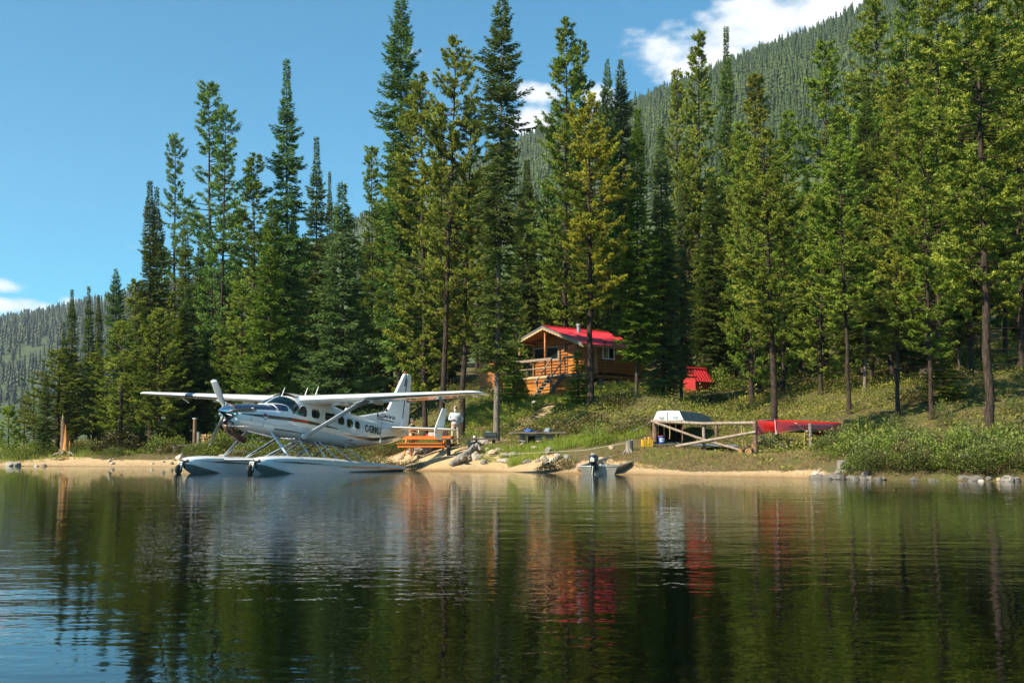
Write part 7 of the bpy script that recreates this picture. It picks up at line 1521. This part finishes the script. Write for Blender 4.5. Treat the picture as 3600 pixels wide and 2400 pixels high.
def scatter_cover():
    rng = np.random.default_rng(8)
    def pts(n, x0, x1, y0, y1):
        x = rng.uniform(x0, x1, n); y = rng.uniform(y0, y1, n); t = shore_t(x, y); q = 1800 + FPX * x / y
        m = (t > np.where(x > 7.4, .1, 2.5 + 1.5 * (1 - sstep(x, -9, -5)) + .8 * vnoise(x, y, 2.2, 31))) & (q > -250) & (q < 3900); m &= keep_free(x, y) & (path_k(x, y) < .35)
        m &= (vnoise(x, y, 1.7, 41) + .5 * vnoise(x, y, .7, 43)) > -.48
        land = gp(1560, 49.5); m &= np.hypot((x - land.x) * .8, y - land.y) > 2.3
        bare = gp(2420, 39.2); m &= ((np.abs(x - bare.x) > 4.0) | (t > 4.2) | (t < 0) | (rng.uniform(0, 1, n) < .18))
        return x[m], y[m], t[m]
    A = [pts(18500, -34, 30, 26, 62), pts(7500, -34, 34, 60, 92)]
    X = np.concatenate([a[0] for a in A]); Y = np.concatenate([a[1] for a in A]); t = np.concatenate([a[2] for a in A]); n = len(X); Z = ground(X, Y)
    big = vnoise(X, Y, 3.2, 51); s = rng.uniform(.26, .52, n) * (1 + .7 * big) * np.where(Y > 60, 1.35, 1) * np.where(t < 4, .85, 1)
    tint = np.clip(.42 + .55 * vnoise(X, Y, 2.6, 61) + .35 * vnoise(X, Y, .9, 63) + .14 * sstep(X, 6, 14) + rng.normal(0, .12, n), 0, 1)
    T = [clump(26, 1), clump(22, 2, h=.6), clump(28, 3, h=1.0, w=.4), clump(20, 4, h=.5, leaf=.22)]
    stuff(scatter_mesh('ground_cover', T, np.stack([X, Y, Z - .04], 1), s * rng.uniform(.8, 1.35, n), s * 1.15, rng.uniform(0, 6.28, n), rng.integers(0, 4, n), tint, COVER), 'low yellow green berry shrubs and moss covering the forest floor', 'ground cover')
    pass
    # grass
    G = []
    for px0, px1, y0, y1, cnt, hh in ((1785, 2090, 44.2, 46.6, 900, .32), (2050, 2260, 43.5, 46.5, 420, .34), (1640, 2300, 60, 67.5, 1500, .42), (1690, 1790, 45.5, 47, 120, .26), (2100, 2330, 66, 72, 500, .5), (2240, 2750, 38.6, 41.5, 620, .16), (0, 700, 69, 73, 450, .4), (1380, 1420, 49, 52, 80, .25), (2880, 3580, 27.8, 30.5, 320, .3)):
        for _ in range(cnt):
            px = rng.uniform(px0, px1); Y_ = rng.uniform(y0, y1); x = (px - 1800) / FPX * Y_ * 1.003; G.append((x, Y_, hh * rng.uniform(.6, 1.25)))
    G = np.array(G); tt = shore_t(G[:, 0], G[:, 1]); m = (tt > .4) & (path_k(G[:, 0], G[:, 1]) < .5) & keep_free(G[:, 0], G[:, 1]) | ((np.abs(G[:, 0] - .9) < 1.6) & (np.abs(G[:, 1] - 46) < 1)); G = G[m]; n = len(G); Z = ground(G[:, 0], G[:, 1])
    T = [tuft(14, 1), tuft(12, 2, .6), tuft(16, 3, .3)]
    D = np.stack([rng.uniform(3.2, 11.5, 9000), rng.uniform(30, 42, 9000)], 1); td = shore_t(D[:, 0], D[:, 1]); D = D[(td > 1.25) & (td < 4.6)][:2600]; nd = len(D); hd = rng.uniform(.06, .17, nd)
    stuff(scatter_mesh('dry_grass', T, np.stack([D[:, 0], D[:, 1], ground(D[:, 0], D[:, 1]) - .015], 1), hd, hd * 1.5, rng.uniform(0, 6.28, nd), rng.integers(0, 3, nd), np.clip(rng.normal(.5, .25, nd), 0, 1), leaf_mat('dry_grass_blades', ((.12, .085, .035), (.27, .19, .085), (.30, .27, .08)), transl=.2)), 'short dry brown turf along the top of the beach', 'dry grass')
    stuff(scatter_mesh('grass', T, np.stack([G[:, 0], G[:, 1], Z - .02], 1), G[:, 2], G[:, 2] * .8, rng.uniform(0, 6.28, n), rng.integers(0, 3, n), np.clip(rng.normal(.5, .22, n), 0, 1), GRASSM), 'tufts of bright lakeside and meadow grass', 'grass')
scatter_cover()
def crown_mesh(nm, T, mat):
    o = np_mesh(nm, T[0], T[1], mat, attrs={'tint': T[2]}); me = o.data; bpy.data.objects.remove(o); return me
SHR = {'willow': [crown_mesh('foliage', clump(900, s, h=1.0, leaf=.115, w=.5), SHRUBM) for s in (1, 2, 3)], 'bright': [crown_mesh('foliage', clump(520, s, h=1.15, leaf=.14, w=.48), BRIGHT) for s in (4, 5)], 'heath': [crown_mesh('foliage', clump(800, s, h=.85, leaf=.14, w=.4), HEATH) for s in (6, 7)]}
def stem_mesh():
    b = MB(); g = random.Random(2)
    for k in range(6): a = g.uniform(0, 6.28); l = g.uniform(.4, .8); b.tube([(0, 0, -.15), (math.cos(a) * l * .4, math.sin(a) * l * .4, .35), (math.cos(a) * l, math.sin(a) * l, .8)], [.011, .007, .003], 4)
    o = b.build('stems', BARK['brown']); me = o.data; bpy.data.objects.remove(o); return me
STEM = stem_mesh()
def shrub(kind, p, r, h, label, group, g, name='shrub'):
    e = empty(name, p, g.uniform(0, 6.28), label, 'shrub', group); e.scale = (1, 1, 1)
    o = bpy.data.objects.new('foliage', g.choice(SHR[kind])); COL.objects.link(o); o.parent = e; o.scale = (r, r * g.uniform(.85, 1.1), h)
    o = bpy.data.objects.new('stems', STEM); COL.objects.link(o); o.parent = e; o.scale = (r, r, h)
def shrubs():
    g = random.Random(21)
    for i in range(44):
        px = 2905 + (3640 - 2905) * (i + g.uniform(.1, .9)) / 44; dy = g.uniform(.25, 5.5); Ys = np.linspace(22, 45, 461); tt = shore_t((px - 1800) / FPX * Ys, Ys); Y = Ys[int(np.argmax(tt > dy * .8 - .08))]
        k = g.choice(['willow', 'willow', 'willow', 'bright', 'heath']); shrub(k, gp(px, Y), g.uniform(.45, .95), g.uniform(.35, .85), {'willow': 'one of the leafy grey green willow shrubs crowding the right bank', 'bright': 'one of the brighter green bushes among the willows of the right bank', 'heath': 'one of the brownish twiggy bushes among the willows of the right bank'}[k], {'willow': 'willow shrubs on the right bank', 'bright': 'bright bushes on the right bank', 'heath': 'brown bushes on the right bank'}[k], g, 'willow_shrub' if k == 'willow' else 'shrub')
    for i in range(26):
        px = 2990 + (3660 - 2990) * (i + g.uniform(.1, .9)) / 26; Ys = np.linspace(22, 45, 461); tt = shore_t((px - 1800) / FPX * Ys, Ys); Y = Ys[int(np.argmax(tt > g.uniform(.12, .45)))]; k = g.choice(['willow', 'bright', 'heath'])
        shrub(k, gp(px, Y), g.uniform(.30, .5), g.uniform(.25, .5), 'one of the low bushes overhanging the water along the right bank', 'low bushes overhanging the water', g)
    for i in range(16):
        px = g.uniform(2700, 3600); shrub('willow', gp(px, g.uniform(37, 45)), g.uniform(.45, .8), g.uniform(.4, .75), 'one of the shrubs on the slope behind the right bank thicket', 'shrubs behind the right thicket', g)
    for px, Y, r, h, k, lab in ((2530, 68, .95, 1.3, 'bright', 'bright green bush just right of the red shed'), (1655, 49.8, .55, .62, 'bright', 'round leafy bush right of the standing man'), (2105, 43.6, .5, .85, 'bright', 'leafy light green sapling bush left of the sawn stump'), (2065, 45.2, .45, .6, 'bright', 'small light green bush among the tall grass'), (1450, 48.6, .62, .45, 'willow', 'low leafy shrub in front of the picnic table'), (1385, 49.4, .7, .5, 'heath', 'brownish low shrub left of the picnic table'), (1335, 51, .8, .6, 'willow', 'low shrub under the tail of the plane'),
                              (1965, 40.8, .62, .52, 'heath', 'dark olive heath shrub on the bank left of the skiff'), (1925, 40.9, .5, .40, 'heath', 'brown heath shrub right of the heaped rocks'), (2010, 41.0, .5, .40, 'heath', 'heath shrub hanging over the sand'), (2190, 45, .8, .7, 'heath', 'wide olive shrub behind the sawn stump'), (2250, 46, .9, .75, 'heath', 'tall olive shrub left of the lean-to'), (1985, 48.8, .9, .62, 'heath', 'yellow olive shrub behind the plank table'), (2090, 49, 1.0, .7, 'heath', 'broad olive shrub right behind the plank table'), (1860, 49, .8, .6, 'heath', 'olive shrub left behind the plank table'), (2160, 52, 1.0, .6, 'heath', 'olive shrub on the middle of the slope below the cabin'),
                              (60, 70.6, 1.1, 1.0, 'bright', 'bright green bush at the far left above the beach'), (120, 71.6, 1.0, .8, 'bright', 'second bright green bush left of the splintered stump'), (10, 70.4, 1.0, 1.1, 'bright', 'bright bush cut by the left edge'), (165, 71.8, .7, .5, 'bright', 'low bright bush touching the splintered stump'), (330, 71.4, .9, .7, 'willow', 'low green shrub left of the brush pile'), (560, 70.6, 1.1, .8, 'willow', 'green shrub right of the brush pile'), (620, 71.2, 1.2, .9, 'willow', 'leafy shrub below the left wing tip'), (690, 68.2, .9, .6, 'willow', 'low shrub on the beach edge below the plank'), (780, 68.5, 1.2, .9, 'willow', 'leafy shrub behind the far float bow'), (850, 64.5, 1.1, .7, 'heath', 'brown green shrub seen between the front float struts'), (930, 63, 1.2, .8, 'willow', 'green shrub under the nose of the plane'), (1010, 60.5, 1.2, .8, 'heath', 'heathy shrub under the belly of the plane'), (1100, 58.5, 1.2, .8, 'willow', 'green shrub behind the rear float struts'), (1190, 56.5, 1.1, .8, 'heath', 'heathy shrub under the rear fuselage'), (1270, 54, 1.0, .8, 'willow', 'green shrub left of the tail'), (400, 69.6, 1.0, .5, 'willow', 'low shrub before the brush pile')):
        shrub(k, gp(px, Y), r, h, lab, None, g)
    for i in range(60):
        px = g.uniform(350, 1400); shrub(g.choice(['willow', 'heath', 'bright']), gp(px, np.interp(px, [350, 1400], [71.5, 55]) + g.uniform(0, 6)), g.uniform(.7, 1.2), g.uniform(.5, 1.1), 'one of the many low shrubs at the foot of the wood behind the plane', 'shrubs behind the plane', g)
    for i in range(70):
        px = g.uniform(1640, 3650); Y = g.uniform(52, 78) if px < 2600 else g.uniform(46, 74)
        if 1790 < px < 2280 and Y > 63: continue
        shrub(g.choice(['heath', 'heath', 'willow', 'bright']), gp(px, Y), g.uniform(.5, .95), g.uniform(.3, .65), 'one of the scattered low shrubs on the wooded slope', 'low shrubs on the wooded slope', g)
    # brush pile
    p = gp(435, 71.2); e = empty('brush_pile', p, 0, 'big dark heap of cut conifer boughs and branches above the left beach', 'brush pile'); rr = np.random.default_rng(3); V, T, LV, LF = [], [], [], []; n = 2600
    a = rr.uniform(0, 6.28, n); q = rr.uniform(0, 1, n) ** .5; P = np.stack([np.cos(a) * q * 1.9, np.sin(a) * q * 1.1, (1 - q ** 1.6) * 1.25 * rr.uniform(.6, 1.1, n) + .05], 1); D = rr.normal(0, .6, (n, 3)) + np.stack([np.cos(a), np.sin(a), -.1 * np.ones(n)], 1); D /= np.linalg.norm(D, axis=1)[:, None]
    quads_to(V, None, T, P, D, rr.uniform(.15, .4, n), rr.uniform(.05, .12, n), rr.normal(0, 1, (n, 3)), np.clip(rr.normal(.4, .25, n), 0, 1)); V = np.concatenate(V); np_mesh('boughs', V, np.arange(len(V)).reshape(-1, 4), leaf_mat('cut_boughs', ((.035, .035, .012), (.09, .085, .022), (.16, .13, .04)), transl=.2), e, attrs={'tint': np.concatenate(T)})
    for k in range(26): aa = rr.uniform(0, 6.28); z = rr.uniform(.2, 1.2); l = rr.uniform(.5, 1.3); limb(LV, LF, np.array([[math.cos(aa) * .5, math.sin(aa) * .4, z], [math.cos(aa) * (.5 + l * .6), math.sin(aa) * (.4 + l * .5), z + rr.uniform(-.3, .3)]]), .035, .012)
    np_mesh('branch', np.concatenate(LV), np.array(LF), GREYW, e)
shrubs()
build_haze()
